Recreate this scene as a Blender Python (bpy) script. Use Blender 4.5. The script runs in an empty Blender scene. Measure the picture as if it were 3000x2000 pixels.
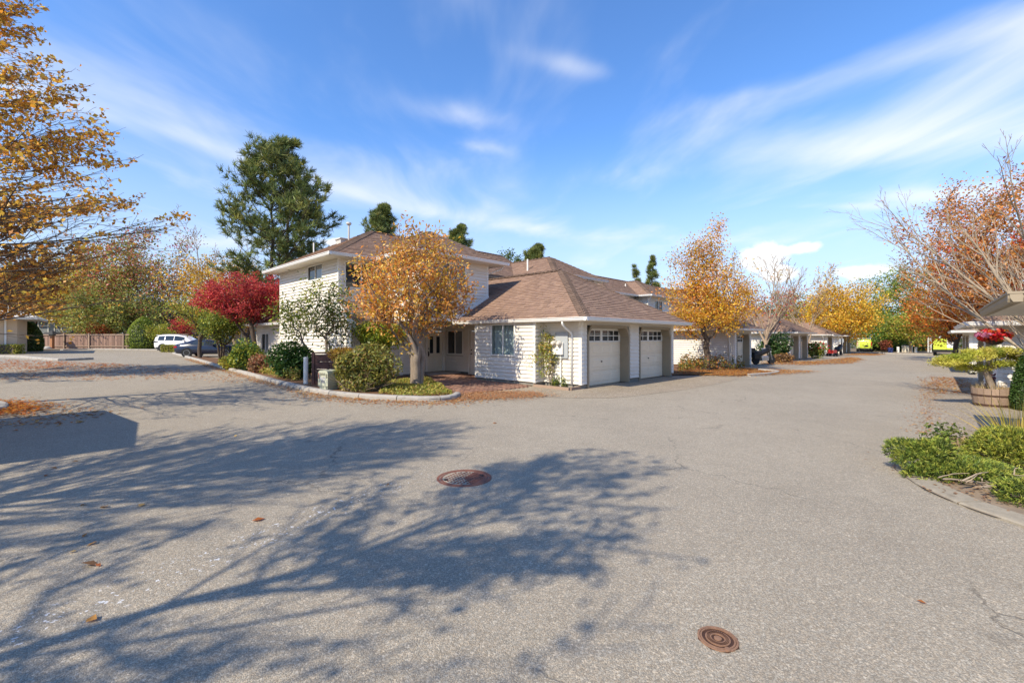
import bpy, bmesh, math, random
import numpy as np
from mathutils import Vector, Matrix, Quaternion

# ---------------------------------------------------------------- camera, sky, sun, exposure
SC = bpy.context.scene
COL = SC.collection
F, H, HY, K = 1300.0, 1.8, 988.0, 0.0093      # focal length in photo pixels, eye height, horizon row, cross fall of the ground
cam = bpy.data.cameras.new('camera'); camo = bpy.data.objects.new('camera', cam); COL.objects.link(camo)
camo.location = (0, 0, H); camo.rotation_euler = (math.pi/2, 0, 0)
cam.sensor_width = 36; cam.lens = 36*F/3000; cam.shift_y = -(1000-HY)/3000
cam.clip_start = 0.05; cam.clip_end = 3000
SC.camera = camo
SUN_EL = math.radians(42)
AX = Vector((0.690, 0.724, 0)).normalized(); BX = Vector((-AX.y, AX.x, 0))
SUN_AZ = Vector((AX.x, AX.y, 0))
SUN_AZ.rotate(Quaternion((0, 0, 1), math.radians(-1.0)))
sun = bpy.data.lights.new('sun', 'SUN'); suno = bpy.data.objects.new('sun', sun); COL.objects.link(suno)
sun.energy = 4.3; sun.angle = math.radians(0.53); sun.color = (1.0, 0.895, 0.71)
tr = Vector((SUN_AZ.x*math.cos(SUN_EL), SUN_AZ.y*math.cos(SUN_EL), -math.sin(SUN_EL)))
suno.rotation_euler = tr.to_track_quat('-Z', 'Y').to_euler(); suno.location = (-20, -20, 30)
SC.view_settings.view_transform = 'Standard'; SC.view_settings.look = 'None'
SC.view_settings.exposure = 0.62; SC.view_settings.gamma = 1.0
SC.view_settings.use_curve_mapping = False
SC.render.engine = 'CYCLES'
SC.cycles.max_bounces = 6; SC.cycles.diffuse_bounces = 5; SC.cycles.transparent_max_bounces = 6
SC.cycles.use_denoising = True

class NT:
    """tiny helper for node trees"""
    def __init__(s, tree): s.t = tree; s.L = tree.links
    def n(s, typ, **kw):
        nd = s.t.nodes.new(typ)
        for k, v in kw.items(): setattr(nd, k, v)
        return nd
    def put(s, sock, v):
        if hasattr(v, 'links') or isinstance(v, bpy.types.NodeSocket): s.L.new(v, sock)
        else: sock.default_value = v
    def m(s, op, a, b=None, c=None, clamp=False):
        nd = s.n('ShaderNodeMath', operation=op, use_clamp=clamp)
        s.put(nd.inputs[0], a)
        if b is not None: s.put(nd.inputs[1], b)
        if c is not None: s.put(nd.inputs[2], c)
        return nd.outputs[0]
    def v(s, op, a, b=None):
        nd = s.n('ShaderNodeVectorMath', operation=op)
        s.put(nd.inputs[0], a)
        if b is not None: s.put(nd.inputs[1], b)
        return nd.outputs['Value'] if op in ('DOT_PRODUCT', 'LENGTH', 'DISTANCE') else nd.outputs[0]
    def noise(s, vec, scale, detail=3, rough=0.5, dist=0.0, color=False):
        nd = s.n('ShaderNodeTexNoise'); s.put(nd.inputs['Vector'], vec)
        nd.inputs['Scale'].default_value = scale; nd.inputs['Detail'].default_value = detail
        nd.inputs['Roughness'].default_value = rough; nd.inputs['Distortion'].default_value = dist
        return nd.outputs['Color'] if color else nd.outputs['Fac']
    def ss(s, x, lo, hi, to0=0.0, to1=1.0):
        nd = s.n('ShaderNodeMapRange', interpolation_type='SMOOTHSTEP'); s.put(nd.inputs[0], x)
        for i, q in enumerate((lo, hi, to0, to1)): nd.inputs[1+i].default_value = q
        return nd.outputs[0]
    def mix(s, f, a, b, blend='MIX'):
        nd = s.n('ShaderNodeMix', data_type='RGBA', blend_type=blend)
        s.put(nd.inputs[0], f); s.put(nd.inputs[6], a); s.put(nd.inputs[7], b)
        return nd.outputs[2]
    def comb(s, x, y, z):
        nd = s.n('ShaderNodeCombineXYZ')
        s.put(nd.inputs[0], x); s.put(nd.inputs[1], y); s.put(nd.inputs[2], z)
        return nd.outputs[0]

def build_world():
    w = bpy.data.worlds.new('World'); SC.world = w; w.use_nodes = True
    t = NT(w.node_tree); w.node_tree.nodes.clear()
    sky = t.n('ShaderNodeTexSky', sky_type='NISHITA', sun_disc=False)
    sky.sun_elevation = SUN_EL
    sky.sun_rotation = math.atan2(-SUN_AZ.x, -SUN_AZ.y)
    sky.altitude = 50; sky.air_density = 1.0; sky.dust_density = 0.3; sky.ozone_density = 2.0
    gen = t.n('ShaderNodeTexCoord').outputs['Generated']
    d = t.v('NORMALIZE', gen)
    sp = t.n('ShaderNodeSeparateXYZ'); t.put(sp.inputs[0], d)
    x, y, z = sp.outputs
    zz = t.m('MAXIMUM', t.m('ADD', z, 0.03), 0.02)
    px, py = t.m('DIVIDE', x, zz), t.m('DIVIDE', y, zz)      # place on a flat cloud layer
    P = t.comb(px, py, 0.0)
    warp = t.noise(P, 0.35, 2, color=True)
    Pw = t.v('ADD', P, t.v('SCALE', t.v('SUBTRACT', warp, (0.5, 0.5, 0.5))))
    t.t.nodes[-1]
    for nd in t.t.nodes:
        if nd.type == 'VECT_MATH' and nd.operation == 'SCALE': nd.inputs['Scale'].default_value = 1.3
    mp = t.n('ShaderNodeMapping'); t.put(mp.inputs[0], Pw)
    mp.inputs['Rotation'].default_value = (0, 0, math.radians(48)); mp.inputs['Scale'].default_value = (1.7, 0.85, 1)
    mp.inputs['Location'].default_value = (3.1, 7.7, 0)
    streak = t.noise(mp.outputs[0], 1.0, 5, 0.52, 0.3)
    soft = t.noise(P, 0.55, 3, 0.5)
    def blob(cx, cy, rx, ry, rot, amp):
        m2 = t.n('ShaderNodeMapping', vector_type='TEXTURE'); t.put(m2.inputs[0], Pw)
        m2.inputs['Location'].default_value = (cx, cy, 0); m2.inputs['Rotation'].default_value = (0, 0, math.radians(rot))
        m2.inputs['Scale'].default_value = (rx, ry, 1)
        L = t.v('LENGTH', m2.outputs[0])
        return t.m('MULTIPLY', t.m('EXPONENT', t.m('MULTIPLY', t.m('MULTIPLY', L, L), -1.0)), amp)
    cover = t.m('ADD', t.m('MULTIPLY', streak, 0.80), t.m('MULTIPLY', soft, 0.32))
    for b in ((-0.27, 1.95, 0.26, 0.10, 12, 0.19), (-0.17, 2.23, 0.18, 0.07, 8, 0.13), (0.16, 1.59, 0.20, 0.055, 8, 0.18), (-1.5, 2.0, 0.62, 0.10, 58, 0.15), (-1.6, 1.55, 0.5, 0.22, 40, 0.10),
              (-0.1, 3.4, 1.6, 0.26, 36, 0.22), (1.15, 1.66, 0.60, 0.16, -30, 0.20), (2.2, 2.02, 0.85, 0.24, -10, 0.27), (2.9, 2.65, 1.0, 0.18, -6, 0.24), (1.7, 1.4, 0.5, 0.2, 0, 0.16),
              (2.2, 2.94, 0.45, 0.09, 0, 0.16), (-2.96, 3.84, 1.0, 0.25, 0, 0.22), (-0.4, 1.3, 0.5, 0.15, 0, 0.06), (3.6, 3.2, 1.2, 0.4, 5, 0.2), (2.1, 2.05, 1.4, 0.6, -10, 0.15), (-1.2, 1.6, 0.9, 0.6, 0, 0.10), (0.6, 3.6, 2.0, 0.8, 30, 0.08)):
        cover = t.m('ADD', cover, blob(*b))
    cir = t.m('MULTIPLY', t.ss(cover, 0.56, 1.06), 0.86)
    # low cumulus standing near the horizon
    def puff(cx, cy, rx, ry, seed):
        u, v = (cx-1500)/F, (HY-cy)/F
        c = Vector((u, 1, v)).normalized(); rt = Vector((c.y, -c.x, 0)).normalized(); up = rt.cross(c)
        dx = t.m('DIVIDE', t.v('DOT_PRODUCT', d, tuple(rt)), rx/F)
        dy = t.m('DIVIDE', t.v('DOT_PRODUCT', t.v('SUBTRACT', d, tuple(c)), tuple(up)), ry/F)
        fr = t.m('GREATER_THAN', t.v('DOT_PRODUCT', d, tuple(c)), 0.5)
        rr = t.m('SQRT', t.m('ADD', t.m('MULTIPLY', dx, dx), t.m('MULTIPLY', dy, dy)))
        nz = t.noise(t.v('ADD', d, (seed, 0, 0)), 22, 5, 0.55)
        e = t.m('SUBTRACT', t.m('ADD', 1.0, t.m('MULTIPLY', t.m('SUBTRACT', nz, 0.5), 1.6)), rr)
        return t.m('MULTIPLY', t.ss(e, 0.0, 0.5), fr)
    cum = puff(2232, 756, 62, 48, 1.0)
    for a in ((2332, 730, 54, 19, 2.0), (2270, 800, 60, 24, 3.0), (2530, 794, 66, 19, 4.0), (1000, 712, 56, 14, 6.0)):
        cum = t.m('MAXIMUM', cum, puff(*a))
    low = t.ss(z, 0.0, 0.42, 0.85, 0.0)                      # pale air near the horizon
    ccol = (4.7, 4.8, 4.95, 1)
    skyc = t.mix(t.ss(z, 0.0, 0.5, 0.7, 1.0), sky.outputs[0], (0.60, 0.88, 1.20, 1), 'MULTIPLY')
    c1 = t.mix(low, skyc, (3.05, 3.5, 4.3, 1))
    c2 = t.mix(cir, c1, ccol)
    c3 = t.mix(t.m('MULTIPLY', cum, 0.92), c2, (5.2, 5.2, 5.2, 1))
    bg = t.n('ShaderNodeBackground'); t.put(bg.inputs[0], c3); bg.inputs[1].default_value = 0.15
    o = t.n('ShaderNodeOutputWorld'); t.L.new(bg.outputs[0], o.inputs[0])
build_world()

# ---------------------------------------------------------------- helpers
def gz(X): return -K*max(-90.0, min(90.0, X))
def gnd(x, y):                                   # a point of the ground seen at photo pixel (x, y)
    Y = H*F/((y-HY)-K*(x-1500)); X = (x-1500)/F*Y
    return Vector((X, Y, -K*X))
def at(x, y, Y): return Vector(((x-1500)/F*Y, Y, H-(y-HY)/F*Y))
G0 = Vector((2.434, 15.59, 0))
ROT = math.atan2(AX.y, AX.x)
def hl(a, b, z=None):                            # street frame (along the road, across it) to world
    p = G0 + AX*a + BX*b
    return Vector((p.x, p.y, gz(p.x) if z is None else z))

def thing(name, label, cat, loc=(0, 0, 0), rz=0.0, group=None, kind=None):
    o = bpy.data.objects.new(name, None); COL.objects.link(o)
    o.location = loc; o.rotation_euler = (0, 0, rz); o.empty_display_size = 0.2
    if label: o['label'] = label
    if cat: o['category'] = cat
    if group: o['group'] = group
    if kind: o['kind'] = kind
    return o
def link(name, me, parent=None, loc=None, rz=None, scale=None):
    o = bpy.data.objects.new(name, me); COL.objects.link(o)
    if parent is not None: o.parent = parent
    if loc is not None: o.location = loc
    if rz is not None: o.rotation_euler = (0, 0, rz)
    if scale is not None: o.scale = scale
    return o

class MB:
    """collects shapes, builds one mesh"""
    def __init__(s): s.V = []; s.Fc = []; s.M = None; s.C = []; s.col = None
    def add(s, vs, fs):
        b = len(s.V)
        for v in vs:
            v = Vector(v)
            if s.M is not None: v = s.M @ v
            s.V.append((v.x, v.y, v.z))
            if s.col is not None: s.C.append(s.col)
        for f in fs: s.Fc.append([b+i for i in f])
        return s
    def box(s, x0, x1, y0, y1, z0, z1):
        return s.add([(x0,y0,z0),(x1,y0,z0),(x1,y1,z0),(x0,y1,z0),(x0,y0,z1),(x1,y0,z1),(x1,y1,z1),(x0,y1,z1)],
                     [(0,3,2,1),(4,5,6,7),(0,1,5,4),(1,2,6,5),(2,3,7,6),(3,0,4,7)])
    def cbox(s, x0, x1, y0, y1, z0, z1, c=0.02):          # box with chamfered upright edges and top
        P = lambda i, z: [(x0+c+i,y0+i,z),(x1-c-i,y0+i,z),(x1-i,y0+c+i,z),(x1-i,y1-c-i,z),(x1-c-i,y1-i,z),(x0+c+i,y1-i,z),(x0+i,y1-c-i,z),(x0+i,y0+c+i,z)]
        vs = P(0, z0)+P(0, z1-c)+P(c*0.7, z1)
        fs = [tuple(range(7,-1,-1)), tuple(range(16,24))]
        for k in (0, 8):
            for i in range(8): fs.append((k+i, k+(i+1)%8, k+8+(i+1)%8, k+8+i))
        return s.add(vs, fs)
    def prism(s, poly, z0, z1):
        n = len(poly)
        vs = [(p[0],p[1],z0 if len(p)<3 else p[2]+z0) for p in poly]+[(p[0],p[1],z1 if len(p)<3 else p[2]+z1) for p in poly]
        fs = [tuple(range(n-1,-1,-1)), tuple(range(n,2*n))]+[(i,(i+1)%n,n+(i+1)%n,n+i) for i in range(n)]
        return s.add(vs, fs)
    def extr(s, prof, p0, p1, up=Vector((0,0,1)), caps=True):   # profile (out, up) swept from p0 to p1, out is to the right of travel
        p0, p1 = Vector(p0), Vector(p1); d = (p1-p0).normalized(); r = d.cross(up).normalized(); u = r.cross(d)
        n = len(prof)
        vs = [p0+r*a+u*b for a, b in prof]+[p1+r*a+u*b for a, b in prof]
        fs = [(i,n+i,n+(i+1)%n,(i+1)%n) for i in range(n)]
        if caps: fs += [tuple(range(n)), tuple(range(2*n-1,n-1,-1))]
        return s.add(vs, fs)
    def tube(s, pts, rad, sides=6, cap=True):
        pts = [Vector(p) for p in pts]; n = len(pts)
        if not hasattr(rad, '__len__'): rad = [rad]*n
        vs = []; prev = None
        for i in range(n):
            d = (pts[min(i+1,n-1)]-pts[max(i-1,0)])
            d = d.normalized() if d.length > 1e-9 else Vector((0,0,1))
            if prev is None:
                e = Vector((1,0,0)) if abs(d.x) < 0.8 else Vector((0,1,0))
            else: e = prev
            e = (e-d*e.dot(d)).normalized(); prev = e; f = d.cross(e)
            for k in range(sides):
                a = 2*math.pi*k/sides
                vs.append(pts[i]+(e*math.cos(a)+f*math.sin(a))*rad[i])
        fs = []
        for i in range(n-1):
            for k in range(sides):
                fs.append((i*sides+k, i*sides+(k+1)%sides, (i+1)*sides+(k+1)%sides, (i+1)*sides+k))
        if cap: fs += [tuple(range(sides-1,-1,-1)), tuple((n-1)*sides+k for k in range(sides))]
        return s.add(vs, fs)
    def lathe(s, prof, seg=24, c=(0,0,0), cap=True):
        vs = []; n = len(prof)
        for r, z in prof:
            for k in range(seg):
                a = 2*math.pi*k/seg; vs.append((c[0]+r*math.cos(a), c[1]+r*math.sin(a), c[2]+z))
        fs = []
        for i in range(n-1):
            for k in range(seg): fs.append((i*seg+k, i*seg+(k+1)%seg, (i+1)*seg+(k+1)%seg, (i+1)*seg+k))
        if cap: fs += [tuple(range(seg-1,-1,-1)), tuple((n-1)*seg+k for k in range(seg))]
        return s.add(vs, fs)
    def mesh(s, name, mat, smooth=False):
        me = bpy.data.meshes.new(name); me.from_pydata(s.V, [], s.Fc)
        if mat is not None: me.materials.append(mat)
        if s.C:
            at_ = me.attributes.new('col', 'FLOAT_COLOR', 'POINT')
            at_.data.foreach_set('color', np.array([(c[0],c[1],c[2],1.0) for c in s.C], dtype=np.float32).ravel())
        if smooth: me.polygons.foreach_set('use_smooth', [True]*len(me.polygons))
        me.update(); return me
    def build(s, name, mat, parent=None, smooth=False, label=None, cat=None, group=None, kind=None, recalc=False):
        me = s.mesh(name, mat, smooth)
        if recalc:
            bm = bmesh.new(); bm.from_mesh(me); bmesh.ops.recalc_face_normals(bm, faces=bm.faces); bm.to_mesh(me); bm.free()
        o = link(name, me, parent)
        if label: o['label'] = label
        if cat: o['category'] = cat
        if group: o['group'] = group
        if kind: o['kind'] = kind
        return o

# ---------------------------------------------------------------- materials
def pm(name, col, rough=0.6, var=0.12, scale=6.0, bump=0.0, bscale=60.0, metal=0.0, spec=0.4, orand=0.0, dirt=None, coat=0.0, attr=False):
    m = bpy.data.materials.new(name); m.use_nodes = True; t = NT(m.node_tree)
    b = m.node_tree.nodes['Principled BSDF']
    pos = t.n('ShaderNodeNewGeometry').outputs['Position']
    n1 = t.noise(pos, scale, 4, 0.6)
    base = (*col, 1)
    if attr:
        base = t.n('ShaderNodeVertexColor', layer_name='col').outputs[0]
    f = t.m('ADD', 1.0, t.m('MULTIPLY', t.m('SUBTRACT', n1, 0.5), 2*var))
    if orand:
        f = t.m('MULTIPLY', f, t.m('ADD', 1.0-orand, t.m('MULTIPLY', t.n('ShaderNodeObjectInfo').outputs['Random'], 2*orand)))
    c = t.mix(1.0, base, t.comb(f, f, f), 'MULTIPLY')
    if dirt:
        n2 = t.noise(pos, dirt[1], 5, 0.65)
        c = t.mix(t.m('MULTIPLY', t.ss(n2, 0.5, 0.75), dirt[2]), c, (*dirt[0], 1))
    t.put(b.inputs['Base Color'], c)
    b.inputs['Roughness'].default_value = rough; b.inputs['Metallic'].default_value = metal
    b.inputs['Specular IOR Level'].default_value = spec; b.inputs['Coat Weight'].default_value = coat
    if bump:
        bp = t.n('ShaderNodeBump'); bp.inputs['Strength'].default_value = bump; bp.inputs['Distance'].default_value = 0.01
        t.put(bp.inputs['Height'], t.noise(pos, bscale, 3, 0.6)); t.L.new(bp.outputs[0], b.inputs['Normal'])
    return m
def leafmat(name, trans=0.42):
    m = bpy.data.materials.new(name); m.use_nodes = True; t = NT(m.node_tree); m.node_tree.nodes.clear()
    c = t.n('ShaderNodeVertexColor', layer_name='col').outputs[0]
    d = t.n('ShaderNodeBsdfDiffuse'); t.put(d.inputs[0], c)
    tl = t.n('ShaderNodeBsdfTranslucent'); t.put(tl.inputs[0], c)
    g = t.n('ShaderNodeBsdfGlossy'); g.inputs['Roughness'].default_value = 0.45; g.inputs[0].default_value = (0.6, 0.6, 0.6, 1)
    a = t.n('ShaderNodeMixShader'); a.inputs[0].default_value = trans; t.L.new(d.outputs[0], a.inputs[1]); t.L.new(tl.outputs[0], a.inputs[2])
    b = t.n('ShaderNodeMixShader'); b.inputs[0].default_value = 0.035; t.L.new(a.outputs[0], b.inputs[1]); t.L.new(g.outputs[0], b.inputs[2])
    o = t.n('ShaderNodeOutputMaterial'); t.L.new(b.outputs[0], o.inputs[0]); return m
def glassmat(name, tint=(0.02, 0.025, 0.03), alpha=0.0):
    m = bpy.data.materials.new(name); m.use_nodes = True; t = NT(m.node_tree); b = m.node_tree.nodes['Principled BSDF']
    b.inputs['Base Color'].default_value = (*tint, 1); b.inputs['Roughness'].default_value = 0.04; b.inputs['Specular IOR Level'].default_value = 0.7
    if alpha:
        o = m.node_tree.nodes['Material Output']; tb = t.n('ShaderNodeBsdfTransparent'); tb.inputs[0].default_value = (0.85, 0.9, 0.9, 1)
        mx = t.n('ShaderNodeMixShader'); mx.inputs[0].default_value = alpha
        t.L.new(b.outputs[0], mx.inputs[1]); t.L.new(tb.outputs[0], mx.inputs[2]); t.L.new(mx.outputs[0], o.inputs[0])
    return m

def asphalt_mat():
    m = bpy.data.materials.new('asphalt'); m.use_nodes = True; t = NT(m.node_tree); b = m.node_tree.nodes['Principled BSDF']
    pos = t.n('ShaderNodeNewGeometry').outputs['Position']
    vo = t.n('ShaderNodeTexVoronoi', feature='F1'); t.put(vo.inputs['Vector'], pos); vo.inputs['Scale'].default_value = 150
    vsep = t.n('ShaderNodeSeparateColor'); t.L.new(vo.outputs['Color'], vsep.inputs[0])
    r1 = vsep.outputs[0]
    vo2 = t.n('ShaderNodeTexVoronoi', feature='F1'); t.put(vo2.inputs['Vector'], pos); vo2.inputs['Scale'].default_value = 80
    v2 = t.n('ShaderNodeSeparateColor'); t.L.new(vo2.outputs['Color'], v2.inputs[0])
    tone = t.m('ADD', t.m('MULTIPLY', t.m('POWER', r1, 1.6), 0.18), 0.185)
    tone = t.m('ADD', tone, t.m('MULTIPLY', t.ss(v2.outputs[1], 0.86, 0.97), 0.12))
    big = t.noise(pos, 0.33, 5, 0.6); mid = t.noise(pos, 2.2, 4, 0.6); fine = t.noise(pos, 17, 3, 0.6)
    f = t.m('ADD', 0.70, t.m('MULTIPLY', big, 0.34)); f = t.m('ADD', f, t.m('MULTIPLY', t.noise(pos, 0.09, 3, 0.5), 0.18)); f = t.m('ADD', f, t.m('MULTIPLY', t.m('SUBTRACT', mid, 0.5), 0.22))
    f = t.m('ADD', f, t.m('MULTIPLY', t.m('SUBTRACT', fine, 0.5), 0.25))
    tone = t.m('MULTIPLY', tone, f)
    col = t.mix(t.ss(v2.outputs[0], 0.1, 0.9), (1.25, 1.04, 0.77, 1), (1.17, 1.04, 0.83, 1))
    col = t.mix(1.0, col, t.comb(tone, tone, tone), 'MULTIPLY')
    # hairline cracks, mostly sealed, only here and there
    wp = t.v('ADD', pos, t.v('MULTIPLY', t.noise(pos, 1.1, 5, 0.65, color=True), (0.9, 0.9, 0)))
    ve = t.n('ShaderNodeTexVoronoi', feature='DISTANCE_TO_EDGE'); t.put(ve.inputs['Vector'], wp); ve.inputs['Scale'].default_value = 0.26
    ck = t.m('MULTIPLY', t.ss(ve.outputs['Distance'], 0.0015, 0.0045, 1, 0), t.ss(t.noise(pos, 0.55, 3), 0.49, 0.60))
    col = t.mix(t.m('MULTIPLY', ck, 0.38), col, (0.025, 0.024, 0.023, 1))
    # oil spots and worn patches
    st = t.m('MULTIPLY', t.ss(t.noise(pos, 1.9, 4, 0.55), 0.64, 0.76), t.ss(t.noise(pos, 0.3, 1), 0.52, 0.6))
    col = t.mix(t.m('MULTIPLY', st, 0.5), col, (0.04, 0.038, 0.036, 1))
    # band of pale flecks running diagonally across the junction
    sx = t.n('ShaderNodeSeparateXYZ'); t.put(sx.inputs[0], pos)
    p0, p1 = gnd(60, 1850), gnd(960, 1495)
    dd = (p1-p0).xy.normalized(); nx, ny = -dd.y, dd.x
    off = t.m('ADD', t.m('MULTIPLY', t.m('SUBTRACT', sx.outputs[0], p0.x), nx), t.m('MULTIPLY', t.m('SUBTRACT', sx.outputs[1], p0.y), ny))
    along = t.m('ADD', t.m('MULTIPLY', t.m('SUBTRACT', sx.outputs[0], p0.x), dd.x), t.m('MULTIPLY', t.m('SUBTRACT', sx.outputs[1], p0.y), dd.y))
    band = t.m('MULTIPLY', t.ss(t.m('ABSOLUTE', off), 0.10, 0.30, 1, 0), t.m('MULTIPLY', t.ss(along, -1.5, -1.0), t.ss(along, 2.6, 4.2, 1, 0)))
    fl = t.m('MULTIPLY', t.ss(t.noise(pos, 24, 2, 0.5), 0.645, 0.685), band)
    col = t.mix(t.m('MULTIPLY', fl, 0.85), col, (0.62, 0.62, 0.62, 1))
    t.put(b.inputs['Base Color'], col); b.inputs['Roughness'].default_value = 0.8; b.inputs['Specular IOR Level'].default_value = 0.25
    bp = t.n('ShaderNodeBump'); bp.inputs['Strength'].default_value = 0.55; bp.inputs['Distance'].default_value = 0.006
    hgt = t.m('SUBTRACT', t.m('ADD', t.m('MULTIPLY', vo.outputs['Distance'], -0.9), t.m('MULTIPLY', fine, 0.4)), t.m('MULTIPLY', ck, 1.2))
    t.put(bp.inputs['Height'], hgt); t.L.new(bp.outputs[0], b.inputs['Normal'])
    return m
def aggregate_mat(name, c0, c1):
    m = bpy.data.materials.new(name); m.use_nodes = True; t = NT(m.node_tree); b = m.node_tree.nodes['Principled BSDF']
    pos = t.n('ShaderNodeNewGeometry').outputs['Position']
    vo = t.n('ShaderNodeTexVoronoi'); t.put(vo.inputs['Vector'], pos); vo.inputs['Scale'].default_value = 42
    vs = t.n('ShaderNodeSeparateColor'); t.L.new(vo.outputs['Color'], vs.inputs[0])
    col = t.mix(vs.outputs[0], (*c0, 1), (*c1, 1))
    col = t.mix(t.ss(vs.outputs[1], 0.8, 0.95), col, (0.42, 0.37, 0.30, 1))
    f = t.m('ADD', 0.7, t.m('MULTIPLY', t.noise(pos, 0.9, 5, 0.65), 0.6))
    col = t.mix(1.0, col, t.comb(f, f, f), 'MULTIPLY')
    t.put(b.inputs['Base Color'], col); b.inputs['Roughness'].default_value = 0.75
    bp = t.n('ShaderNodeBump'); bp.inputs['Strength'].default_value = 0.7; bp.inputs['Distance'].default_value = 0.008
    t.put(bp.inputs['Height'], t.m('MULTIPLY', vo.outputs['Distance'], -1.0)); t.L.new(bp.outputs[0], b.inputs['Normal'])
    return m

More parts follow.
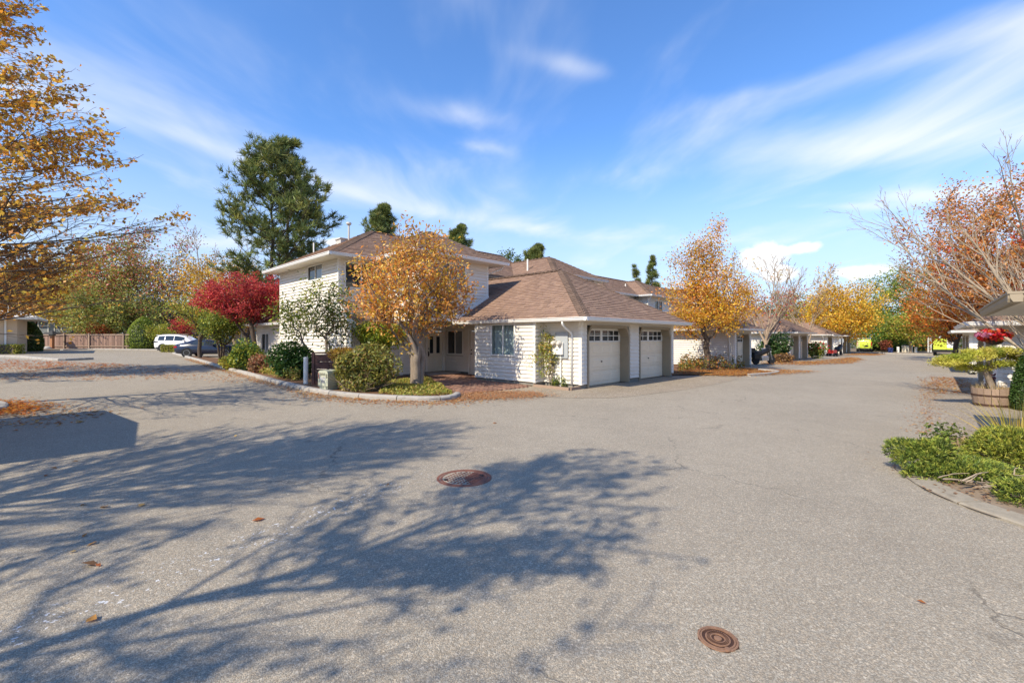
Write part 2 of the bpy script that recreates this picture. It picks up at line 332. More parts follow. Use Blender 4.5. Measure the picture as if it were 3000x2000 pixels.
M = dict(
    asphalt=asphalt_mat(), drive=aggregate_mat('aggregate', (0.17, 0.135, 0.095), (0.36, 0.29, 0.205)),
    soil=pm('soil', (0.24, 0.18, 0.125), 0.9, 0.5, 5, 0.8, 40), mulch=pm('mulch', (0.15, 0.075, 0.035), 0.9, 0.55, 9, 0.9, 45),
    ground=pm('earth', (0.11, 0.10, 0.05), 0.9, 0.4, 1.5, 0.5, 20),
    kerb=pm('kerb concrete', (0.36, 0.33, 0.29), 0.85, 0.22, 4, 0.5, 70, dirt=((0.14, 0.12, 0.09), 3.0, 0.6)),
    edge=pm('tan edging concrete', (0.29, 0.25, 0.19), 0.9, 0.3, 9, 0.6, 60, dirt=((0.15, 0.12, 0.085), 5.0, 0.6)), conc=pm('concrete', (0.33, 0.30, 0.26), 0.85, 0.2, 3, 0.35, 80, dirt=((0.18, 0.16, 0.12), 1.5, 0.5)),
    siding=pm('vinyl siding', (0.72, 0.665, 0.575), 0.5, 0.05, 2.5, 0.0, 150, spec=0.35, orand=0.025, dirt=((0.50, 0.45, 0.38), 1.2, 0.22)),
    sidingf=pm('grey siding', (0.68, 0.64, 0.57), 0.55, 0.06, 2.5),
    backing=pm('wall backing', (0.55, 0.51, 0.44), 0.8, 0.05, 3),
    white=pm('white trim', (0.78, 0.745, 0.67), 0.45, 0.05, 3, dirt=((0.55, 0.52, 0.46), 2.2, 0.2)),
    gutter=pm('white gutter', (0.76, 0.74, 0.70), 0.35, 0.04, 3, spec=0.5, dirt=((0.52, 0.49, 0.43), 2.5, 0.22)),
    soffit=pm('soffit', (0.70, 0.64, 0.54), 0.6, 0.05, 4),
    taupe=pm('taupe trim', (0.31, 0.25, 0.17), 0.6, 0.08, 4),
    gdoor=pm('garage door paint', (0.86, 0.725, 0.53), 0.45, 0.05, 2.0, dirt=((0.48, 0.42, 0.34), 1.3, 0.22)),
    fdoor=pm('front door paint', (0.72, 0.66, 0.53), 0.4, 0.04, 3),
    shingle=pm('asphalt shingle', (0.2, 0.14, 0.1), 0.92, 0.22, 14, 0.5, 160, spec=0.15, attr=True),
    roof=pm('roof deck', (0.20, 0.135, 0.098), 0.92, 0.2, 10, 0.5, 120, spec=0.15),
    cap=pm('ridge cap', (0.165, 0.112, 0.082), 0.92, 0.22, 14, 0.5, 160, spec=0.15, orand=0.18),
    found=pm('foundation', (0.22, 0.205, 0.175), 0.85, 0.2, 6, 0.4, 60),
    glass=glassmat('dark window glass'), glass2=glassmat('reflection-tinted window glass', (0.16, 0.17, 0.17)), clear=glassmat('clear window glass', (0.03, 0.035, 0.04), 0.93),  # glass2: paler tint puts a reflection into the pane colour
    curtain=pm('curtain', (0.62, 0.63, 0.62), 0.8, 0.08, 3), dark=pm('dark interior', (0.02, 0.018, 0.016), 0.9, 0.1, 3),
    bark=pm('grey bark', (0.24, 0.19, 0.145), 0.9, 0.4, 14, 0.8, 50), barkd=pm('dark bark', (0.085, 0.062, 0.045), 0.9, 0.35, 14, 0.8, 50),
    barkw=pm('pale bark', (0.35, 0.275, 0.195), 0.85, 0.35, 9, 0.5, 40), barkt=pm('tan bark', (0.30, 0.22, 0.15), 0.9, 0.35, 12, 0.6, 45),
    leaf=leafmat('leaf'), needle=leafmat('needle', 0.15),
    rustr=pm('red rust', (0.21, 0.085, 0.055), 0.7, 0.4, 22, 0.6, 150, metal=0.15, dirt=((0.12, 0.06, 0.05), 14, 0.6)), rust=pm('rusty iron', (0.075, 0.036, 0.022), 0.65, 0.4, 22, 0.6, 150, metal=0.25, dirt=((0.09, 0.05, 0.035), 14, 0.6)),
    rustl=pm('worn iron', (0.31, 0.17, 0.10), 0.6, 0.3, 25, 0.5, 150, metal=0.3),
    wood=pm('weathered wood', (0.30, 0.21, 0.15), 0.85, 0.3, 18, 0.5, 60, orand=0.2), fence=pm('fence wood', (0.25, 0.155, 0.115), 0.85, 0.3, 9, 0.4, 40, orand=0.35),
    postw=pm('cedar post', (0.38, 0.17, 0.075), 0.8, 0.2, 12), brown=pm('brown paint', (0.105, 0.045, 0.034), 0.6, 0.2, 5, orand=0.15, dirt=((0.16, 0.08, 0.06), 5, 0.4)),
    black=pm('black plastic', (0.012, 0.012, 0.013), 0.4, 0.1, 5), rubber=pm('tyre rubber', (0.02, 0.02, 0.021), 0.85, 0.1, 9), metal=pm('brushed metal', (0.55, 0.55, 0.56), 0.3, 0.05, 8, metal=0.9),
    grey=pm('grey metal', (0.36, 0.38, 0.39), 0.5, 0.06, 6), beige=pm('pedestal green', (0.47, 0.48, 0.36), 0.6, 0.12, 9, dirt=((0.28, 0.26, 0.18), 7, 0.6)),
    whitecar=pm('white car paint', (0.78, 0.78, 0.77), 0.22, 0.01, 2, coat=0.6), bluecar=pm('dark blue car paint', (0.012, 0.016, 0.035), 0.2, 0.01, 2, coat=0.3, spec=0.4),
    lime=pm('lime paint', (0.50, 0.58, 0.06), 0.3, 0.02, 2, coat=0.4), redl=pm('red lamp glass', (0.45, 0.015, 0.02), 0.15, 0.02, 5),
    redtoy=pm('red plastic', (0.5, 0.03, 0.02), 0.4, 0.05, 5), stone=pm('light stone', (0.5, 0.47, 0.42), 0.85, 0.15, 8, 0.4, 50),
    darkroof=pm('dark grey roof', (0.045, 0.043, 0.042), 0.9, 0.2, 8), greywall=pm('slate wall', (0.16, 0.175, 0.18), 0.7, 0.06, 3), greenwall=pm('olive grey wall', (0.13, 0.14, 0.115), 0.7, 0.06, 3),
    tan=pm('tan stucco', (0.58, 0.44, 0.30), 0.8, 0.08, 3, 0.2, 60), paver=pm('brick paver', (0.2, 0.1, 0.065), 0.85, 0.25, 9, 0.4, 60, attr=True),
    slab=pm('slate slab', (0.16, 0.17, 0.19), 0.7, 0.15, 4), bluep=pm('blue plastic', (0.05, 0.07, 0.2), 0.5, 0.1, 5),
)

# ---------------------------------------------------------------- the ground
def grid_ground():
    mb = MB(); xs = [-900, -90, -45, 0, 45, 90, 900]; ys = [-300, -40, 0, 40, 100, 300, 1500]
    for y in ys:
        for x in xs: mb.add([(x, y, gz(x)-0.012)], [])
    nx = len(xs)
    for j in range(len(ys)-1):
        for i in range(nx-1): mb.Fc.append([j*nx+i, j*nx+i+1, (j+1)*nx+i+1, (j+1)*nx+i])
    return mb.build('ground', M['ground'], kind='structure')
grid_ground()
def sheet(name, pts, h, mat, kind='structure', thick=None):
    mb = MB(); n = len(pts)
    P = [(p[0], p[1], gz(p[0])+h) for p in pts]
    area = sum(P[i][0]*P[(i+1)%n][1]-P[(i+1)%n][0]*P[i][1] for i in range(n))
    if area < 0: P = P[::-1]
    if thick is None: mb.add(P, [tuple(range(n))])
    else: mb.prism(P, -thick, 0)
    me = mb.mesh(name, mat); bm = bmesh.new(); bm.from_mesh(me); bmesh.ops.triangulate(bm, faces=[f for f in bm.faces if len(f.verts) > 4]); bm.to_mesh(me); bm.free()
    o = link(name, me); o['kind'] = kind; return o
def hlp(L): return [hl(a, b) for a, b in L]
def smooth_path(pts, n=6):
    P = [Vector(p) for p in pts]; out = []
    for i in range(len(P)-1):
        p0, p1, p2, p3 = P[max(i-1,0)], P[i], P[i+1], P[min(i+2,len(P)-1)]
        for k in range(n):
            t = k/n; out.append(0.5*((2*p1)+(p2-p0)*t+(2*p0-5*p1+4*p2-p3)*t*t+(3*p1-p0-3*p2+p3)*t**3))
    out.append(P[-1]); return out

road = sheet('road', [(-85, -20), (60, -20), (60, 18)]+[tuple(hl(a, b).xy) for a, b in ((64, -10), (73, -3.5), (73, 30))]+[(10, 80), (-60, 62), (-85, 60)], 0.0, M['asphalt'])

# island kerb (bottom edge as seen), then the planting bed behind it
KPX = [(505, 1036), (543, 1047), (597, 1062.6), (650, 1080), (715, 1097), (800, 1122), (889, 1144), (938, 1154), (1005, 1162), (1086, 1169), (1226, 1175), (1300, 1174), (1338, 1168), (1350, 1160)]
KP = smooth_path([gnd(x, y) for x, y in KPX], 6)
def kerb(name, path, step, label_kind='structure', w=0.2, h=0.13, side=1, mat='kerb', jitter=0.006):
    root = thing(name, None, None, tuple(path[0]), 0, kind='structure'); o0 = Vector(path[0]); rng = random.Random(len(path)*7+int(abs(path[0].x)*10))
    L = [0]
    for i in range(1, len(path)): L.append(L[-1]+(path[i]-path[i-1]).length)
    def pt(s):
        s = max(0, min(L[-1], s))
        for i in range(1, len(L)):
            if s <= L[i]+1e-9:
                t = (s-L[i-1])/max(1e-9, L[i]-L[i-1]); return path[i-1].lerp(path[i], t)
        return path[-1]
    n = max(1, round(L[-1]/step)); ds = L[-1]/n
    for k in range(n):
        mb = MB(); m = 4; rings = []; jz = rng.uniform(-jitter, jitter)
        for j in range(m+1):
            s = k*ds+0.012+(ds-0.024)*j/m
            p = pt(s)-o0; d = (pt(s+0.1)-pt(s-0.1)).normalized(); r = Vector((d.y, -d.x, 0))*(-side)
            ring = []
            for a, b in ((0, -0.06), (0.0, h*0.55), (0.018, h*0.86), (0.055, h), (w-0.04, h+0.004), (w, h-0.02), (w, -0.06)):
                q = p+r*a; ring.append((q.x, q.y, q.z+b+jz))
            rings.append(ring)
        vs = [v for R in rings for v in R]; q = 7; fs = []
        for j in range(m):
            for i in range(q): fs.append((j*q+i, (j+1)*q+i, (j+1)*q+(i+1)%q, j*q+(i+1)%q))
        fs += [tuple(range(q)), tuple(m*q+i for i in range(q-1, -1, -1))]
        mb.add(vs, fs).build('kerb_stone', M[mat], root, recalc=True)
    return root
kerb('kerb', KP, 1.25)
sheet('planting_bed', [(p.x, p.y) for p in [q+Vector((0, 0, 0)) for q in KP]][3:-2]+[tuple(hl(*q).xy) for q in ((-1.9, 6.3), (-2.2, 8.3), (-4.2, 8.3), (-4.25, 22), (-4.3, 30))], 0.075, M['mulch'])

# right-hand bed with its concrete strip
RB = smooth_path([gnd(x, y) for x, y in ((2722, 1296), (2650, 1318), (2618, 1362), (2640, 1388), (2700, 1430), (2800, 1476), (2900, 1513), (3000, 1545))]+[Vector((4.95, 3.4, gz(5))), Vector((5.2, 2.2, gz(5)))], 5)
sheet('planting_bed', [(p.x, p.y) for p in RB]+[(9, 2.2), (9.6, 6.9), (8.4, 7.6)], 0.02, M['soil'])
kerb('kerb', RB[6:], 2.4, w=0.30, h=0.04, side=1, mat='edge', jitter=0.002)

# driveways of exposed aggregate
DPX = [(1352, 1160), (1440, 1163), (1571, 1163), (1700, 1166), (1816, 1164), (1930, 1151), (2050, 1134), (2165, 1110)]
DE = smooth_path([gnd(x, y) for x, y in DPX], 4)
sheet('driveway', [(p.x, p.y) for p in DE]+[tuple(hl(*q).xy) for q in ((9.3, -0.6), (7.7, 0.3), (0, 0.3), (-0.6, 2.2), (-1.9, 6.0))], 0.006, M['drive'])
sheet('driveway', [tuple(hl(*q).xy) for q in ((-1.6, -8.85), (20, -8.75), (20, -16), (-1.6, -16))], 0.006, M['drive'])
sheet('driveway', [tuple(hl(*q).xy) for q in ((16.2, 0.3), (16.4, -2.2), (22.5, -2.6), (27, -1.5), (27, 0.3))], 0.007, M['drive'])
sheet('driveway', [tuple(hl(*q).xy) for q in ((30.5, 0.3), (30.5, -2.4), (40.5, -2.6), (40.5, 0.3))], 0.007, M['drive'])
sheet('driveway', [tuple(hl(*q).xy) for q in ((47, 0.3), (47, -2.4), (70, -2.6), (70, 0.3))], 0.007, M['drive'])
# bed between the first and second garages
sheet('planting_bed', [tuple(hl(*q).xy) for q in ((9.4, -0.5), (10.5, -2.0), (12.8, -2.7), (15.4, -2.6), (16.2, -1.6), (16.4, 5), (7.6, 5), (7.6, 0.4))], 0.05, M['mulch'])
kerb('kerb', smooth_path([hl(15.3, -1.6), hl(14.6, -2.65), hl(12.6, -2.75), hl(10.8, -2.3)], 5), 1.2, side=1)
# end of the street
kerb('kerb', smooth_path([hl(69, 2.5), hl(68.3, -1), hl(68, -6), hl(67.6, -12)], 4), 2.0, side=-1)
sheet('planting_bed', [tuple(hl(*q).xy) for q in ((68.5, 3), (68, -6), (67.6, -14), (110, -60), (140, 40))], 0.08, M['soil'])
# left lot kerbs
kerb('kerb', smooth_path([gnd(-260, 1228), gnd(-60, 1212), gnd(10, 1207), gnd(26, 1198), gnd(16, 1188), gnd(-60, 1182)], 4), 1.0, side=1)
sheet('planting_bed', [(p.x, p.y) for p in (gnd(-260, 1226), gnd(-60, 1210), gnd(10, 1205), gnd(24, 1197), gnd(14, 1189), gnd(-60, 1184), gnd(-260, 1178))], 0.07, M['mulch'])
kerb('kerb', smooth_path([gnd(-120, 1046), gnd(0, 1047), gnd(60, 1049), gnd(120, 1054), gnd(175, 1057), gnd(275, 1053)], 3), 1.6, side=1, w=0.25, h=0.16)
kerb('kerb', smooth_path([gnd(185, 1026), gnd(260, 1024), gnd(360, 1025), gnd(460, 1026)], 3), 2.0, side=1, w=0.3)
sheet('planting_bed', [(p.x, p.y) for p in (gnd(120, 1026.5), gnd(260, 1023.7), gnd(360, 1024.7), gnd(470, 1025.7), gnd(520, 1014), gnd(80, 1012))], 0.08, M['soil'])

# ---------------------------------------------------------------- house kit (built in the house's own axes)
def board_mesh(ex=0.13):
    mb = MB()
    prof = [(0.0, 0.0), (0.042, 0.0), (0.043, 0.010), (0.006, ex), (0.0, ex)]
    mb.extr(prof, (0, 0, 0), (1, 0, 0)); return mb.mesh('siding_board', M['siding'])
BOARD = board_mesh(0.145)
BOARDF = BOARD.copy(); BOARDF.materials[0] = M['sidingf']
EX = 0.145
def sub_iv(a, b, holes):
    iv = [(a, b)]
    for h0, h1 in holes:
        out = []
        for p, q in iv:
            if h1 <= p or h0 >= q: out.append((p, q)); continue
            if h0 > p: out.append((p, h0))
            if h1 < q: out.append((h1, q))
        iv = out
    return [(p, q) for p, q in iv if q-p > 0.03]
class Wall:
    """upright wall from p0 to p1 in the root's axes; outside is to the right of travel"""
    def __init__(s, root, p0, p1, z0, z1, holes=(), smax=None, boards=True, mesh=None, thick=0.1, corner=(True, True), trim=0.09):
        s.root = root; s.p0 = Vector((p0[0], p0[1], 0)); s.d = (Vector((p1[0], p1[1], 0))-s.p0); s.L = s.d.length; s.d.normalize()
        s.n = Vector((s.d.y, -s.d.x, 0)); s.rz = math.atan2(s.d.y, s.d.x)
        s.M = Matrix((( s.d.x, s.n.x, 0, s.p0.x), (s.d.y, s.n.y, 0, s.p0.y), (0, 0, 1, 0), (0, 0, 0, 1)))   # (along, out, up)
        zs = sorted({z0, z1}|{h[2] for h in holes}|{h[3] for h in holes}|(set() if smax is None else {2.71, 2.82, 2.93, 3.04, 3.15, 3.26, 3.37})); zs = [z for z in zs if z0 <= z <= z1]
        mb = s.mb()
        for a, b in zip(zs[:-1], zs[1:]):
            zm = (a+b)/2; e = s.L if smax is None else smax(zm-0.06)
            for p, q in sub_iv(0, e, [(h[0], h[1]) for h in holes if h[2] < zm < h[3]]): mb.box(p, q, -thick, -0.001, a, b)
        mb.build('wall', M['backing'], root, recalc=True)
        if boards:
            z = z0
            while z < z1-0.02:
                e = s.L if smax is None else smax(z+EX*0.5)
                for p, q in sub_iv(0.0, e, [(h[0]-0.06, h[1]+0.06) for h in holes if h[2]-0.05 < z+EX*0.5 < h[3]+0.06]):
                    if len([1]) and q-p > 0.05:
                        w = s.M @ Vector((p, 0.0, z))
                        o = link('siding_board', mesh or BOARD, root, w, s.rz, (q-p, 1, min(1, (z1-z)/EX)))
                z += EX
        for k, on in enumerate(corner):
            if on:
                c = 0 if k == 0 else (s.L if smax is None else smax(z0))
                mb = s.mb(); mb.box(c-(0.032 if k == 0 else trim), c+(trim if k == 0 else 0.032), -0.03, 0.034, z0-0.02, z1); mb.build('corner_trim', M['white'], root, recalc=True)
    def mb(s): m = MB(); m.M = s.M; return m
    def window(s, s0, s1, z0, z1, panes=2, mats=('glass', 'glass2'), fw=0.06, sill=True, curtain=False):
        f = s.mb()
        f.box(s0-fw, s1+fw, -0.06, 0.036, z1, z1+fw); f.box(s0-fw, s1+fw, -0.06, 0.040, z0-fw, z0)
        f.box(s0-fw, s0, -0.06, 0.036, z0, z1); f.box(s1, s1+fw, -0.06, 0.036, z0, z1)
        w = (s1-s0)/panes
        for k in range(1, panes): f.box(s0+k*w-0.022, s0+k*w+0.022, -0.05, 0.022, z0, z1)
        fo = f.build('window', M['white'], s.root, recalc=True)
        for k in range(panes):
            g = s.mb(); g.box(s0+k*w+(0.022 if k else 0.001), s0+(k+1)*w-(0.022 if k < panes-1 else 0.001), -0.03, -0.018, z0+0.001, z1-0.001)
            g.build('pane', M[mats[k % len(mats)]], fo, recalc=True)
        if curtain:
            c = s.mb(); n = 46; vs = []
            for i in range(n+1):
                x = s0-0.02+(s1-s0+0.04)*i/n; y = -0.16+0.022*math.sin(i*1.9)+0.012*math.sin(i*0.83)
                vs += [(x, y, z0-0.02), (x, y, z1+0.02)]
            c.add(vs, [(2*i, 2*i+2, 2*i+3, 2*i+1) for i in range(n)]); c.build('curtain', M['curtain'], fo, smooth=True)
        return fo
def gutter(root, p0, p1, z0, h=0.125, mat='gutter'):
    mb = MB(); prof = [(0, 0), (0.075, 0), (0.10, 0.045), (0.105, h-0.03), (0.125, h-0.025), (0.125, h), (0.10, h), (0.098, h-0.012), (0.0, h-0.012)]
    mb.extr(prof, (p0[0], p0[1], z0), (p1[0], p1[1], z0)); return mb.build('gutter', M[mat], root, recalc=True)
RNG = random.Random(5)
SH = [(0.270, 0.176, 0.126), (0.290, 0.190, 0.136), (0.250, 0.162, 0.117), (0.275, 0.178, 0.130), (0.30, 0.198, 0.142), (0.258, 0.168, 0.124)]
def shingles(mb, e0, e1, ze, slope, lo, hi, tmax, ex=0.18, tabw=0.32):
    """courses of tabs on a plane rising inwards from eave e0->e1 (outside right of travel); lo/hi(t) give the run of the course at inset t"""
    e0 = Vector((e0[0], e0[1], 0)); e1 = Vector((e1[0], e1[1], 0)); d = (e1-e0).normalized(); inw = Vector((-d.y, d.x, 0))
    cs = 1/math.sqrt(1+slope*slope); dt = ex*cs; up = Vector((0, 0, 1)); nrm = (up*cs-inw*slope*cs); sl = inw*cs+up*slope*cs
    n = int(tmax/dt); row = 0
    for i in range(n+1):
        t = i*dt; a, b = lo(t+dt*0.5), hi(t+dt*0.5)
        s = a-RNG.random()*tabw
        while s < b:
            w = tabw*RNG.uniform(0.55, 1.25); p, q = max(s, a), min(s+w-0.008, b); s += w
            if q-p < 0.03: continue
            th = RNG.uniform(0.024, 0.036); le = RNG.uniform(-0.008, 0.008); j = RNG.uniform(0.9, 1.1)
            c = RNG.choice(SH); mb.col = (c[0]*j, c[1]*j, c[2]*j)
            o = e0+inw*t+up*(ze+slope*t)+sl*le
            v = [o+d*p, o+d*q, o+d*q+sl*(ex+0.02), o+d*p+sl*(ex+0.02)]
            tp = [v[0]+nrm*th, v[1]+nrm*th, v[2]+nrm*0.004, v[3]+nrm*0.004]
            mb.add(v+tp, [(4, 5, 6, 7), (0, 1, 5, 4), (1, 2, 6, 5), (3, 0, 4, 7)])
def cap_mesh():
    mb = MB(); w, L, dr, th = 0.19, 0.34, 0.06, 0.03
    vs = []
    for x, zz in ((0, 0.022), (L, -0.012)):
        for y, z in ((-w, -dr), (0, 0.0), (w, -dr), (w, -dr-th), (0, -th), (-w, -dr-th)): vs.append((x, y, z+zz+0.03))
    vs2 = vs
    mb.add(vs2, [(0, 6, 7, 1), (1, 7, 8, 2), (2, 8, 9, 3), (5, 11, 6, 0), (0, 1, 4, 5), (1, 2, 3, 4), (6, 11, 10, 7), (7, 10, 9, 8)])
    return mb.mesh('ridge_cap', M['cap'])
CAP = cap_mesh()
def caps(root, p, q, step=0.2, skip=0.0):
    p, q = Vector(p), Vector(q); d = (q-p); L = d.length; d.normalize()
    y = Vector((0, 0, 1)).cross(d).normalized(); z = d.cross(y)
    R = Matrix((d, y, z)).transposed().to_quaternion()
    n = int((L-skip)/step)
    for i in range(n):
        o = link('ridge_cap', CAP, root, p+d*(i*step+skip)); o.rotation_mode = 'QUATERNION'; o.rotation_quaternion = R
        # the thick end faces downhill
        o.location = p+d*(i*step+skip)

def hip_block(root, a0, a1, b0, b1, zs, ze, slope, ridge='b', soffit=True, tabs=True, planes=('S', 'W'), capsteps=True, close_far=False):
    """hip roof over eave rectangle, soffit zs, shingle edge ze; hip end at b0 when ridge runs along b, at a0 when along a"""
    mb = MB()
    if ridge == 'b':
        h = (a1-a0)/2; r0 = (a0+h, b0+h, ze+slope*h); r1 = (a0+h, b1-(h if close_far else 0), ze+slope*h)
    else:
        h = (b1-b0)/2; r0 = (a0+h, b0+h, ze+slope*h); r1 = (a1-(h if close_far else 0), b0+h, ze+slope*h)
    c = [(a0, b0), (a1, b0), (a1, b1), (a0, b1)]
    top = [(x, y, ze) for x, y in c]; bot = [(x, y, zs) for x, y in c]
    vs = top+bot+[r0, r1]
    if ridge == 'b': fs = [(0, 1, 8), (1, 2, 9, 8), (3, 0, 8, 9), (2, 3, 9)]
    else: fs = [(3, 0, 8), (0, 1, 9, 8), (2, 3, 8, 9), (1, 2, 9)]
    fs += [(0, 4, 5, 1), (1, 5, 6, 2), (2, 6, 7, 3), (3, 7, 4, 0)]
    ro = mb.add(vs, fs).build('roof', M['roof'], root, recalc=True)
    if soffit:
        m2 = MB(); m2.box(a0+0.004, a1-0.004, b0+0.004, b1-0.004, zs-0.012, zs-0.002); m2.build('soffit', M['soffit'], root)
    sb = MB()
    tmax = h
    if 'W' in planes:    # facing -b
        hi_ = a1-a0
        if ridge == 'b': shingles(sb, (a0, b0), (a1, b0), ze, slope, lambda t: t, lambda t: hi_-t, tmax)
        else: shingles(sb, (a0, b0), (a1, b0), ze, slope, lambda t: t, lambda t: hi_-(t if close_far else 0), tmax)
    if 'S' in planes:    # facing -a
        hi_ = b1-b0
        if ridge == 'b': shingles(sb, (a0, b1), (a0, b0), ze, slope, lambda t: (t if close_far else 0), lambda t: hi_-t, tmax)
        else: shingles(sb, (a0, b1), (a0, b0), ze, slope, lambda t: t, lambda t: hi_-t, tmax)
    if 'N' in planes:    # facing +b
        hi_ = a1-a0
        shingles(sb, (a1, b1), (a0, b1), ze, slope, lambda t: (t if (ridge == 'b' or close_far) else 0), lambda t: hi_-t, tmax)
    if sb.V: sb.build('shingles', M['shingle'], ro, kind='stuff')
    return ro, r0, r1, h

# ---- garage door with chamfered opening, recessed door, panels and glazed top section
def garage_bay(W, s0, s1, zt=2.24, ch=0.36, rec=0.36, rows=4, panes=6, windows=True, mats=('gdoor', 'taupe', 'white'), detail=True, mail=False):
    root = W.root; out = 0.036
    t = W.mb(); tw = 0.09                                     # trim round the opening, angled at the shoulders
    outer = [(s0, 0.0), (s0, zt-ch), (s0+ch*0.62, zt), (s1-ch*0.62, zt), (s1, zt-ch), (s1, 0.0)]
    inn = [(s0+tw, 0.0), (s0+tw, zt-ch-0.04), (s0+ch*0.62+0.05, zt-tw), (s1-ch*0.62-0.05, zt-tw), (s1-tw, zt-ch-0.04), (s1-tw, 0.0)]
    for i in range(5):
        o0, o1, i0, i1 = outer[i], outer[i+1], inn[i], inn[i+1]
        vs = [(p[0], y, p[1]) for y in (out, -0.02) for p in (o0, o1, i1, i0)]
        t.add(vs, [(0, 1, 2, 3), (7, 6, 5, 4), (0, 4, 5, 1), (1, 5, 6, 2), (2, 6, 7, 3), (3, 7, 4, 0)])
    t.build('door_trim', M['taupe'], root, recalc=True)
    j = W.mb()                                                # deep reveal
    for i in range(5):
        i0, i1 = inn[i], inn[i+1]
        j.add([(i0[0], -0.02, i0[1]), (i1[0], -0.02, i1[1]), (i1[0], -rec-0.1, i1[1]), (i0[0], -rec-0.1, i0[1])], [(0, 1, 2, 3)])
    j.build('reveal', M['taupe'], root)
    d0, d1 = s0+tw, s1-tw; hd = zt-tw; sh = hd/rows
    D = W.mb(); D.box(d0, d1, -rec-0.06, -rec-0.02, -0.02, hd); door = D.build('garage_door', M[mats[0]], root, recalc=True)
    for r in range(rows-1 if windows else rows):
        z0, z1 = r*sh+0.012, (r+1)*sh-0.006
        p = W.mb(); p.box(d0+0.005, d1-0.005, -rec-0.02, -rec, z0, z1)
        npan = 4; w = (d1-d0-0.16)/npan
        for k in range(npan):
            x0 = d0+0.08+k*w+0.06; x1 = x0+w-0.12; a, b = z0+0.09, z1-0.09; y = -rec
            p.add([(x0, y, a), (x1, y, a), (x1, y, b), (x0, y, b), (x0+0.035, y+0.014, a+0.035), (x1-0.035, y+0.014, a+0.035), (x1-0.035, y+0.014, b-0.035), (x0+0.035, y+0.014, b-0.035)],
                  [(4, 5, 6, 7), (0, 1, 5, 4), (1, 2, 6, 5), (2, 3, 7, 6), (3, 0, 4, 7)])
        p.build('door_panel', M[mats[0]], door)
    if windows:
        z0, z1 = (rows-1)*sh+0.006, hd-0.04; fr = W.mb(); bar = 0.032
        xm = (d0+d1)/2; groups = [(d0+0.10, xm-0.07), (xm+0.07, d1-0.10)]
        zz = [z0+0.05, (z0+z1)/2, z1-0.05]
        fr.box(d0+0.005, d1-0.005, -rec-0.015, -rec+0.01, z0, zz[0]); fr.box(d0+0.005, d1-0.005, -rec-0.015, -rec+0.01, zz[2], z1+0.035)
        fr.box(d0+0.005, groups[0][0], -rec-0.015, -rec+0.01, zz[0], zz[2]); fr.box(groups[0][1], groups[1][0], -rec-0.015, -rec+0.01, zz[0], zz[2]); fr.box(groups[1][1], d1-0.005, -rec-0.015, -rec+0.01, zz[0], zz[2])
        for g0, g1 in groups:
            fr.box(g0, g1, -rec-0.014, -rec+0.008, zz[1]-bar/2, zz[1]+bar/2)
            for k in (1, 2):
                x = g0+(g1-g0)*k/3; fr.box(x-bar/2, x+bar/2, -rec-0.013, -rec+0.0095, zz[0], zz[2])
        fr.build('glazed_section', M['white'], door, recalc=True)
        for g0, g1 in groups:
            for k in range(3):
                for r in range(2):
                    w = (g1-g0)/3; p = W.mb(); p.box(g0+k*w+bar/2, g0+(k+1)*w-bar/2, -rec-0.019, -rec-0.012, zz[r]+(0 if r == 0 else bar/2), zz[r+1]-(bar/2 if r == 0 else 0))
                    p.build('pane', M['glass'], door, recalc=True)
    h = W.mb(); x = (d0+d1)/2; h.tube([(x, -rec-0.01, sh*1.62), (x, -rec+0.03, sh*1.62)], 0.026, 8); h.box(x-0.03, x+0.03, -rec+0.03, -rec+0.045, sh*1.62-0.012, sh*1.62+0.012)
    h.build('handle', M['black'], door)
    return door

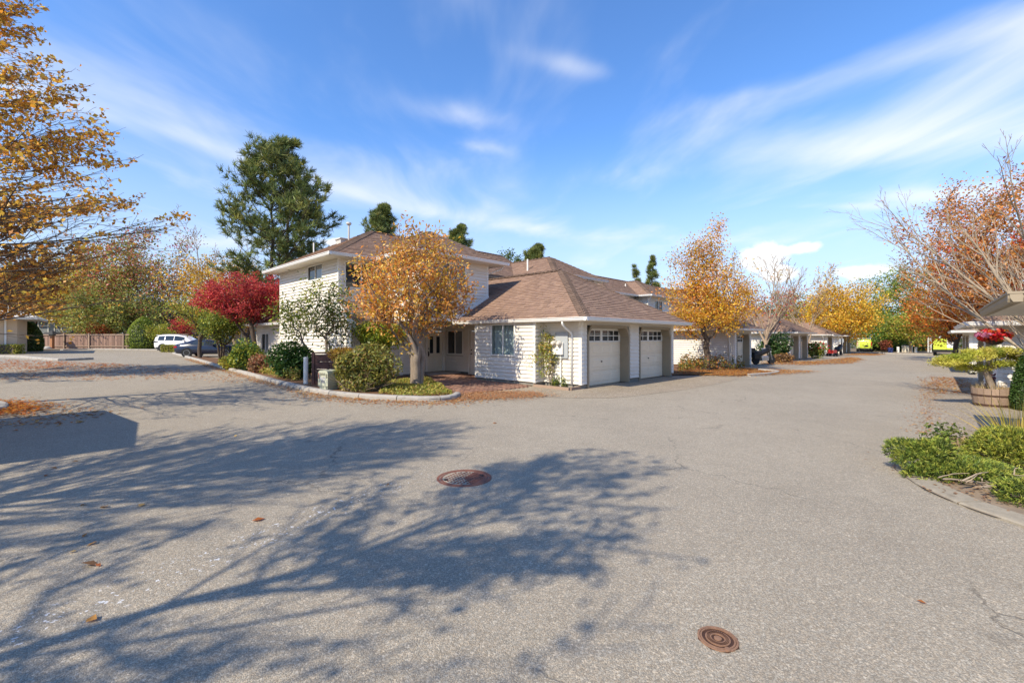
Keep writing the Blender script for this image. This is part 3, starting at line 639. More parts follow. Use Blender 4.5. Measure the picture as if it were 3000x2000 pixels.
# ---------------------------------------------------------------- the corner house
SL = 0.57
def corner_house():
    R = thing('house', 'white-sided two-storey corner house with brown shingle roofs and two garage doors', 'house', (G0.x, G0.y, 0), ROT)
    for x0, x1, y0, y1 in ((0.02, 7.48, 0.03, 0.2), (0.03, 0.2, 0.2, 1.72), (-0.48, 0.1, 1.73, 4.95), (1.03, 1.3, 5.0, 8.92), (-0.9, 1.0, 8.95, 9.2), (-4.28, -0.93, 8.39, 8.7), (-4.28, -3.9, 8.7, 16.4), (-3.77, -3.5, 16.4, 22)):
        if y0 > 0.1 or x0 < 0: fo = MB(); fo.box(x0, x1, y0, y1, -0.4, 0.16); fo.build('foundation', M['found'], R)
    for x0, x1 in ((0.02, 0.42), (3.30, 4.26), (7.19, 7.48)): fo = MB(); fo.box(x0, x1, 0.03, 0.2, -0.4, 0.16); fo.build('foundation', M['found'], R)
    # --- garage
    Wg = Wall(R, (0, 0), (7.5, 0), 0.14, 2.37, holes=[(0.36, 3.36, 0, 2.24), (4.2, 7.25, 0, 2.24)], corner=(True, True))
    garage_bay(Wg, 0.36, 3.36); garage_bay(Wg, 4.2, 7.25)
    n = Wg.mb(); n.box(0.14, 0.19, 0.03, 0.045, 1.28, 1.66); n.build('number_plate', M['white'], R, recalc=True)
    Wall(R, (7.5, 0), (7.5, 7), 0.14, 2.37, boards=False, corner=(False, False))
    Wm = Wall(R, (0, 1.7), (0, 0), 0.14, 2.37, corner=(False, True))
    Wall(R, (-0.5, 1.7), (0, 1.7), 0.14, 2.37, corner=(False, False))
    Ww = Wall(R, (-0.5, 4.98), (-0.5, 1.7), 0.14, 2.37, holes=[(0.98, 2.22, 1.12, 2.30)])
    Ww.window(0.98, 2.22, 1.12, 2.28, mats=('clear', 'clear'), curtain=True)
    dk = Ww.mb(); dk.box(0.7, 2.5, -0.62, -0.6, 0.9, 2.36); dk.build('room_wall', M['curtain'], R)
    Wall(R, (1.0, 4.98), (-0.5, 4.98), 0.14, 2.37, boards=False, corner=(False, False))
    # meters on the recessed wall
    bx = Wm.mb(); bx.cbox(0.62, 1.18, 0.03, 0.10, 1.05, 1.98, 0.01); mt = bx.build('meter_board', M['grey'], R, recalc=True)
    bb = Wm.mb(); bb.cbox(0.52, 1.02, 0.105, 0.20, 1.18, 1.62, 0.02); bb.build('meter_box', M['white'], mt, recalc=True)
    for k in range(2):
        g = MB(); g.M = Wm.M @ Matrix.Translation((0.65+k*0.25, 0.2, 1.58)) @ Matrix.Rotation(-math.pi/2, 4, 'X')
        g.lathe([(0.105, 0), (0.105, 0.03), (0.09, 0.05), (0.085, 0.10), (0.06, 0.14), (0.0, 0.15)], 16); g.build('meter', M['stone'], mt, smooth=True, recalc=True)
    pp = Wm.mb(); pp.tube([(0.86, 0.09, 0.0), (0.86, 0.09, 1.2)], 0.035, 8); pp.tube([(0.30, 0.05, 2.3), (0.30, 0.05, 0.2)], 0.008, 5); pp.build('conduit', M['white'], mt)
    # garage roof: hip end over the doors, ridge running back
    a0, a1, b0, zs, ze = -0.6, 8.1, -0.6, 2.37, 2.47; h = (a1-a0)/2; zr = ze+SL*h; am = a0+h; bR = b0+h; bE = 13.0; bB = 6.33
    rb = MB()
    ts = lambda a: ze+SL*(a-a0)
    vs = [(a0, b0, ze), (a0, bB, ze), (1.46, bB, ts(1.46)), (1.46, bE, ts(1.46)), (am, bE, zr), (am, bR, zr), (a1, b0, ze), (a1, bE, ze)]
    vs += [(a0, b0, zs), (a0, bB, zs), (1.46, bB, zs), (1.46, bE, zs), (a1, bE, zs), (a1, b0, zs)]
    ro = rb.add(vs, [(0, 5, 4, 3, 2, 1), (0, 6, 5), (6, 7, 4, 5), (0, 1, 9, 8), (0, 8, 13, 6), (6, 13, 12, 7), (1, 2, 10, 9)]).build('roof', M['roof'], R, recalc=True)
    so = MB(); so.prism([(a0, b0), (a1, b0), (a1, bE), (1.46, bE), (1.46, bB), (a0, bB)], zs-0.014, zs-0.002); so.build('soffit', M['soffit'], R)
    sb = MB()
    tB = 1.46-a0
    shingles(sb, (a0, bE), (a0, b0), ze, SL, lambda t: (bE-bB) if t < tB else 0.0, lambda t: (bE-b0)-t, h)
    shingles(sb, (a0, b0), (a1, b0), ze, SL, lambda t: t, lambda t: (a1-a0)-t, h)
    sb.build('shingles', M['shingle'], ro, kind='stuff')
    caps(R, (a0+0.05, b0+0.05, ze+0.01), (am, bR, zr+0.02)); caps(R, (a1-0.05, b0+0.05, ze+0.01), (am, bR, zr+0.02), 0.24); caps(R, (am, bR, zr+0.02), (am, bE, zr+0.02), 0.24)
    gutter(R, (a0, bB), (a0, b0-0.12), zs-0.01); gutter(R, (a0-0.12, b0), (a1, b0), zs-0.01)
    ds = MB(); ds.tube([(-0.62, 0.36, 2.37), (-0.62, 0.36, 2.27), (-0.48, 0.36, 2.15), (-0.14, 0.36, 1.98), (-0.07, 0.36, 1.88), (-0.07, 0.36, 0.12)], 0.042, 8)
    ds.build('downspout', M['gutter'], R, smooth=True)
    # flashing trim where the roof meets the upper wall
    fl = MB(); fl.extr([(0, 0), (0.06, 0), (0.06, 0.14), (0, 0.14)], (a0, bB-0.0, ze), (1.5, bB-0.0, ts(1.5))); fl.build('flashing', M['white'], R, recalc=True)
    # --- upper block over the entry (cantilevered)
    zu, zt = 2.72, 5.2
    Wb = Wall(R, (-2.36, 6.36), (1.46, 6.36), zu, zt, holes=[(0.7, 2.4, 3.9, 5.0)])
    Wb.window(0.7, 2.4, 3.9, 5.0, panes=2)
    Wb2 = Wall(R, (-2.36, 9.53), (-2.36, 6.36), zu, zt, corner=(False, True), holes=[(0.9, 2.3, 3.9, 5.0)])
    Wb2.window(0.9, 2.3, 3.9, 5.0)
    Wall(R, (1.46, 6.36), (1.46, 12), zu, zt, corner=(True, False))
    cl = MB(); cl.box(-2.34, 1.44, 6.38, 9.5, zu-0.05, zu-0.01); cl.build('porch_ceiling', M['soffit'], R)
    cb = MB(); cb.box(-2.38, 1.4, 6.31, 6.35, zu-0.22, zu+0.02); cb.box(-2.42, -2.38, 6.31, 9.5, zu-0.22, zu+0.02); cb.build('fascia_board', M['white'], R)
    ze2 = 5.31
    ro, r0, r1, hb = hip_block(R, -2.96, 2.1, 5.75, 12.96, zt, ze2, SL, 'b', planes=('S', 'W'))
    caps(R, (2.05, 5.8, ze2+0.01), (r0[0], r0[1], r0[2]+0.02), 0.22); caps(R, (-2.91, 5.8, ze2+0.01), (r0[0], r0[1], r0[2]+0.02), 0.22); caps(R, (r0[0], r0[1], r0[2]+0.02), (r1[0], r1[1], r1[2]+0.02), 0.24)
    gutter(R, (-3.08, 5.75), (2.1, 5.75), zt-0.01); gutter(R, (-2.96, 8.6), (-2.96, 5.63), zt-0.01); gutter(R, (2.1, 5.63), (2.1, 12), zt-0.01)
    d2 = MB(); d2.tube([(2.15, 6.0, 5.2), (2.1, 6.1, 5.05), (1.55, 6.5, 4.8), (1.52, 6.55, 4.0)], 0.04, 8); d2.build('downspout', M['gutter'], R, smooth=True)
    # --- two-storey block on the left
    sm = lambda z: 16.4-(8.36 if z < 2.71 else (9.53 if z > 3.38 else 9.53-(3.38-z)/0.572))
    Wa = Wall(R, (-4.31, 16.4), (-4.31, 8.36), 0.14, zt, smax=sm, corner=(True, False), holes=[(3.7, 5.26, 4.5, 5.12)])
    Wa.window(3.7, 5.26, 4.5, 5.12)
    ct = Wa.mb(); ct.box(16.4-9.53-0.09, 16.4-9.53+0.03, -0.03, 0.034, 3.36, zt); ct.box(16.4-8.36-0.09, 16.4-8.36+0.03, -0.03, 0.034, 0.12, 2.66); ct.build('corner_trim', M['white'], R, recalc=True)
    Wu = Wall(R, (-4.31, 9.53), (-2.3, 9.53), 3.2, zt, holes=[(0.3, 1.75, 4.0, 5.05)], corner=(True, False))
    Wu.window(0.3, 1.75, 4.0, 5.05, panes=2, mats=('glass', 'glass'))
    Wl = Wall(R, (-4.31, 8.36), (-0.9, 8.36), 0.14, 2.6, holes=[(0.35, 1.75, 0.9, 2.2)], corner=(True, True), trim=0.12)
    Wl.window(0.35, 1.75, 0.9, 2.2)
    wt = Wl.mb(); wt.box(2.18, 2.40, 0.03, 0.06, 0.12, 2.6); wt.build('corner_trim', M['white'], R, recalc=True)
    Wall(R, (-0.9, 8.36), (-0.9, 8.92), 0.14, 2.6, boards=False, corner=(False, False))
    # pent roof between the storeys
    pr = MB(); x0, x1 = -4.42, -2.2
    pr.add([(x0, 7.73, 2.35), (x1, 7.73, 2.35), (x1, 9.53, 3.38), (x0, 9.53, 3.38), (x0, 7.73, 2.27), (x1, 7.73, 2.27), (x1, 9.53, 3.30), (x0, 9.53, 3.30)],
           [(0, 1, 2, 3), (7, 6, 5, 4), (0, 4, 5, 1), (1, 5, 6, 2), (3, 2, 6, 7), (0, 3, 7, 4)])
    po = pr.build('pent_roof', M['roof'], R, recalc=True); sb = MB()
    shingles(sb, (x0, 7.73), (x1, 7.73), 2.352, 0.572, lambda t: 0, lambda t: x1-x0, 1.75); sb.build('shingles', M['shingle'], po, kind='stuff')
    bg = MB(); bg.extr([(-0.03, -0.16), (0.03, -0.16), (0.03, 0.03), (-0.03, 0.03)], (x0-0.03, 9.55, 3.36), (x0-0.03, 7.66, 2.28)); bg.build('barge_board', M['white'], R, recalc=True)
    gutter(R, (x0, 7.73), (x1, 7.73), 2.24)
    ro, r0, r1, hb = hip_block(R, -4.93, 9.0, 8.93, 17.0, zt, ze2, SL*0.95, 'a', planes=('S', 'W'))
    caps(R, (-4.88, 8.98, ze2+0.01), (r0[0], r0[1], r0[2]+0.02), 0.22); caps(R, (-4.88, 16.95, ze2+0.01), (r0[0], r0[1], r0[2]+0.02), 0.24); caps(R, r0, r1, 0.26)
    gutter(R, (-4.93, 17.0), (-4.93, 8.81), zt-0.01); gutter(R, (-5.05, 8.93), (-2.9, 8.93), zt-0.01)
    v = MB(); v.tube([(-3.0, 15.3, 6.0), (-3.0, 15.3, 6.9)], 0.04, 8); v.build('vent_pipe', M['white'], R)
    v = MB(); v.box(-2.3, -1.5, 13.6, 14.2, 6.3, 6.98); v.box(-2.35, -1.45, 13.55, 14.25, 6.98, 7.04); v.tube([(-2.0, 13.3, 6.9), (-2.0, 13.3, 7.7)], 0.05, 8); v.lathe([(0.1, 7.7), (0.14, 7.75), (0.12, 7.83), (0.0, 7.86)], 10, (-2.0, 13.3, 0)); v.build('chimney', M['stone'], R)
    # --- entry
    We = Wall(R, (1.0, 8.92), (1.0, 4.98), 0.14, 2.7, holes=[(0.12, 1.31, 0.98, 2.12), (1.84, 2.74, 0.0, 2.1)], corner=(False, False))
    We.window(0.14, 1.29, 1.0, 2.1)
    sd = We.mb(); sd.box(1.76, 1.84, -0.05, 0.04, 0.02, 2.2); sd.box(2.74, 2.82, -0.05, 0.04, 0.02, 2.2); sd.box(1.84, 2.74, -0.05, 0.04, 2.1, 2.2); sd.build('door_frame', M['white'], R, recalc=True)
    sd = We.mb(); sd.box(1.85, 2.73, -0.05, -0.01, 0.05, 2.09); so_ = sd.build('side_door', M['white'], R, recalc=True)
    hd = We.mb(); hd.lathe([(0.025, 0), (0.03, 0.04), (0.0, 0.06)], 8, (1.95, -0.005, 1.0)); hd.tube([(1.95, -0.01, 1.02), (1.95, 0.05, 1.02)], 0.028, 8); hd.tube([(1.95, -0.01, 1.2), (1.95, 0.03, 1.2)], 0.026, 8); hd.build('handle', M['black'], so_)
    Wd = Wall(R, (-0.9, 8.92), (1.0, 8.92), 0.14, 2.7, holes=[(0.66, 1.74, 0, 2.2)], corner=(False, False))
    fr = Wd.mb(); fr.box(0.62, 0.74, -0.08, 0.045, 0.02, 2.2); fr.box(1.66, 1.78, -0.08, 0.045, 0.02, 2.2); fr.box(0.74, 1.66, -0.08, 0.045, 2.1, 2.2); fr.box(0.70, 1.70, -0.08, 0.06, 0.0, 0.045); fr.build('door_frame', M['white'], R, recalc=True)
    dd = Wd.mb(); dd.box(0.75, 1.65, -0.06, -0.02, 0.05, 2.09)
    for x0, x1 in ((0.87, 1.14), (1.26, 1.53)):
        y = -0.02; a, b = 0.25, 0.85
        dd.add([(x0, y, a), (x1, y, a), (x1, y, b), (x0, y, b), (x0+0.04, y+0.015, a+0.04), (x1-0.04, y+0.015, a+0.04), (x1-0.04, y+0.015, b-0.04), (x0+0.04, y+0.015, b-0.04)], [(4, 5, 6, 7), (0, 1, 5, 4), (1, 2, 6, 5), (2, 3, 7, 6), (3, 0, 4, 7)])
    do = dd.build('front_door', M['fdoor'], R)
    for x0 in (0.90, 1.30):
        g = Wd.mb(); g.box(x0-0.03, x0+0.23, -0.02, -0.012, 0.99, 1.87); g.build('pane_frame', M['fdoor'], do, recalc=True)
        g = Wd.mb(); g.box(x0, x0+0.20, -0.015, -0.008, 1.02, 1.84); g.build('pane', M['glass'], do, recalc=True)
    hd = Wd.mb(); hd.box(0.80, 0.84, -0.02, 0.02, 0.88, 1.12); hd.tube([(0.82, 0.0, 1.25), (0.82, 0.03, 1.25)], 0.03, 8); hd.tube([(0.82, 0.03, 0.9), (0.82, 0.07, 0.98), (0.82, 0.03, 1.08)], 0.012, 6); hd.build('handle', M['black'], do)
    mbx = We.mb(); mbx.cbox(0.55, 0.85, 0.03, 0.12, 0.6, 0.62, 0.005); mbx.build('tap', M['white'], R)
    # --- lower wing at the left end
    Wl2 = Wall(R, (-3.8, 22), (-3.8, 16.4), 0.14, 2.5, holes=[(1.0, 2.2, 0.5, 2.0)], corner=(True, False)); Wl2.window(1.0, 2.2, 0.5, 2.0)
    Wall(R, (2, 22), (-3.8, 22), 0.14, 2.5, boards=False, corner=(False, False))
    hip_block(R, -4.3, 3, 16.0, 22.6, 2.5, 2.6, 0.5, 'a', planes=('S',), close_far=True)
    gutter(R, (-4.3, 22.6), (-4.3, 16.5), 2.49)
    ps = MB(); ps.box(-4.25, -4.05, 23.4, 23.6, 0.0, 2.5); ps.box(-4.3, -4.0, 23.35, 23.65, 0.0, 0.12); ps.box(-4.4, 2, 22.6, 23.9, 2.5, 2.62); ps.build('porch_post', M['white'], R)
    return R
corner_house()

# entry paving: bricks in a running bond, one low step at the door
def inside(poly, x, y):
    c = False; n = len(poly)
    for i in range(n):
        x0, y0 = poly[i][:2]; x1, y1 = poly[i-1][:2]
        if (y0 > y) != (y1 > y) and x < (x1-x0)*(y-y0)/(y1-y0)+x0: c = not c
    return c
def paving():
    mb = MB(); rng = random.Random(3)
    pal = [(0.21, 0.105, 0.07), (0.26, 0.135, 0.09), (0.17, 0.09, 0.065), (0.29, 0.165, 0.11)]
    poly = [tuple(p.xy) for p in (gnd(1342, 1158), gnd(1450, 1156), gnd(1530, 1142), hl(-0.54, 1.9), hl(-0.54, 4.95), hl(0.97, 5.02), hl(0.97, 8.85), hl(-0.85, 8.85), hl(-0.95, 8.28), hl(-2.2, 8.28), hl(-1.9, 6.3))]
    a = -4.6; r = 0
    while a < 0.98:
        b = 1.6 + (0.11 if r % 2 else 0)
        while b < 8.85:
            q = hl(a+0.05, b+0.1)
            if inside(poly, q.x, q.y):
                p = hl(a, b); mb.M = Matrix.Translation((p.x, p.y, gz(p.x)+0.008+rng.uniform(0, 0.005))) @ Matrix.Rotation(ROT, 4, 'Z')
                c = rng.choice(pal); j = rng.uniform(0.8, 1.2); mb.col = tuple(k*j for k in c)
                mb.add([(0, 0, 0), (0.10, 0, 0), (0.10, 0.208, 0), (0, 0.208, 0), (0, 0, 0.018), (0.10, 0, 0.018), (0.10, 0.208, 0.018), (0, 0.208, 0.018)], [(4, 5, 6, 7), (0, 1, 5, 4), (3, 0, 4, 7)])
            b += 0.218
        a += 0.11; r += 1
    return mb.build('brick_paving', M['paver'], kind='stuff')
paving()
st = thing('porch_step', 'low concrete step in front of the cream front door', 'step', tuple(hl(0, 8, 0)), ROT)
m_ = MB(); m_.cbox(-0.85, 0.98, -0.25, 0.88, -0.05, 0.13, 0.015); m_.build('slab', M['conc'], st)

# ---------------------------------------------------------------- other houses of the row
def rear_block(name, label, a0, a1, b0, loc_gable=False, b1=14.0, vent=True):
    R = thing(name, label, 'house', (G0.x, G0.y, 0), ROT, group='two-storey houses behind the corner house')
    W = Wall(R, (a0, b0), (a1, b0), 2.6, 5.2, mesh=BOARDF, holes=[(1.2, 2.6, 4.0, 4.9)]); W.window(1.2, 2.6, 4.0, 4.9)
    W2 = Wall(R, (a0, b1-2), (a0, b0), 2.0, 5.2, mesh=BOARDF, corner=(False, True))
    Wall(R, (a1, b0), (a1, b1-2), 2.0, 5.2, mesh=BOARDF, boards=False, corner=(True, False))
    Wall(R, (a0+0.3, b0+0.3), (a1-0.3, b0+0.3), 0.0, 2.6, boards=False, corner=(False, False))
    ro, r0, r1, h = hip_block(R, a0-0.6, a1+0.6, b0-0.6, b1, 5.2, 5.31, SL, 'b', planes=('S', 'W'))
    caps(R, (a1+0.55, b0-0.55, 5.32), (r0[0], r0[1], r0[2]+0.02), 0.26); caps(R, (a0-0.55, b0-0.55, 5.32), (r0[0], r0[1], r0[2]+0.02), 0.26)
    caps(R, r0, r1, 0.3)
    gutter(R, (a0-0.72, b0-0.6), (a1+0.6, b0-0.6), 5.19); gutter(R, (a0-0.6, b1), (a0-0.6, b0-0.72), 5.19)
    if vent:
        v = MB(); v.tube([(a0+0.2, b0+2.2, 5.6), (a0+0.2, b0+2.2, 6.45)], 0.05, 8); v.build('vent_pipe', M['white'], R)
    d = MB(); d.tube([(a0-0.5, b0-0.5, 5.2), (a0-0.4, b0-0.4, 5.0), (a0-0.05, b0-0.05, 4.8), (a0-0.05, b0-0.05, 3.4)], 0.045, 8); d.build('downspout', M['gutter'], R, smooth=True)
    sk = MB(); sk.M = Matrix.Translation((a0+0.9, b0+1.8, 5.31+SL*1.5)) ; 
    return R
rear_block('house', 'grey-sided upper storey with hip roof just behind the corner house garage roof', 6.6, 10.5, 6.36)
rear_block('house', 'upper storey with vent pipe farther back, white gutter and downspout at its near corner', 21.6, 26.0, 8.3)
rear_block('house', 'distant upper storey with hip roof behind the yellow street tree', 33.0, 38.0, 7.0)

def long_roof():
    R = thing('house', 'long low-ridged brown roof running behind the far garages, partly hidden by nearer roofs', 'house', (G0.x, G0.y, 0), ROT, group='two-storey houses behind the corner house')
    W = Wall(R, (16.9, 14.3), (16.9, 9.5), 0.0, 5.2, mesh=BOARDF, corner=(False, True)); Wall(R, (16.9, 9.5), (42, 9.5), 2.4, 5.2, mesh=BOARDF, corner=(False, False))
    ro, r0, r1, h = hip_block(R, 16.3, 42, 8.9, 14.9, 5.2, 5.31, SL, 'a', planes=('S', 'W'))
    caps(R, (16.35, 8.95, 5.32), (r0[0], r0[1], r0[2]+0.02), 0.3); caps(R, r0, r1, 0.4)
    gutter(R, (16.3, 14.9), (16.3, 8.78), 5.19); gutter(R, (16.18, 8.9), (42, 8.9), 5.19)
long_roof()

def garage_unit(label, a0, a1, depth, doors, tabs=True, side=1, zoff=0.0, group='garages along the street', b_face=0.0, roof_planes=('S', 'W'), cap=True, wallb=True, windows=True):
    """single-storey garage wing; side=1 faces -b (left of the street)"""
    base = hl(a0, b_face)
    R = thing('garage', label, 'garage', (base.x, base.y, base.z), ROT, group=group)
    w = a1-a0
    holes = [(d0, d1, 0, 2.2) for d0, d1 in doors]
    W = Wall(R, (0, 0), (w, 0), 0.12, 2.36, mesh=BOARDF, holes=holes)
    for d0, d1 in doors: garage_bay(W, d0, d1, zt=2.2, windows=windows)
    Wall(R, (0, depth), (0, 0), 0.12, 2.36, mesh=BOARDF, corner=(False, True))
    Wall(R, (w, 0), (w, depth), 0.12, 2.36, boards=False, corner=(True, False))
    for x0, x1, y0, y1 in [(0.03, 0.2, 0.2, depth), (0.03, doors[0][0]+0.05, 0.03, 0.2), (doors[-1][1]-0.05, w-0.03, 0.03, 0.2)]+[(p1-0.05, q0+0.05, 0.03, 0.2) for (p0, p1), (q0, q1) in zip(doors[:-1], doors[1:])]:
        f = MB(); f.box(x0, x1, y0, y1, -0.5, 0.14); f.build('foundation', M['found'], R)
    ro, r0, r1, h = hip_block(R, -0.6, w+0.6, -0.6, depth+3, 2.36, 2.46, SL, 'b', planes=roof_planes)
    if cap:
        caps(R, (-0.55, -0.55, 2.47), (r0[0], r0[1], r0[2]+0.02), 0.26); caps(R, (w+0.55, -0.55, 2.47), (r0[0], r0[1], r0[2]+0.02), 0.3)
    gutter(R, (-0.6, depth+3), (-0.6, -0.72), 2.35); gutter(R, (-0.72, -0.6), (w+0.6, -0.6), 2.35)
    d = MB(); d.tube([(-0.6, 0.3, 2.36), (-0.5, 0.3, 2.2), (-0.08, 0.3, 1.95), (-0.08, 0.3, 0.1)], 0.045, 8); d.build('downspout', M['gutter'], R, smooth=True)
    return R
garage_unit('second garage, one door, white side wall behind the yellow street tree', 16.5, 19.8, 8, [(0.35, 2.95)])
garage_unit('third garage with two doors beyond the parked motorcycle', 30.9, 38.2, 8, [(0.4, 3.3), (4.1, 7.0)])
garage_unit('fourth garage with one door and red toy cart by its corner', 49.0, 52.8, 7, [(0.5, 3.3)])
garage_unit('last garage on the left side, next to the lime van', 60.7, 68.3, 7, [(0.4, 3.3), (4.2, 7.1)])

def right_garage(label, a0, a1, b_face=-10.4, depth=7.0, bay=True, boards=True, gm='gutter'):
    base = hl(a0, b_face)
    R = thing('garage', label, 'garage', (base.x, base.y, base.z), ROT, group='garages along the right side')
    w = a1-a0
    # faces +b: travel from a1 to a0 at b=0
    W = Wall(R, (w, 0), (0, 0), 0.12, 2.3, mesh=BOARDF, boards=boards, holes=[(0.5, 3.3, 0, 2.15), (4.3, 7.1, 0, 2.15)] if bay else [])
    if bay:
        garage_bay(W, 0.5, 3.3, zt=2.15); garage_bay(W, 4.3, 7.1, zt=2.15)
    Wall(R, (0, 0), (0, -depth), 0.12, 2.3, mesh=BOARDF, boards=boards, corner=(True, False))
    Wall(R, (w, -depth), (w, 0), 0.12, 2.3, boards=False, corner=(False, False))
    f = MB(); f.box(0.03, 0.2, -depth, -0.2, -0.5, 0.14); f.build('foundation', M['found'], R)
    ro, r0, r1, h = hip_block(R, -0.6, w+0.6, -depth-0.6, 0.65, 2.3, 2.4, SL, 'b' if False else 'a', planes=('S', 'N'), close_far=True)
    caps(R, (-0.55, 0.6, 2.41), (r0[0], r0[1], r0[2]+0.02), 0.26)
    gutter(R, (w+0.6, 0.65), (-0.72, 0.65), 2.29, mat=gm); gutter(R, (-0.6, 0.77), (-0.6, -depth-0.6), 2.29, mat=gm)
    return R
right_garage('near garage whose eave corner, coloured as if shaded, juts into the upper right edge', -4.25, -0.55, bay=False, gm='taupe')  # taupe replaces the white gutter here, putting eave shade into the colour
right_garage('shaded garage with hip roof behind the barrel planter and red flower basket', 7.2, 15.6)
right_garage('farther right-hand garage past the flower basket, beside the lime truck', 22.0, 30.4)
# house behind the camera on the left, whose roof throws the square shadow on the road
def left_house(label, a1, b0, b1, L=7.0):
    base = hl(a1, b0); R = thing('garage', label, 'garage', (base.x, base.y, base.z), ROT)
    Wall(R, (-L, 0), (0, 0), 0.1, 2.3, boards=False, corner=(False, False)); Wall(R, (0, 0), (0, b1-b0), 0.1, 2.3, boards=False, corner=(False, False))
    Wall(R, (0, b1-b0), (-L, b1-b0), 0.1, 2.3, boards=False, corner=(False, False))
    hip_block(R, -L, 0.6, -0.6, b1-b0+0.6, 2.3, 2.42, 0.12, 'a', planes=())
    return R
left_house('low garage just outside the frame casting the square roof shadow', -15.3, 0.9, 4.6)

def far_house():
    R = thing('house', 'tan stucco garage wall with pale soffit at the far left edge', 'house', tuple(gnd(50, 1036)), math.radians(42))
    m = MB(); m.box(-14, 0, 0.0, 6, -0.4, 3.0); m.build('wall', M['tan'], R)
    for k in range(7):
        p = MB(); p.box(-1.55-k*0.9, -0.75-k*0.9, -0.05, 0, 0.2, 2.7); p.build('wall_panel', M['tan'], R)
    t = MB(); t.box(-0.72, -0.6, -0.09, 0, 0.0, 2.95); t.build('corner_trim', M['white'], R)
    r = MB(); r.add([(-15, -1.2, 3.0), (1.3, -1.2, 2.95), (1.3, 7, 2.95), (-15, 7, 3.0), (-15, -1.2, 3.2), (1.3, -1.2, 3.12), (1.3, 7, 3.12), (-15, 7, 3.2), (-15, 2.8, 5.2), (-1.4, 2.8, 4.5)],
        [(0, 3, 2, 1), (0, 1, 5, 4), (1, 2, 6, 5), (2, 3, 7, 6), (4, 5, 9, 8), (5, 6, 9), (6, 7, 8, 9), (3, 0, 4, 8, 7)])
    r.build('roof', M['soffit'], R, recalc=True)
    # slate house behind the fence
    b = at(105, 988, 66); R = thing('house', 'slate grey house with dark roof and white-framed windows behind the plank fence', 'house', (b.x, b.y, gz(b.x)), 0)
    m = MB(); m.box(-6, 5.2, 0, 8, -0.5, 3.9); m.box(-1.6, -0.2, -0.6, 0, 2.4, 4.6); m.build('wall', M['greywall'], R)
    r = MB(); r.add([(-6.5, -0.7, 3.85), (6.0, -0.7, 3.75), (6.0, 8.5, 3.85), (-6.5, 8.5, 3.85), (-6.5, 4, 6.6), (2.4, 4, 6.6)], [(0, 1, 5, 4), (1, 2, 5), (2, 3, 4, 5), (3, 0, 4), (0, 3, 2, 1)]); r.build('roof', M['darkroof'], R, recalc=True)
    g = MB(); g.add([(-3.2, -1.0, 4.2), (-0.6, -1.0, 4.2), (-0.3, -1.0, 5.4), (-1.9, -1.0, 6.2), (-3.5, -1.0, 5.4), (-3.2, 2.5, 4.2), (-0.6, 2.5, 4.2), (-0.3, 2.5, 5.4), (-1.9, 2.5, 6.2), (-3.5, 2.5, 5.4)], [(0, 1, 2, 3, 4), (9, 8, 7, 6, 5), (0, 5, 6, 1), (1, 6, 7, 2), (2, 7, 8, 3), (3, 8, 9, 4), (4, 9, 5, 0)]); g.build('gable', M['stone'], R, recalc=True)
    e = MB(); e.box(-0.2, 6.2, -0.95, -0.72, 3.62, 3.74); e.build('gutter', M['white'], R)
    for x0, x1, z0, z1 in ((1.95, 2.75, 2.0, 3.2), (0.05, 0.35, 2.2, 3.6), (3.9, 4.7, 2.2, 3.2)):
        w = MB(); w.box(x0-0.1, x1+0.1, -0.07, 0, z0-0.1, z1+0.1); wo = w.build('window', M['white'], R); w = MB(); w.box(x0, x1, -0.09, -0.07, z0, z1); w.build('pane', M['glass'], wo)
    l = MB(); l.add([(1.6, -2.4, 1.1), (6.5, -2.4, 1.1), (6.5, 0, 1.9), (1.6, 0, 1.9), (1.6, -2.4, 1.0), (6.5, -2.4, 1.0), (6.5, 0, 1.8), (1.6, 0, 1.8)], [(0, 1, 2, 3), (7, 6, 5, 4), (0, 4, 5, 1), (1, 5, 6, 2), (3, 7, 4, 0)]); l.build('porch_roof', M['darkroof'], R)
    b = at(505, 988, 64); R = thing('house', 'olive grey house partly hidden behind the white car and trees', 'house', (b.x, b.y, gz(b.x)), 0)
    m = MB(); m.box(-7, 8, 0, 7, -0.5, 4.2); m.build('wall', M['greenwall'], R)
    r = MB(); r.add([(-7.6, -0.8, 4.2), (8.6, -0.8, 4.2), (8.6, 7.6, 4.2), (-7.6, 7.6, 4.2), (-3.5, 3.4, 6.4), (4.5, 3.4, 6.4)], [(0, 1, 5, 4), (1, 2, 5), (2, 3, 4, 5), (3, 0, 4), (0, 3, 2, 1)]); r.build('roof', M['darkroof'], R, recalc=True)
    for x0, x1, z0, z1 in ((3.0, 4.4, 2.0, 3.4), (-4.8, -3.4, 1.0, 2.6)):
        w = MB(); w.box(x0-0.1, x1+0.1, -0.07, 0, z0-0.1, z1+0.1); wo = w.build('window', M['white'], R); w = MB(); w.box(x0, x1, -0.09, -0.07, z0, z1); w.build('pane', M['glass'], wo)
far_house()

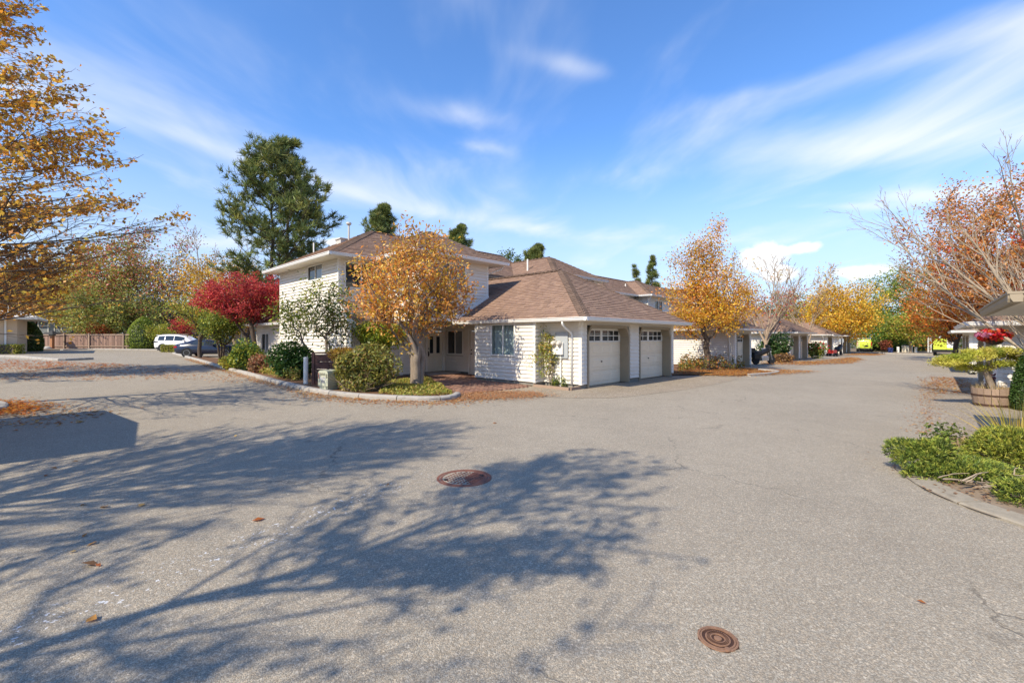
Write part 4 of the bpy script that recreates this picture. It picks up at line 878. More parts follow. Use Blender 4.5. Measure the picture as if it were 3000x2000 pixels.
def fence():
    p0, p1 = at(118, HY, 50.5), at(380, HY, 49.5); p0.z, p1.z = gz(p0.x), gz(p1.x); d = (p1-p0); L = d.xy.length; rz = math.atan2(d.y, d.x)
    R = thing('fence', 'brown plank fence with pale rail behind the far parking lot', 'fence', tuple(p0), rz)
    rng = random.Random(2); bm_ = MB(); bm_.box(0, 0.17, -0.012, 0.012, 0.05, 1.56); me = bm_.mesh('board', M['fence'])
    n = int(L/0.19)
    for k in range(n): link('board', me, R, (k*0.19, 0.012*(k % 2), rng.uniform(-0.02, 0.02)), 0, (1, 1, rng.uniform(0.98, 1.02)))
    for x in (0.02, L*0.27, L*0.55, L*0.93):
        m = MB(); m.box(x, x+0.16, -0.12, -0.02, -0.1, 1.78); m.build('post', M['wood'], R)
    for z in (0.25, 1.55):
        m = MB(); m.box(0, L, -0.02-0.05, -0.02, z, z+0.12); m.build('rail', M['wood'], R)
fence()

# ---------------------------------------------------------------- vegetation kit
def mesh_arrays(name, V, quads, mat, col=None):
    me = bpy.data.meshes.new(name); n = len(V); f = len(quads); k = quads.shape[1]
    me.vertices.add(n); me.vertices.foreach_set('co', np.ascontiguousarray(V, dtype=np.float32).ravel())
    me.loops.add(f*k); me.loops.foreach_set('vertex_index', np.ascontiguousarray(quads, dtype=np.int32).ravel())
    me.polygons.add(f); me.polygons.foreach_set('loop_start', np.arange(0, f*k, k, dtype=np.int32))
    me.materials.append(mat)
    if col is not None:
        a = me.attributes.new('col', 'FLOAT_COLOR', 'POINT')
        c = np.ones((n, 4), dtype=np.float32); c[:, :3] = col; a.data.foreach_set('color', c.ravel())
    me.update(calc_edges=True); me.validate(); return me
def unit(v): return v/np.maximum(1e-9, np.linalg.norm(v, axis=-1, keepdims=True))
def leaf_arrays(rng, P, size, col, up=0.5, asp=0.62, out=None, droop=0.0, fold=True):
    """rhombic leaves, one quad each"""
    n = len(P); nr = rng.normal(size=(n, 3)); nr[:, 2] += up*1.6
    if out is not None: nr += out
    nr = unit(nr); t = rng.normal(size=(n, 3)); t[:, 2] -= droop; t = unit(t-nr*np.sum(t*nr, 1, keepdims=True)); b = np.cross(nr, t)
    s = (size*rng.uniform(0.65, 1.3, n))[:, None] if np.isscalar(size) else (size*rng.uniform(0.65, 1.3, n))[:, None]
    V = np.stack([P-t*s*0.55, P+b*s*asp*0.5+nr*s*0.08, P+t*s*0.55-nr*s*0.06, P-b*s*asp*0.5+nr*s*0.08], 1).reshape(-1, 3)
    q = np.arange(4*n).reshape(n, 4); return V, q, np.repeat(col, 4, 0)
def needle_arrays(rng, P, D, L, w, col, spread=0.6):
    """thin blades starting at P along D with scatter (triangles as degenerate-free quads)"""
    n = len(P); d = unit(D+rng.normal(size=(n, 3))*spread); b = unit(np.cross(d, rng.normal(size=(n, 3)))); l = (L*rng.uniform(0.6, 1.2, n))[:, None]
    V = np.stack([P-b*w*0.5, P+b*w*0.5, P+d*l+b*w*0.22, P+d*l-b*w*0.22], 1).reshape(-1, 3)
    return V, np.arange(4*n).reshape(n, 4), np.repeat(col, 4, 0)
def join_arrays(L):
    V, Q, C = [], [], []; o = 0
    for v, q, c in L: V.append(v); Q.append(q+o); C.append(c); o += len(v)
    return np.concatenate(V), np.concatenate(Q), np.concatenate(C)
def palette(rng, n, pal, wts=None, jit=0.18):
    pal = np.array(pal); i = rng.choice(len(pal), n, p=None if wts is None else np.array(wts)/np.sum(wts))
    return np.clip(1.22*pal[i]*rng.uniform(1-jit, 1+jit, (n, 1))*rng.uniform(1-jit*0.3, 1+jit*0.3, (n, 3)), 0, 0.9)
def lumps(rng, k=9, amp=0.25):
    d = unit(rng.normal(size=(k, 3))); f = rng.uniform(2, 5, k); ph = rng.uniform(0, 6.28, k)
    return lambda u: 1+amp*np.mean(np.sin(f*(u@d.T)+ph), 1)*2.2
def tubes_mesh(name, polys, mat, sides=5):
    """polys: list of (points Nx3, radii N)"""
    Vs, Qs = [], []; o = 0; ang = np.arange(sides)*2*np.pi/sides
    for P, R in polys:
        P = np.asarray(P, float); R = np.asarray(R, float); n = len(P)
        if n < 2: continue
        d = np.empty_like(P); d[1:-1] = P[2:]-P[:-2]; d[0] = P[1]-P[0]; d[-1] = P[-1]-P[-2]; d = unit(d)
        e = np.where(np.abs(d[:, :1]) < 0.8, np.array([[1.0, 0, 0]]), np.array([[0, 1.0, 0]])); e = unit(e-d*np.sum(e*d, 1, keepdims=True)); f = np.cross(d, e)
        V = P[:, None, :]+(e[:, None, :]*np.cos(ang)[None, :, None]+f[:, None, :]*np.sin(ang)[None, :, None])*R[:, None, None]
        Vs.append(V.reshape(-1, 3)); i = np.arange(n-1)[:, None]*sides; k = np.arange(sides)[None, :]; k2 = (k+1) % sides
        Qs.append(np.stack([i+k, i+k2, i+sides+k2, i+sides+k], -1).reshape(-1, 4)+o); o += n*sides
    me = mesh_arrays(name, np.concatenate(Vs), np.concatenate(Qs), mat)
    me.polygons.foreach_set('use_smooth', np.ones(len(me.polygons), dtype=bool)); return me

def colonize(rng, fork, targets, trunk, back=1.2, steps=3, jit=0.06, sag=0.0):
    """grow a branching skeleton from trunk nodes to target points; returns nodes, parents"""
    N = [np.array(p, float) for p in trunk]; par = [-1]+list(range(len(trunk)-1)); t0 = np.array(fork, float)
    order = np.argsort(np.linalg.norm(targets-t0, axis=1)); A = np.zeros((len(targets)*(steps+1)+len(trunk), 3)); A[:len(N)] = N; n = len(N)
    lowlim = max(0, len(trunk)-2)
    for i in order:
        p = targets[i]; v = p-A[lowlim:n]; dist = np.linalg.norm(v, axis=1)+1e-6
        g = A[lowlim:n]-t0; g[:, 2] += 0.5; gl = np.linalg.norm(g, axis=1)+1e-6
        cs = np.sum(v*g, 1)/(dist*gl); q = int(np.argmin(dist*(1+back*(1-cs))))+lowlim
        L = dist[q-lowlim]; k = max(1, min(steps, int(L/0.25))); pr = q
        for j in range(1, k+1):
            f = j/k; x = A[q]*(1-f)+p*f
            if j < k: x = x+rng.normal(size=3)*jit*L; x[2] += sag*L*math.sin(math.pi*f)
            A[n] = x; par.append(pr); pr = n; n += 1
    return A[:n], np.array(par)
def skeleton_polys(A, par, r0, expo=2.3, trunk_r=None, rmin=0.004):
    n = len(A); r = np.zeros(n); ch = [[] for _ in range(n)]
    for i in range(n):
        if par[i] >= 0: ch[par[i]].append(i)
    acc = np.zeros(n)
    for i in range(n-1, -1, -1):
        acc[i] = max(acc[i], r0**expo) if not ch[i] else acc[i]
        if par[i] >= 0: acc[par[i]] += acc[i]
    r = np.maximum(acc**(1/expo), rmin)
    if trunk_r: r = np.minimum(r*1.0, trunk_r)
    polys = []; seen = np.zeros(n, bool)
    stack = [0]
    while stack:
        s = stack.pop(); chain = [] if par[s] < 0 else [par[s]]; c = s
        while True:
            chain.append(c)
            if not ch[c]: break
            k = sorted(ch[c], key=lambda i: -acc[i]); stack += k[1:]; c = k[0]
        rr = r[chain].copy()
        if len(chain) > 1 and par[s] >= 0: rr[0] = min(rr[0], rr[1]*1.15)
        polys.append((A[chain], rr))
    return polys, r

def make_tree(name, label, cat, base, targets_fn, n_t, leaf_n, leaf_size, pal, wts, seed, trunk_h, trunk_r, bark='bark', stems=1, sigma=0.3, twig=0.006, group=None, up=0.5,
              clump_pal=None, twig_sides=4, droop=0.0, back=1.2, lean=(0, 0), inner=0.0, jit=0.18, sag=0.0, asp=0.62, flat=1.0, flare=1.5, spread=1.5):
    rng = np.random.default_rng(seed); base = Vector(base)
    R = thing(name, label, cat, tuple(base), 0, group)
    T = targets_fn(rng, n_t)
    polys_all = []; nodes = []
    k = 6
    for s in range(stems):
        off = np.array([math.cos(s*6.283/stems+seed), math.sin(s*6.283/stems+seed), 0])*trunk_r*spread if stems > 1 else np.zeros(3)
        th = trunk_h*(rng.uniform(0.75, 1.15) if stems > 1 else 1)
        tp = [off*(1.25 if j == 0 else 1.0)+np.array([lean[0]*(j/k)+rng.normal()*trunk_r*0.18*(j > 0)+off[0]*1.2*(j/k)**2, lean[1]*(j/k)+rng.normal()*trunk_r*0.18*(j > 0)+off[1]*1.2*(j/k)**2, -0.12+(th+0.12)*j/k]) for j in range(k+1)]
        mine = T[s::stems]
        A, par = colonize(rng, tp[-1], mine, tp, back, 3, 0.05, sag)
        polys, r = skeleton_polys(A, par, twig, 2.25)
        sc = trunk_r/max(r[k], 1e-4)
        for P, rr in polys:
            f = np.clip(rr/max(r[k], 1e-6), 0, 1); rr2 = np.maximum(rr*(1+(sc-1)*f), 0.0035); polys_all.append((P, rr2))
        P0, r0 = polys_all[-len(polys)]; m = np.minimum(np.arange(len(P0)), k)
        r0[:k+1] = trunk_r*(1.0+0.12*(1-np.arange(k+1)/k)); r0[0] = trunk_r*flare; r0[1] = trunk_r*(1+(flare-1)*0.25)
        thin = r < max(twig*4.0, 0.02); thin[:k+1] = False; nodes.append(A[thin])
    tm = tubes_mesh('trunk', polys_all, M[bark], 6); link('trunk', tm, R)
    Nn = np.concatenate(nodes)
    if leaf_n:
        cl = rng.integers(0, len(Nn), leaf_n); P = Nn[cl]+rng.normal(size=(leaf_n, 3))*sigma*np.array([1, 1, flat])
        if inner: pass
        C = palette(rng, leaf_n, pal, wts, jit)
        if clump_pal is not None:
            sel = rng.random(len(Nn)) < clump_pal[1]; pick = palette(rng, leaf_n, clump_pal[0]); C = np.where(sel[cl][:, None], pick, C)
        # slow hue drift over the crown
        ph = rng.uniform(0, 6, 3); w = 0.5+0.5*np.sin(P@np.array([1.1, 1.3, 0.9])*1.1+ph[0]); C = C*(0.85+0.3*w[:, None]); 
        V, q, c = leaf_arrays(rng, P, leaf_size, C, up, asp, droop=droop)
        link('crown', mesh_arrays('crown', V, q, M['leaf'], np.clip(c, 0, 0.9)), R)
    return R
def ell(cx, cy, cz, rx, ry, rz, shell=0.45, amp=0.22, cut=None, more=()):
    """targets in a lumpy ellipsoid (or several), biased outward"""
    parts = ((cx, cy, cz, rx, ry, rz),)+tuple(more)
    def fn(rng, n):
        vol = np.array([p[3]*p[4]*p[5] for p in parts])**0.75; cnt = np.maximum(1, (vol/vol.sum()*n).astype(int)); out = []
        for p, m in zip(parts, cnt):
            u = unit(rng.normal(size=(m, 3))); f = lumps(rng, 9, amp)(u); rr = rng.random(m)**shell*f
            out.append(u*rr[:, None]*np.array(p[3:6])+np.array(p[:3]))
        return np.concatenate(out)
    return fn

def recurse(rng, p, d, L, r, lv, spec, polys, tips):
    S = spec[lv]; n = S.get('n_seg', 7); P = [np.array(p)]; d = np.array(d, float); dirs = [d.copy()]
    for i in range(n):
        d = d+rng.normal(size=3)*S.get('wob', 0.08)+np.array(S.get('trop', (0, 0, 0)))/n; d = d/np.linalg.norm(d)
        P.append(P[-1]+d*L/n); dirs.append(d.copy())
    P = np.array(P); R = r*(1-np.linspace(0, 1, n+1)*(1-S.get('tip', 0.25))); polys.append((P, R))
    if lv+1 >= len(spec): tips.append((P, R)); return
    N = spec[lv+1]; m = N['n']; m = int(rng.integers(m[0], m[1]+1)) if not np.isscalar(m) else m
    az = rng.uniform(0, 6.28)
    for j in range(m):
        t = N.get('t0', 0.25)+(1-N.get('t0', 0.25))*(j+rng.uniform(0.1, 0.9))/m; t = min(t, 0.98); k = t*n; i = int(k); q = P[i]*(1-k+i)+P[min(i+1, n)]*(k-i); dd = dirs[min(i+1, n)]
        az += 2.4+rng.normal()*0.4; e = unit(np.cross(dd, [0.31, 0.17, 0.93])+1e-6); f = np.cross(dd, e)
        if N.get('planar'): side = 1 if j % 2 else -1; lat = unit(np.cross(dd, [0, 0, 1])+1e-6); sd = lat*side+np.array([0, 0, 1])*rng.normal()*0.25
        else: sd = e*math.cos(az)+f*math.sin(az)
        a = N['ang']*rng.uniform(0.75, 1.25); nd = dd*math.cos(a)+unit(sd)*math.sin(a)
        LL = L*N['len']*rng.uniform(0.7, 1.25)*(1-N.get('fall', 0.45)*t); rr = max(0.0035, min(R[i]*0.8, r*N.get('rr', 0.5)*(1-0.4*t)))
        recurse(rng, q, nd, LL, rr, lv+1, spec, polys, tips)

def place_leaves(rng, tips, n, size, pal, wts, sig=0.04, keep=None, up=0.5, droop=0.3, t0=0.2, clump=None, **kw):
    L = np.array([np.linalg.norm(P[-1]-P[0]) for P, R in tips])
    if clump is not None: L = L*np.where(rng.random(len(L)) < clump, 1.0, 0.04)
    ids = rng.choice(len(tips), n, p=L/L.sum()); t = t0+(1-t0)*rng.random(n); out = np.empty((n, 3))
    for i in range(n):
        P = tips[ids[i]][0]; k = t[i]*(len(P)-1); a = min(int(k), len(P)-2); out[i] = P[a]+(P[a+1]-P[a])*(k-a)
    out += rng.normal(size=(n, 3))*sig
    if keep is not None: out = out[keep(out, rng)]
    return leaf_arrays(rng, out, size, palette(rng, len(out), pal, wts), up, droop=droop, **kw)

ORANGE = [(0.54, 0.23, 0.045), (0.62, 0.33, 0.08), (0.46, 0.17, 0.04), (0.66, 0.42, 0.09), (0.50, 0.29, 0.14)]
GOLD = [(0.62, 0.36, 0.03), (0.66, 0.44, 0.05), (0.55, 0.27, 0.025), (0.42, 0.33, 0.05), (0.50, 0.20, 0.03)]
RED = [(0.42, 0.055, 0.06), (0.52, 0.085, 0.065), (0.28, 0.02, 0.03), (0.46, 0.10, 0.05)]
GREEN = [(0.075, 0.115, 0.022), (0.11, 0.155, 0.03), (0.055, 0.085, 0.02), (0.16, 0.19, 0.04)]
YGREEN = [(0.27, 0.29, 0.035), (0.34, 0.33, 0.045), (0.19, 0.235, 0.03), (0.40, 0.32, 0.05)]
DGREEN = [(0.03, 0.075, 0.015), (0.045, 0.10, 0.02), (0.065, 0.13, 0.03)]
PINE = [(0.13, 0.165, 0.05), (0.18, 0.20, 0.055), (0.24, 0.235, 0.06), (0.085, 0.115, 0.045)]
BROWN = [(0.20, 0.11, 0.05), (0.26, 0.15, 0.07), (0.15, 0.085, 0.05)]

def bush(name, label, cat, base, rx, ry, rz, n, size, pal, wts, seed, stems=6, stem_r=0.012, bark='barkd', amp=0.3, zc=None, group=None, up=0.4, flat=1.0, fill=0.5, asp=0.55, extra=None, part='foliage', cut=True, droop=0.0, loc2=None):
    rng = np.random.default_rng(seed); R = thing(name, label, cat, tuple(base), 0, group); zc = rz*0.9 if zc is None else zc
    f = lumps(rng, 12, amp); u = unit(rng.normal(size=(n, 3))); r = rng.random(n)**fill*f(u); P = u*r[:, None]*np.array([rx, ry, rz])+np.array([0, 0, zc])
    P = P[P[:, 2] > 0.01]; C = palette(rng, len(P), pal, wts)
    L = [leaf_arrays(rng, P, size, C, up, asp, out=unit(P-np.array([0, 0, zc*0.6]))*0.7, droop=droop)]
    if extra is not None:
        m, sz, pl = extra; u = unit(rng.normal(size=(m, 3))); u[:, 2] = np.abs(u[:, 2]); P2 = u*(f(u)*1.0)[:, None]*np.array([rx, ry, rz])+np.array([0, 0, zc]); L.append(leaf_arrays(rng, P2, sz, palette(rng, m, pl), 0.7, asp))
    V, q, c = join_arrays(L); link(part, mesh_arrays(part, V, q, M['leaf'], c), R)
    if stems:
        polys = []
        for s in range(stems):
            v = unit(rng.normal(size=3)); v[2] = abs(v[2])*0.8+0.25; e = v*np.array([rx, ry, rz*0.9+zc*0.5])*0.85; mid = e*0.5+rng.normal(size=3)*0.06; mid[2] = e[2]*0.42
            s0 = np.array([rng.normal()*rx*0.12, rng.normal()*ry*0.12, -0.05]); polys.append((np.array([s0, s0*0.5+mid*0.5, mid, e]), np.array([stem_r*1.4, stem_r*1.1, stem_r, stem_r*0.4])))
            for _ in range(3):
                e2 = e*rng.uniform(0.8, 1.05)+rng.normal(size=3)*np.array([rx, ry, rz])*0.28; polys.append((np.array([mid, (mid+e2)/2+rng.normal(size=3)*0.03, e2]), np.array([stem_r*0.7, stem_r*0.5, stem_r*0.25])))
        link('stems', tubes_mesh('stems', polys, M[bark], 5), R)
    return R

# ---------------------------------------------------------------- trees round the house
def gv(x, y): return gnd(x, y)
# maple with orange leaves on the corner
b = gv(1222, 1136)
make_tree('maple_tree', 'orange-leaved tree with thick pale trunk in front of the corner house entry', 'tree', b,
          ell(-0.15, 0.1, 3.75, 2.45, 2.2, 1.5, 0.45, 0.26, more=((0.0, 0, 2.9, 1.6, 1.5, 1.1), (0.1, 0, 4.85, 1.2, 1.0, 0.65), (-0.2, 0, 5.5, 0.5, 0.4, 0.5), (-1.5, 0, 3.1, 0.9, 0.9, 0.7), (1.2, 0, 3.0, 0.8, 0.8, 0.6))), 420, 9600, 0.125, ORANGE, (3, 3, 2.5, 2, 1.5), 11, 1.2, 0.125, 'bark', 3, 0.16, 0.007,
          clump_pal=(GOLD[:2]+[(0.45, 0.36, 0.06)], 0.22), back=1.6, asp=0.5, droop=0.6, flare=1.35, spread=0.75)
# red japanese maple
b = gv(752, 1072)
make_tree('japanese_maple', 'small crimson-leaved maple with dark twisting stems beside the house', 'tree', b,
          ell(-0.9, 0.2, 4.3, 2.5, 2.1, 1.15, 0.35, 0.22, more=((-2.3, 0.0, 3.9, 1.5, 1.4, 0.8), (0.5, 0, 4.0, 1.6, 1.5, 0.9), (-0.6, 0, 3.3, 1.9, 1.6, 0.6))), 380, 15000, 0.115, RED, (3, 2.5, 2.5, 0.8), 12, 1.3, 0.13, 'barkd', 2, 0.17, 0.006, back=1.7, flat=0.55, up=0.8, lean=(-0.3, 0))
# street trees on the left side of the street
b = gv(2072, 1086)
make_tree('street_tree', 'yellow and orange tree with thin leafless top between the first and second garages', 'tree', b,
          ell(0.1, 0.1, 4.4, 2.3, 2.2, 1.6, 0.45, 0.25, more=((-0.3, 0, 5.9, 1.6, 1.5, 1.4), (-0.3, 0, 3.1, 2.7, 2.4, 0.9), (-0.6, 0, 7.0, 0.8, 0.8, 0.8), (2.1, 0, 4.3, 1.0, 0.9, 0.5), (0.7, 0, 7.7, 0.7, 0.5, 0.9), (-2.0, 0, 4.6, 0.7, 0.7, 0.5))), 430, 20000, 0.105, GOLD, (3, 2.5, 2.5, 1.2, 2), 13, 1.75, 0.17, 'barkd', 1, 0.24, 0.006, back=1.4, droop=0.4, clump_pal=(ORANGE[:3], 0.25))
def far_tree(name, label, x, yb, Y, htop, halfw, n, size, pal, wts, seed, low=0.25, bark='barkd', th=None, sigma=None, cat='tree', more=(), nt=170, amp=0.3, group=None, clump=None, shell=0.4, dep=None):
    n = int(n*1.6); size = size*0.78; p = at(x, HY, Y); g = Vector((p.x, p.y, gz(p.x)+yb)); zc = htop*(1+low)/2; rz = htop*(1-low)/2; dep = dep or halfw
    return make_tree(name, label, cat, g, ell(0, 0, zc, halfw, dep, rz, shell, amp, more=more), nt, n, size, pal, wts, seed, th or htop*low*1.05, 0.03*htop*0.6+0.04, bark, 1, sigma or halfw*0.12, 0.012, group, clump_pal=clump, back=1.3)
def tree_at(a, bb): p = hl(a, bb); return p
# bare, many-branched trees
BARE = [dict(n_seg=4, wob=0.05), dict(n=(5, 6), ang=0.5, len=2.6, t0=0.55, rr=0.55, fall=0.1, wob=0.05, trop=(0, 0, 0.35), n_seg=8), dict(n=(6, 9), ang=0.5, len=0.48, t0=0.2, rr=0.45, fall=0.35, wob=0.06, trop=(0, 0, 0.3), n_seg=6), dict(n=(4, 6), ang=0.55, len=0.45, t0=0.2, rr=0.45, wob=0.08, trop=(0, 0, 0.2), n_seg=4), dict(n=(2, 4), ang=0.6, len=0.45, t0=0.2, rr=0.5, wob=0.1, n_seg=3)]
def bare_tree(name, label, base, th, tr, scale, seed, bark, leaves=None, spec=BARE, group=None, lean=(0, 0, 1), cat='tree', minr=0.004):
    rng = np.random.default_rng(seed); R = thing(name, label, cat, tuple(base), 0, group); polys, tips = [], []
    recurse(rng, np.array([0, 0, -0.1]), unit(np.array(lean, float)), th, tr, 0, spec, polys, tips)
    polys = [(P, np.maximum(r, minr)) for P, r in polys]
    link('trunk', tubes_mesh('trunk', polys, M[bark], 5), R)
    if leaves:
        arr = []
        for kw in leaves: arr.append(place_leaves(rng, tips, **kw))
        V, q, c = join_arrays(arr); link('crown', mesh_arrays('crown', V, q, M['leaf'], c), R)
    return R
b = hl(27.4, 1.0)
bare_tree('street_tree', 'nearly bare tall tree with tan branches and red tufts above the motorcycle', b, 2.4, 0.24, 1, 21, 'barkt', [dict(n=1100, size=0.16, pal=RED+[(0.45, 0.12, 0.04)], wts=None, sig=0.2, keep=lambda P, r: P[:, 2] < 5.2+r.random(len(P))*1.2)], minr=0.012)
b = hl(42.5, 0.6)
bare_tree('street_tree', 'bare tan tree with few golden leaves beyond the third garage', b, 2.6, 0.22, 1, 22, 'barkt', [dict(n=2200, size=0.18, pal=GOLD, wts=None, sig=0.25, keep=lambda P, r: r.random(len(P)) < 0.7)], minr=0.014)
far_tree('street_tree', 'big golden yellow tree behind the lime van', 2462, 0, 61, 10.4, 4.6, 9000, 0.30, GOLD, (3, 3, 1.6, 1.6, 1), 31, 0.22, more=((-2.4, 0, 5.0, 2.6, 3, 2.6), (2.0, 0, 4.2, 3, 3, 2.2), (-1.5, 0, 9.2, 1.4, 1.4, 1.5)), nt=220, sigma=0.5)
far_tree('tree', 'green tree with yellowing edges at the end of the street', 2640, 0, 78, 15.4, 6.6, 10000, 0.42, [(0.14, 0.19, 0.035), (0.19, 0.24, 0.045), (0.10, 0.14, 0.03), (0.24, 0.27, 0.05)]+YGREEN[:2], (2, 3, 1.5, 3, 1.2, 1), 32, 0.12, nt=200, sigma=0.6, more=((-3, 0, 4, 4, 4, 3), (4, 0, 5, 4, 4, 3.5)))
far_tree('tree', 'bright green low tree behind the white bench box and bollards', 2600, 0, 71, 6.4, 4.8, 6000, 0.32, [(0.10, 0.19, 0.025), (0.15, 0.24, 0.03), (0.07, 0.13, 0.02), (0.24, 0.27, 0.04)], None, 33, 0.16, nt=170, sigma=0.5)
far_tree('tree', 'tree of olive and orange leaves left of the lime truck', 2668, 0, 66, 6.8, 3.2, 4500, 0.30, YGREEN+ORANGE[:2], (2, 1, 3, 1, 0.5, 0.5), 34, 0.22, nt=160, sigma=0.4, bark='bark')
far_tree('tree', 'bright orange maple lower down to the left of the big red maple', 2800, 0, 44, 8.6, 4.4, 7500, 0.25, [(0.56, 0.16, 0.02), (0.60, 0.22, 0.03), (0.45, 0.10, 0.025), (0.52, 0.26, 0.05), (0.25, 0.16, 0.05)], (3, 2.5, 1.5, 1.5, 1.2), 35, 0.2, nt=200, sigma=0.42, more=((0.5, 0, 3.6, 4.4, 3, 1.6),))
far_tree('tree', 'tall red and rust maple behind the pale bare branches at right', 2990, 0, 34, 14.0, 6.6, 24000, 0.25, [(0.54, 0.24, 0.055), (0.48, 0.18, 0.045), (0.40, 0.20, 0.06), (0.46, 0.15, 0.04), (0.36, 0.22, 0.07)], (3, 2, 2.5, 1, 1.5), 36, 0.16, nt=260, sigma=0.45, clump=([(0.5, 0.06, 0.03), (0.48, 0.09, 0.03)], 0.07))
far_tree('tree', 'dark green tree closing the view behind the garages and golden tree', 2330, 0, 88, 10.5, 8, 5000, 0.5, GREEN+[(0.2, 0.12, 0.04)], None, 37, 0.1, nt=160, sigma=0.8)
# wood far behind the street end, read as one mass
def far_wood(name, label_x0, x1, Y, h0, h1, n, pal, seed, size=0.7, depth=10, kind='stuff', gaps=0.0, z0=0.0):
    rng = np.random.default_rng(seed); xs = rng.uniform(label_x0, x1, n); Yv = Y+rng.uniform(0, depth, n); X = (xs-1500)/F*Yv
    top = h0+(h1-h0)*(0.5+0.5*np.sin(X*0.31+seed)*np.sin(X*0.13+1.7*seed)); P = np.stack([X, Yv, z0+rng.random(n)**0.8*top-np.clip(X, -90, 90)*K], 1)
    V, q, c = leaf_arrays(rng, P, size, palette(rng, n, pal), 0.5); o = link(name, mesh_arrays(name, V, q, M['leaf'], c)); o['kind'] = kind
far_wood('wood', 2280, 3300, 92, 7, 11, 14000, GREEN+[(0.2, 0.2, 0.05)], 3, 0.6)
far_wood('undergrowth', 2520, 2800, 73, 1.3, 2.0, 6000, [(0.03, 0.05, 0.015), (0.05, 0.07, 0.02), (0.1, 0.07, 0.03)], 4, 0.35, 6)
far_wood('wood', -250, 900, 84, 6, 10, 15000, [(0.10, 0.12, 0.03), (0.16, 0.15, 0.04), (0.06, 0.08, 0.02), (0.2, 0.13, 0.05), (0.05, 0.07, 0.025)], 6, 0.6)

# pine trees
def pine(label, x, Y, htop, halfw, seed, n_tuft, zlow=0.3, two=True, nl=0.55, nw=0.05, tw=0.28, name='pine_tree', prof=None):
    rng = np.random.default_rng(seed); p = at(x, HY, Y); base = Vector((p.x, p.y, gz(p.x))); R = thing(name, label, 'tree', tuple(base), 0)
    polys = []; NP, ND = [], []
    tr = [(0.0, 1.0)] if not two else [(-0.55, 0.97), (0.75, 1.0)]
    for tx, hs in tr:
        h = htop*hs; P = np.array([[tx+rng.normal()*0.08*i*0.3, rng.normal()*0.1, -0.1+h*i/10] for i in range(11)]); polys.append((P, np.linspace(tw, 0.04, 11)))
        nb = int(n_tuft/len(tr)/11)
        for k in range(nb):
            f = zlow+(1-zlow)*(k+rng.random())/nb; z = f*h*0.985; az = rng.uniform(0, 6.28)
            g = (f-zlow)/(1-zlow); w = halfw*(prof(g) if prof else min(1.0, 0.8+0.35*g)*(1-g**2.6)**0.75+0.03); L = w*rng.uniform(0.72, 1.12)
            i = min(9, int(z/h*10)); s = P[i]+(P[i+1]-P[i])*(z/h*10-i); d = np.array([math.cos(az), math.sin(az), 0.05+0.75*g])
            m = 6; Q = [s]; dd = unit(d)
            for j in range(m): dd = unit(dd+np.array([0, 0, 0.10])+rng.normal(size=3)*0.09); Q.append(Q[-1]+dd*L/m)
            Q = np.array(Q); polys.append((Q, np.linspace(0.02+0.02*L/halfw*2, 0.012, m+1)))
            for t in range(11):
                u = 0.30+0.70*(t+rng.random())/11; kk = u*m; a = min(int(kk), m-1); q = Q[a]+(Q[a+1]-Q[a])*(kk-a)
                sd = unit(rng.normal(size=3)*np.array([1, 1, 0.5])+dd*0.8+np.array([0, 0, 0.45])); ln = rng.uniform(0.3, 1.0)*(1.25-u)*L*0.42+0.2; e = q+sd*ln
                polys.append((np.array([q, e]), np.array([0.012, 0.008]))); ns = max(2, int(ln/0.28))
                for v in range(ns): NP.append(q+(e-q)*(0.45+0.55*(v+1)/ns)); ND.append(unit(sd+np.array([0, 0, 0.35])))
    NP, ND = np.array(NP), np.array(ND); kpt = 13; P = np.repeat(NP, kpt, 0); D = np.repeat(ND, kpt, 0)
    tone = palette(rng, len(NP), PINE, (3, 3, 1.6, 2), 0.25); V, q, c = needle_arrays(rng, P, D, nl, nw, np.repeat(tone, kpt, 0)*rng.uniform(0.85, 1.15, (len(P), 1)), 0.62)
    link('trunk', tubes_mesh('trunk', polys, M['barkd'], 4), R); link('crown', mesh_arrays('crown', V, q, M['needle'], c), R)
    return R
pine('tall two-stemmed pine rising behind the left end of the corner house', 815, 41, 19.6, 6.0, 51, 1450, 0.25, True)
def spruce_prof(g): return 0.95*(1-g)+0.05
pine('pine top standing behind the ridge of the corner house roof', 1117, 58, 18.9, 3.0, 52, 900, 0.6, False, prof=lambda g: 0.95*(1-g**2.3)+0.05)
pine('small dark pine top right of the orange tree above the ridge', 1345, 62, 17.3, 2.3, 53, 650, 0.65, False, prof=lambda g: 0.95*(1-g**2.3)+0.05)
far_tree('tree', 'yellow-green rounded treetop peeping over the middle ridge', 1268, 0, 63, 17.0, 2.4, 2600, 0.3, YGREEN, None, 54, 0.5, nt=80)
far_tree('tree', 'mid green treetop left of the dark pine over the garage roof', 1502, 0, 60, 13.6, 2.6, 3200, 0.3, GREEN, None, 55, 0.5, nt=90)
pine('dark bushy pine top above the garage roof vent', 1575, 60, 14.2, 2.3, 56, 700, 0.6, False, prof=lambda g: 0.95*(1-g**2.3)+0.05)
pine('slim distant fir left of the pair above the far roofs', 1860, 72, 13.6, 1.6, 57, 220, 0.35, False, prof=spruce_prof, name='fir_tree')
pine('broader distant fir above the far roofs near the yellow street tree', 1912, 70, 14.6, 2.6, 58, 330, 0.35, False, prof=spruce_prof, name='fir_tree')

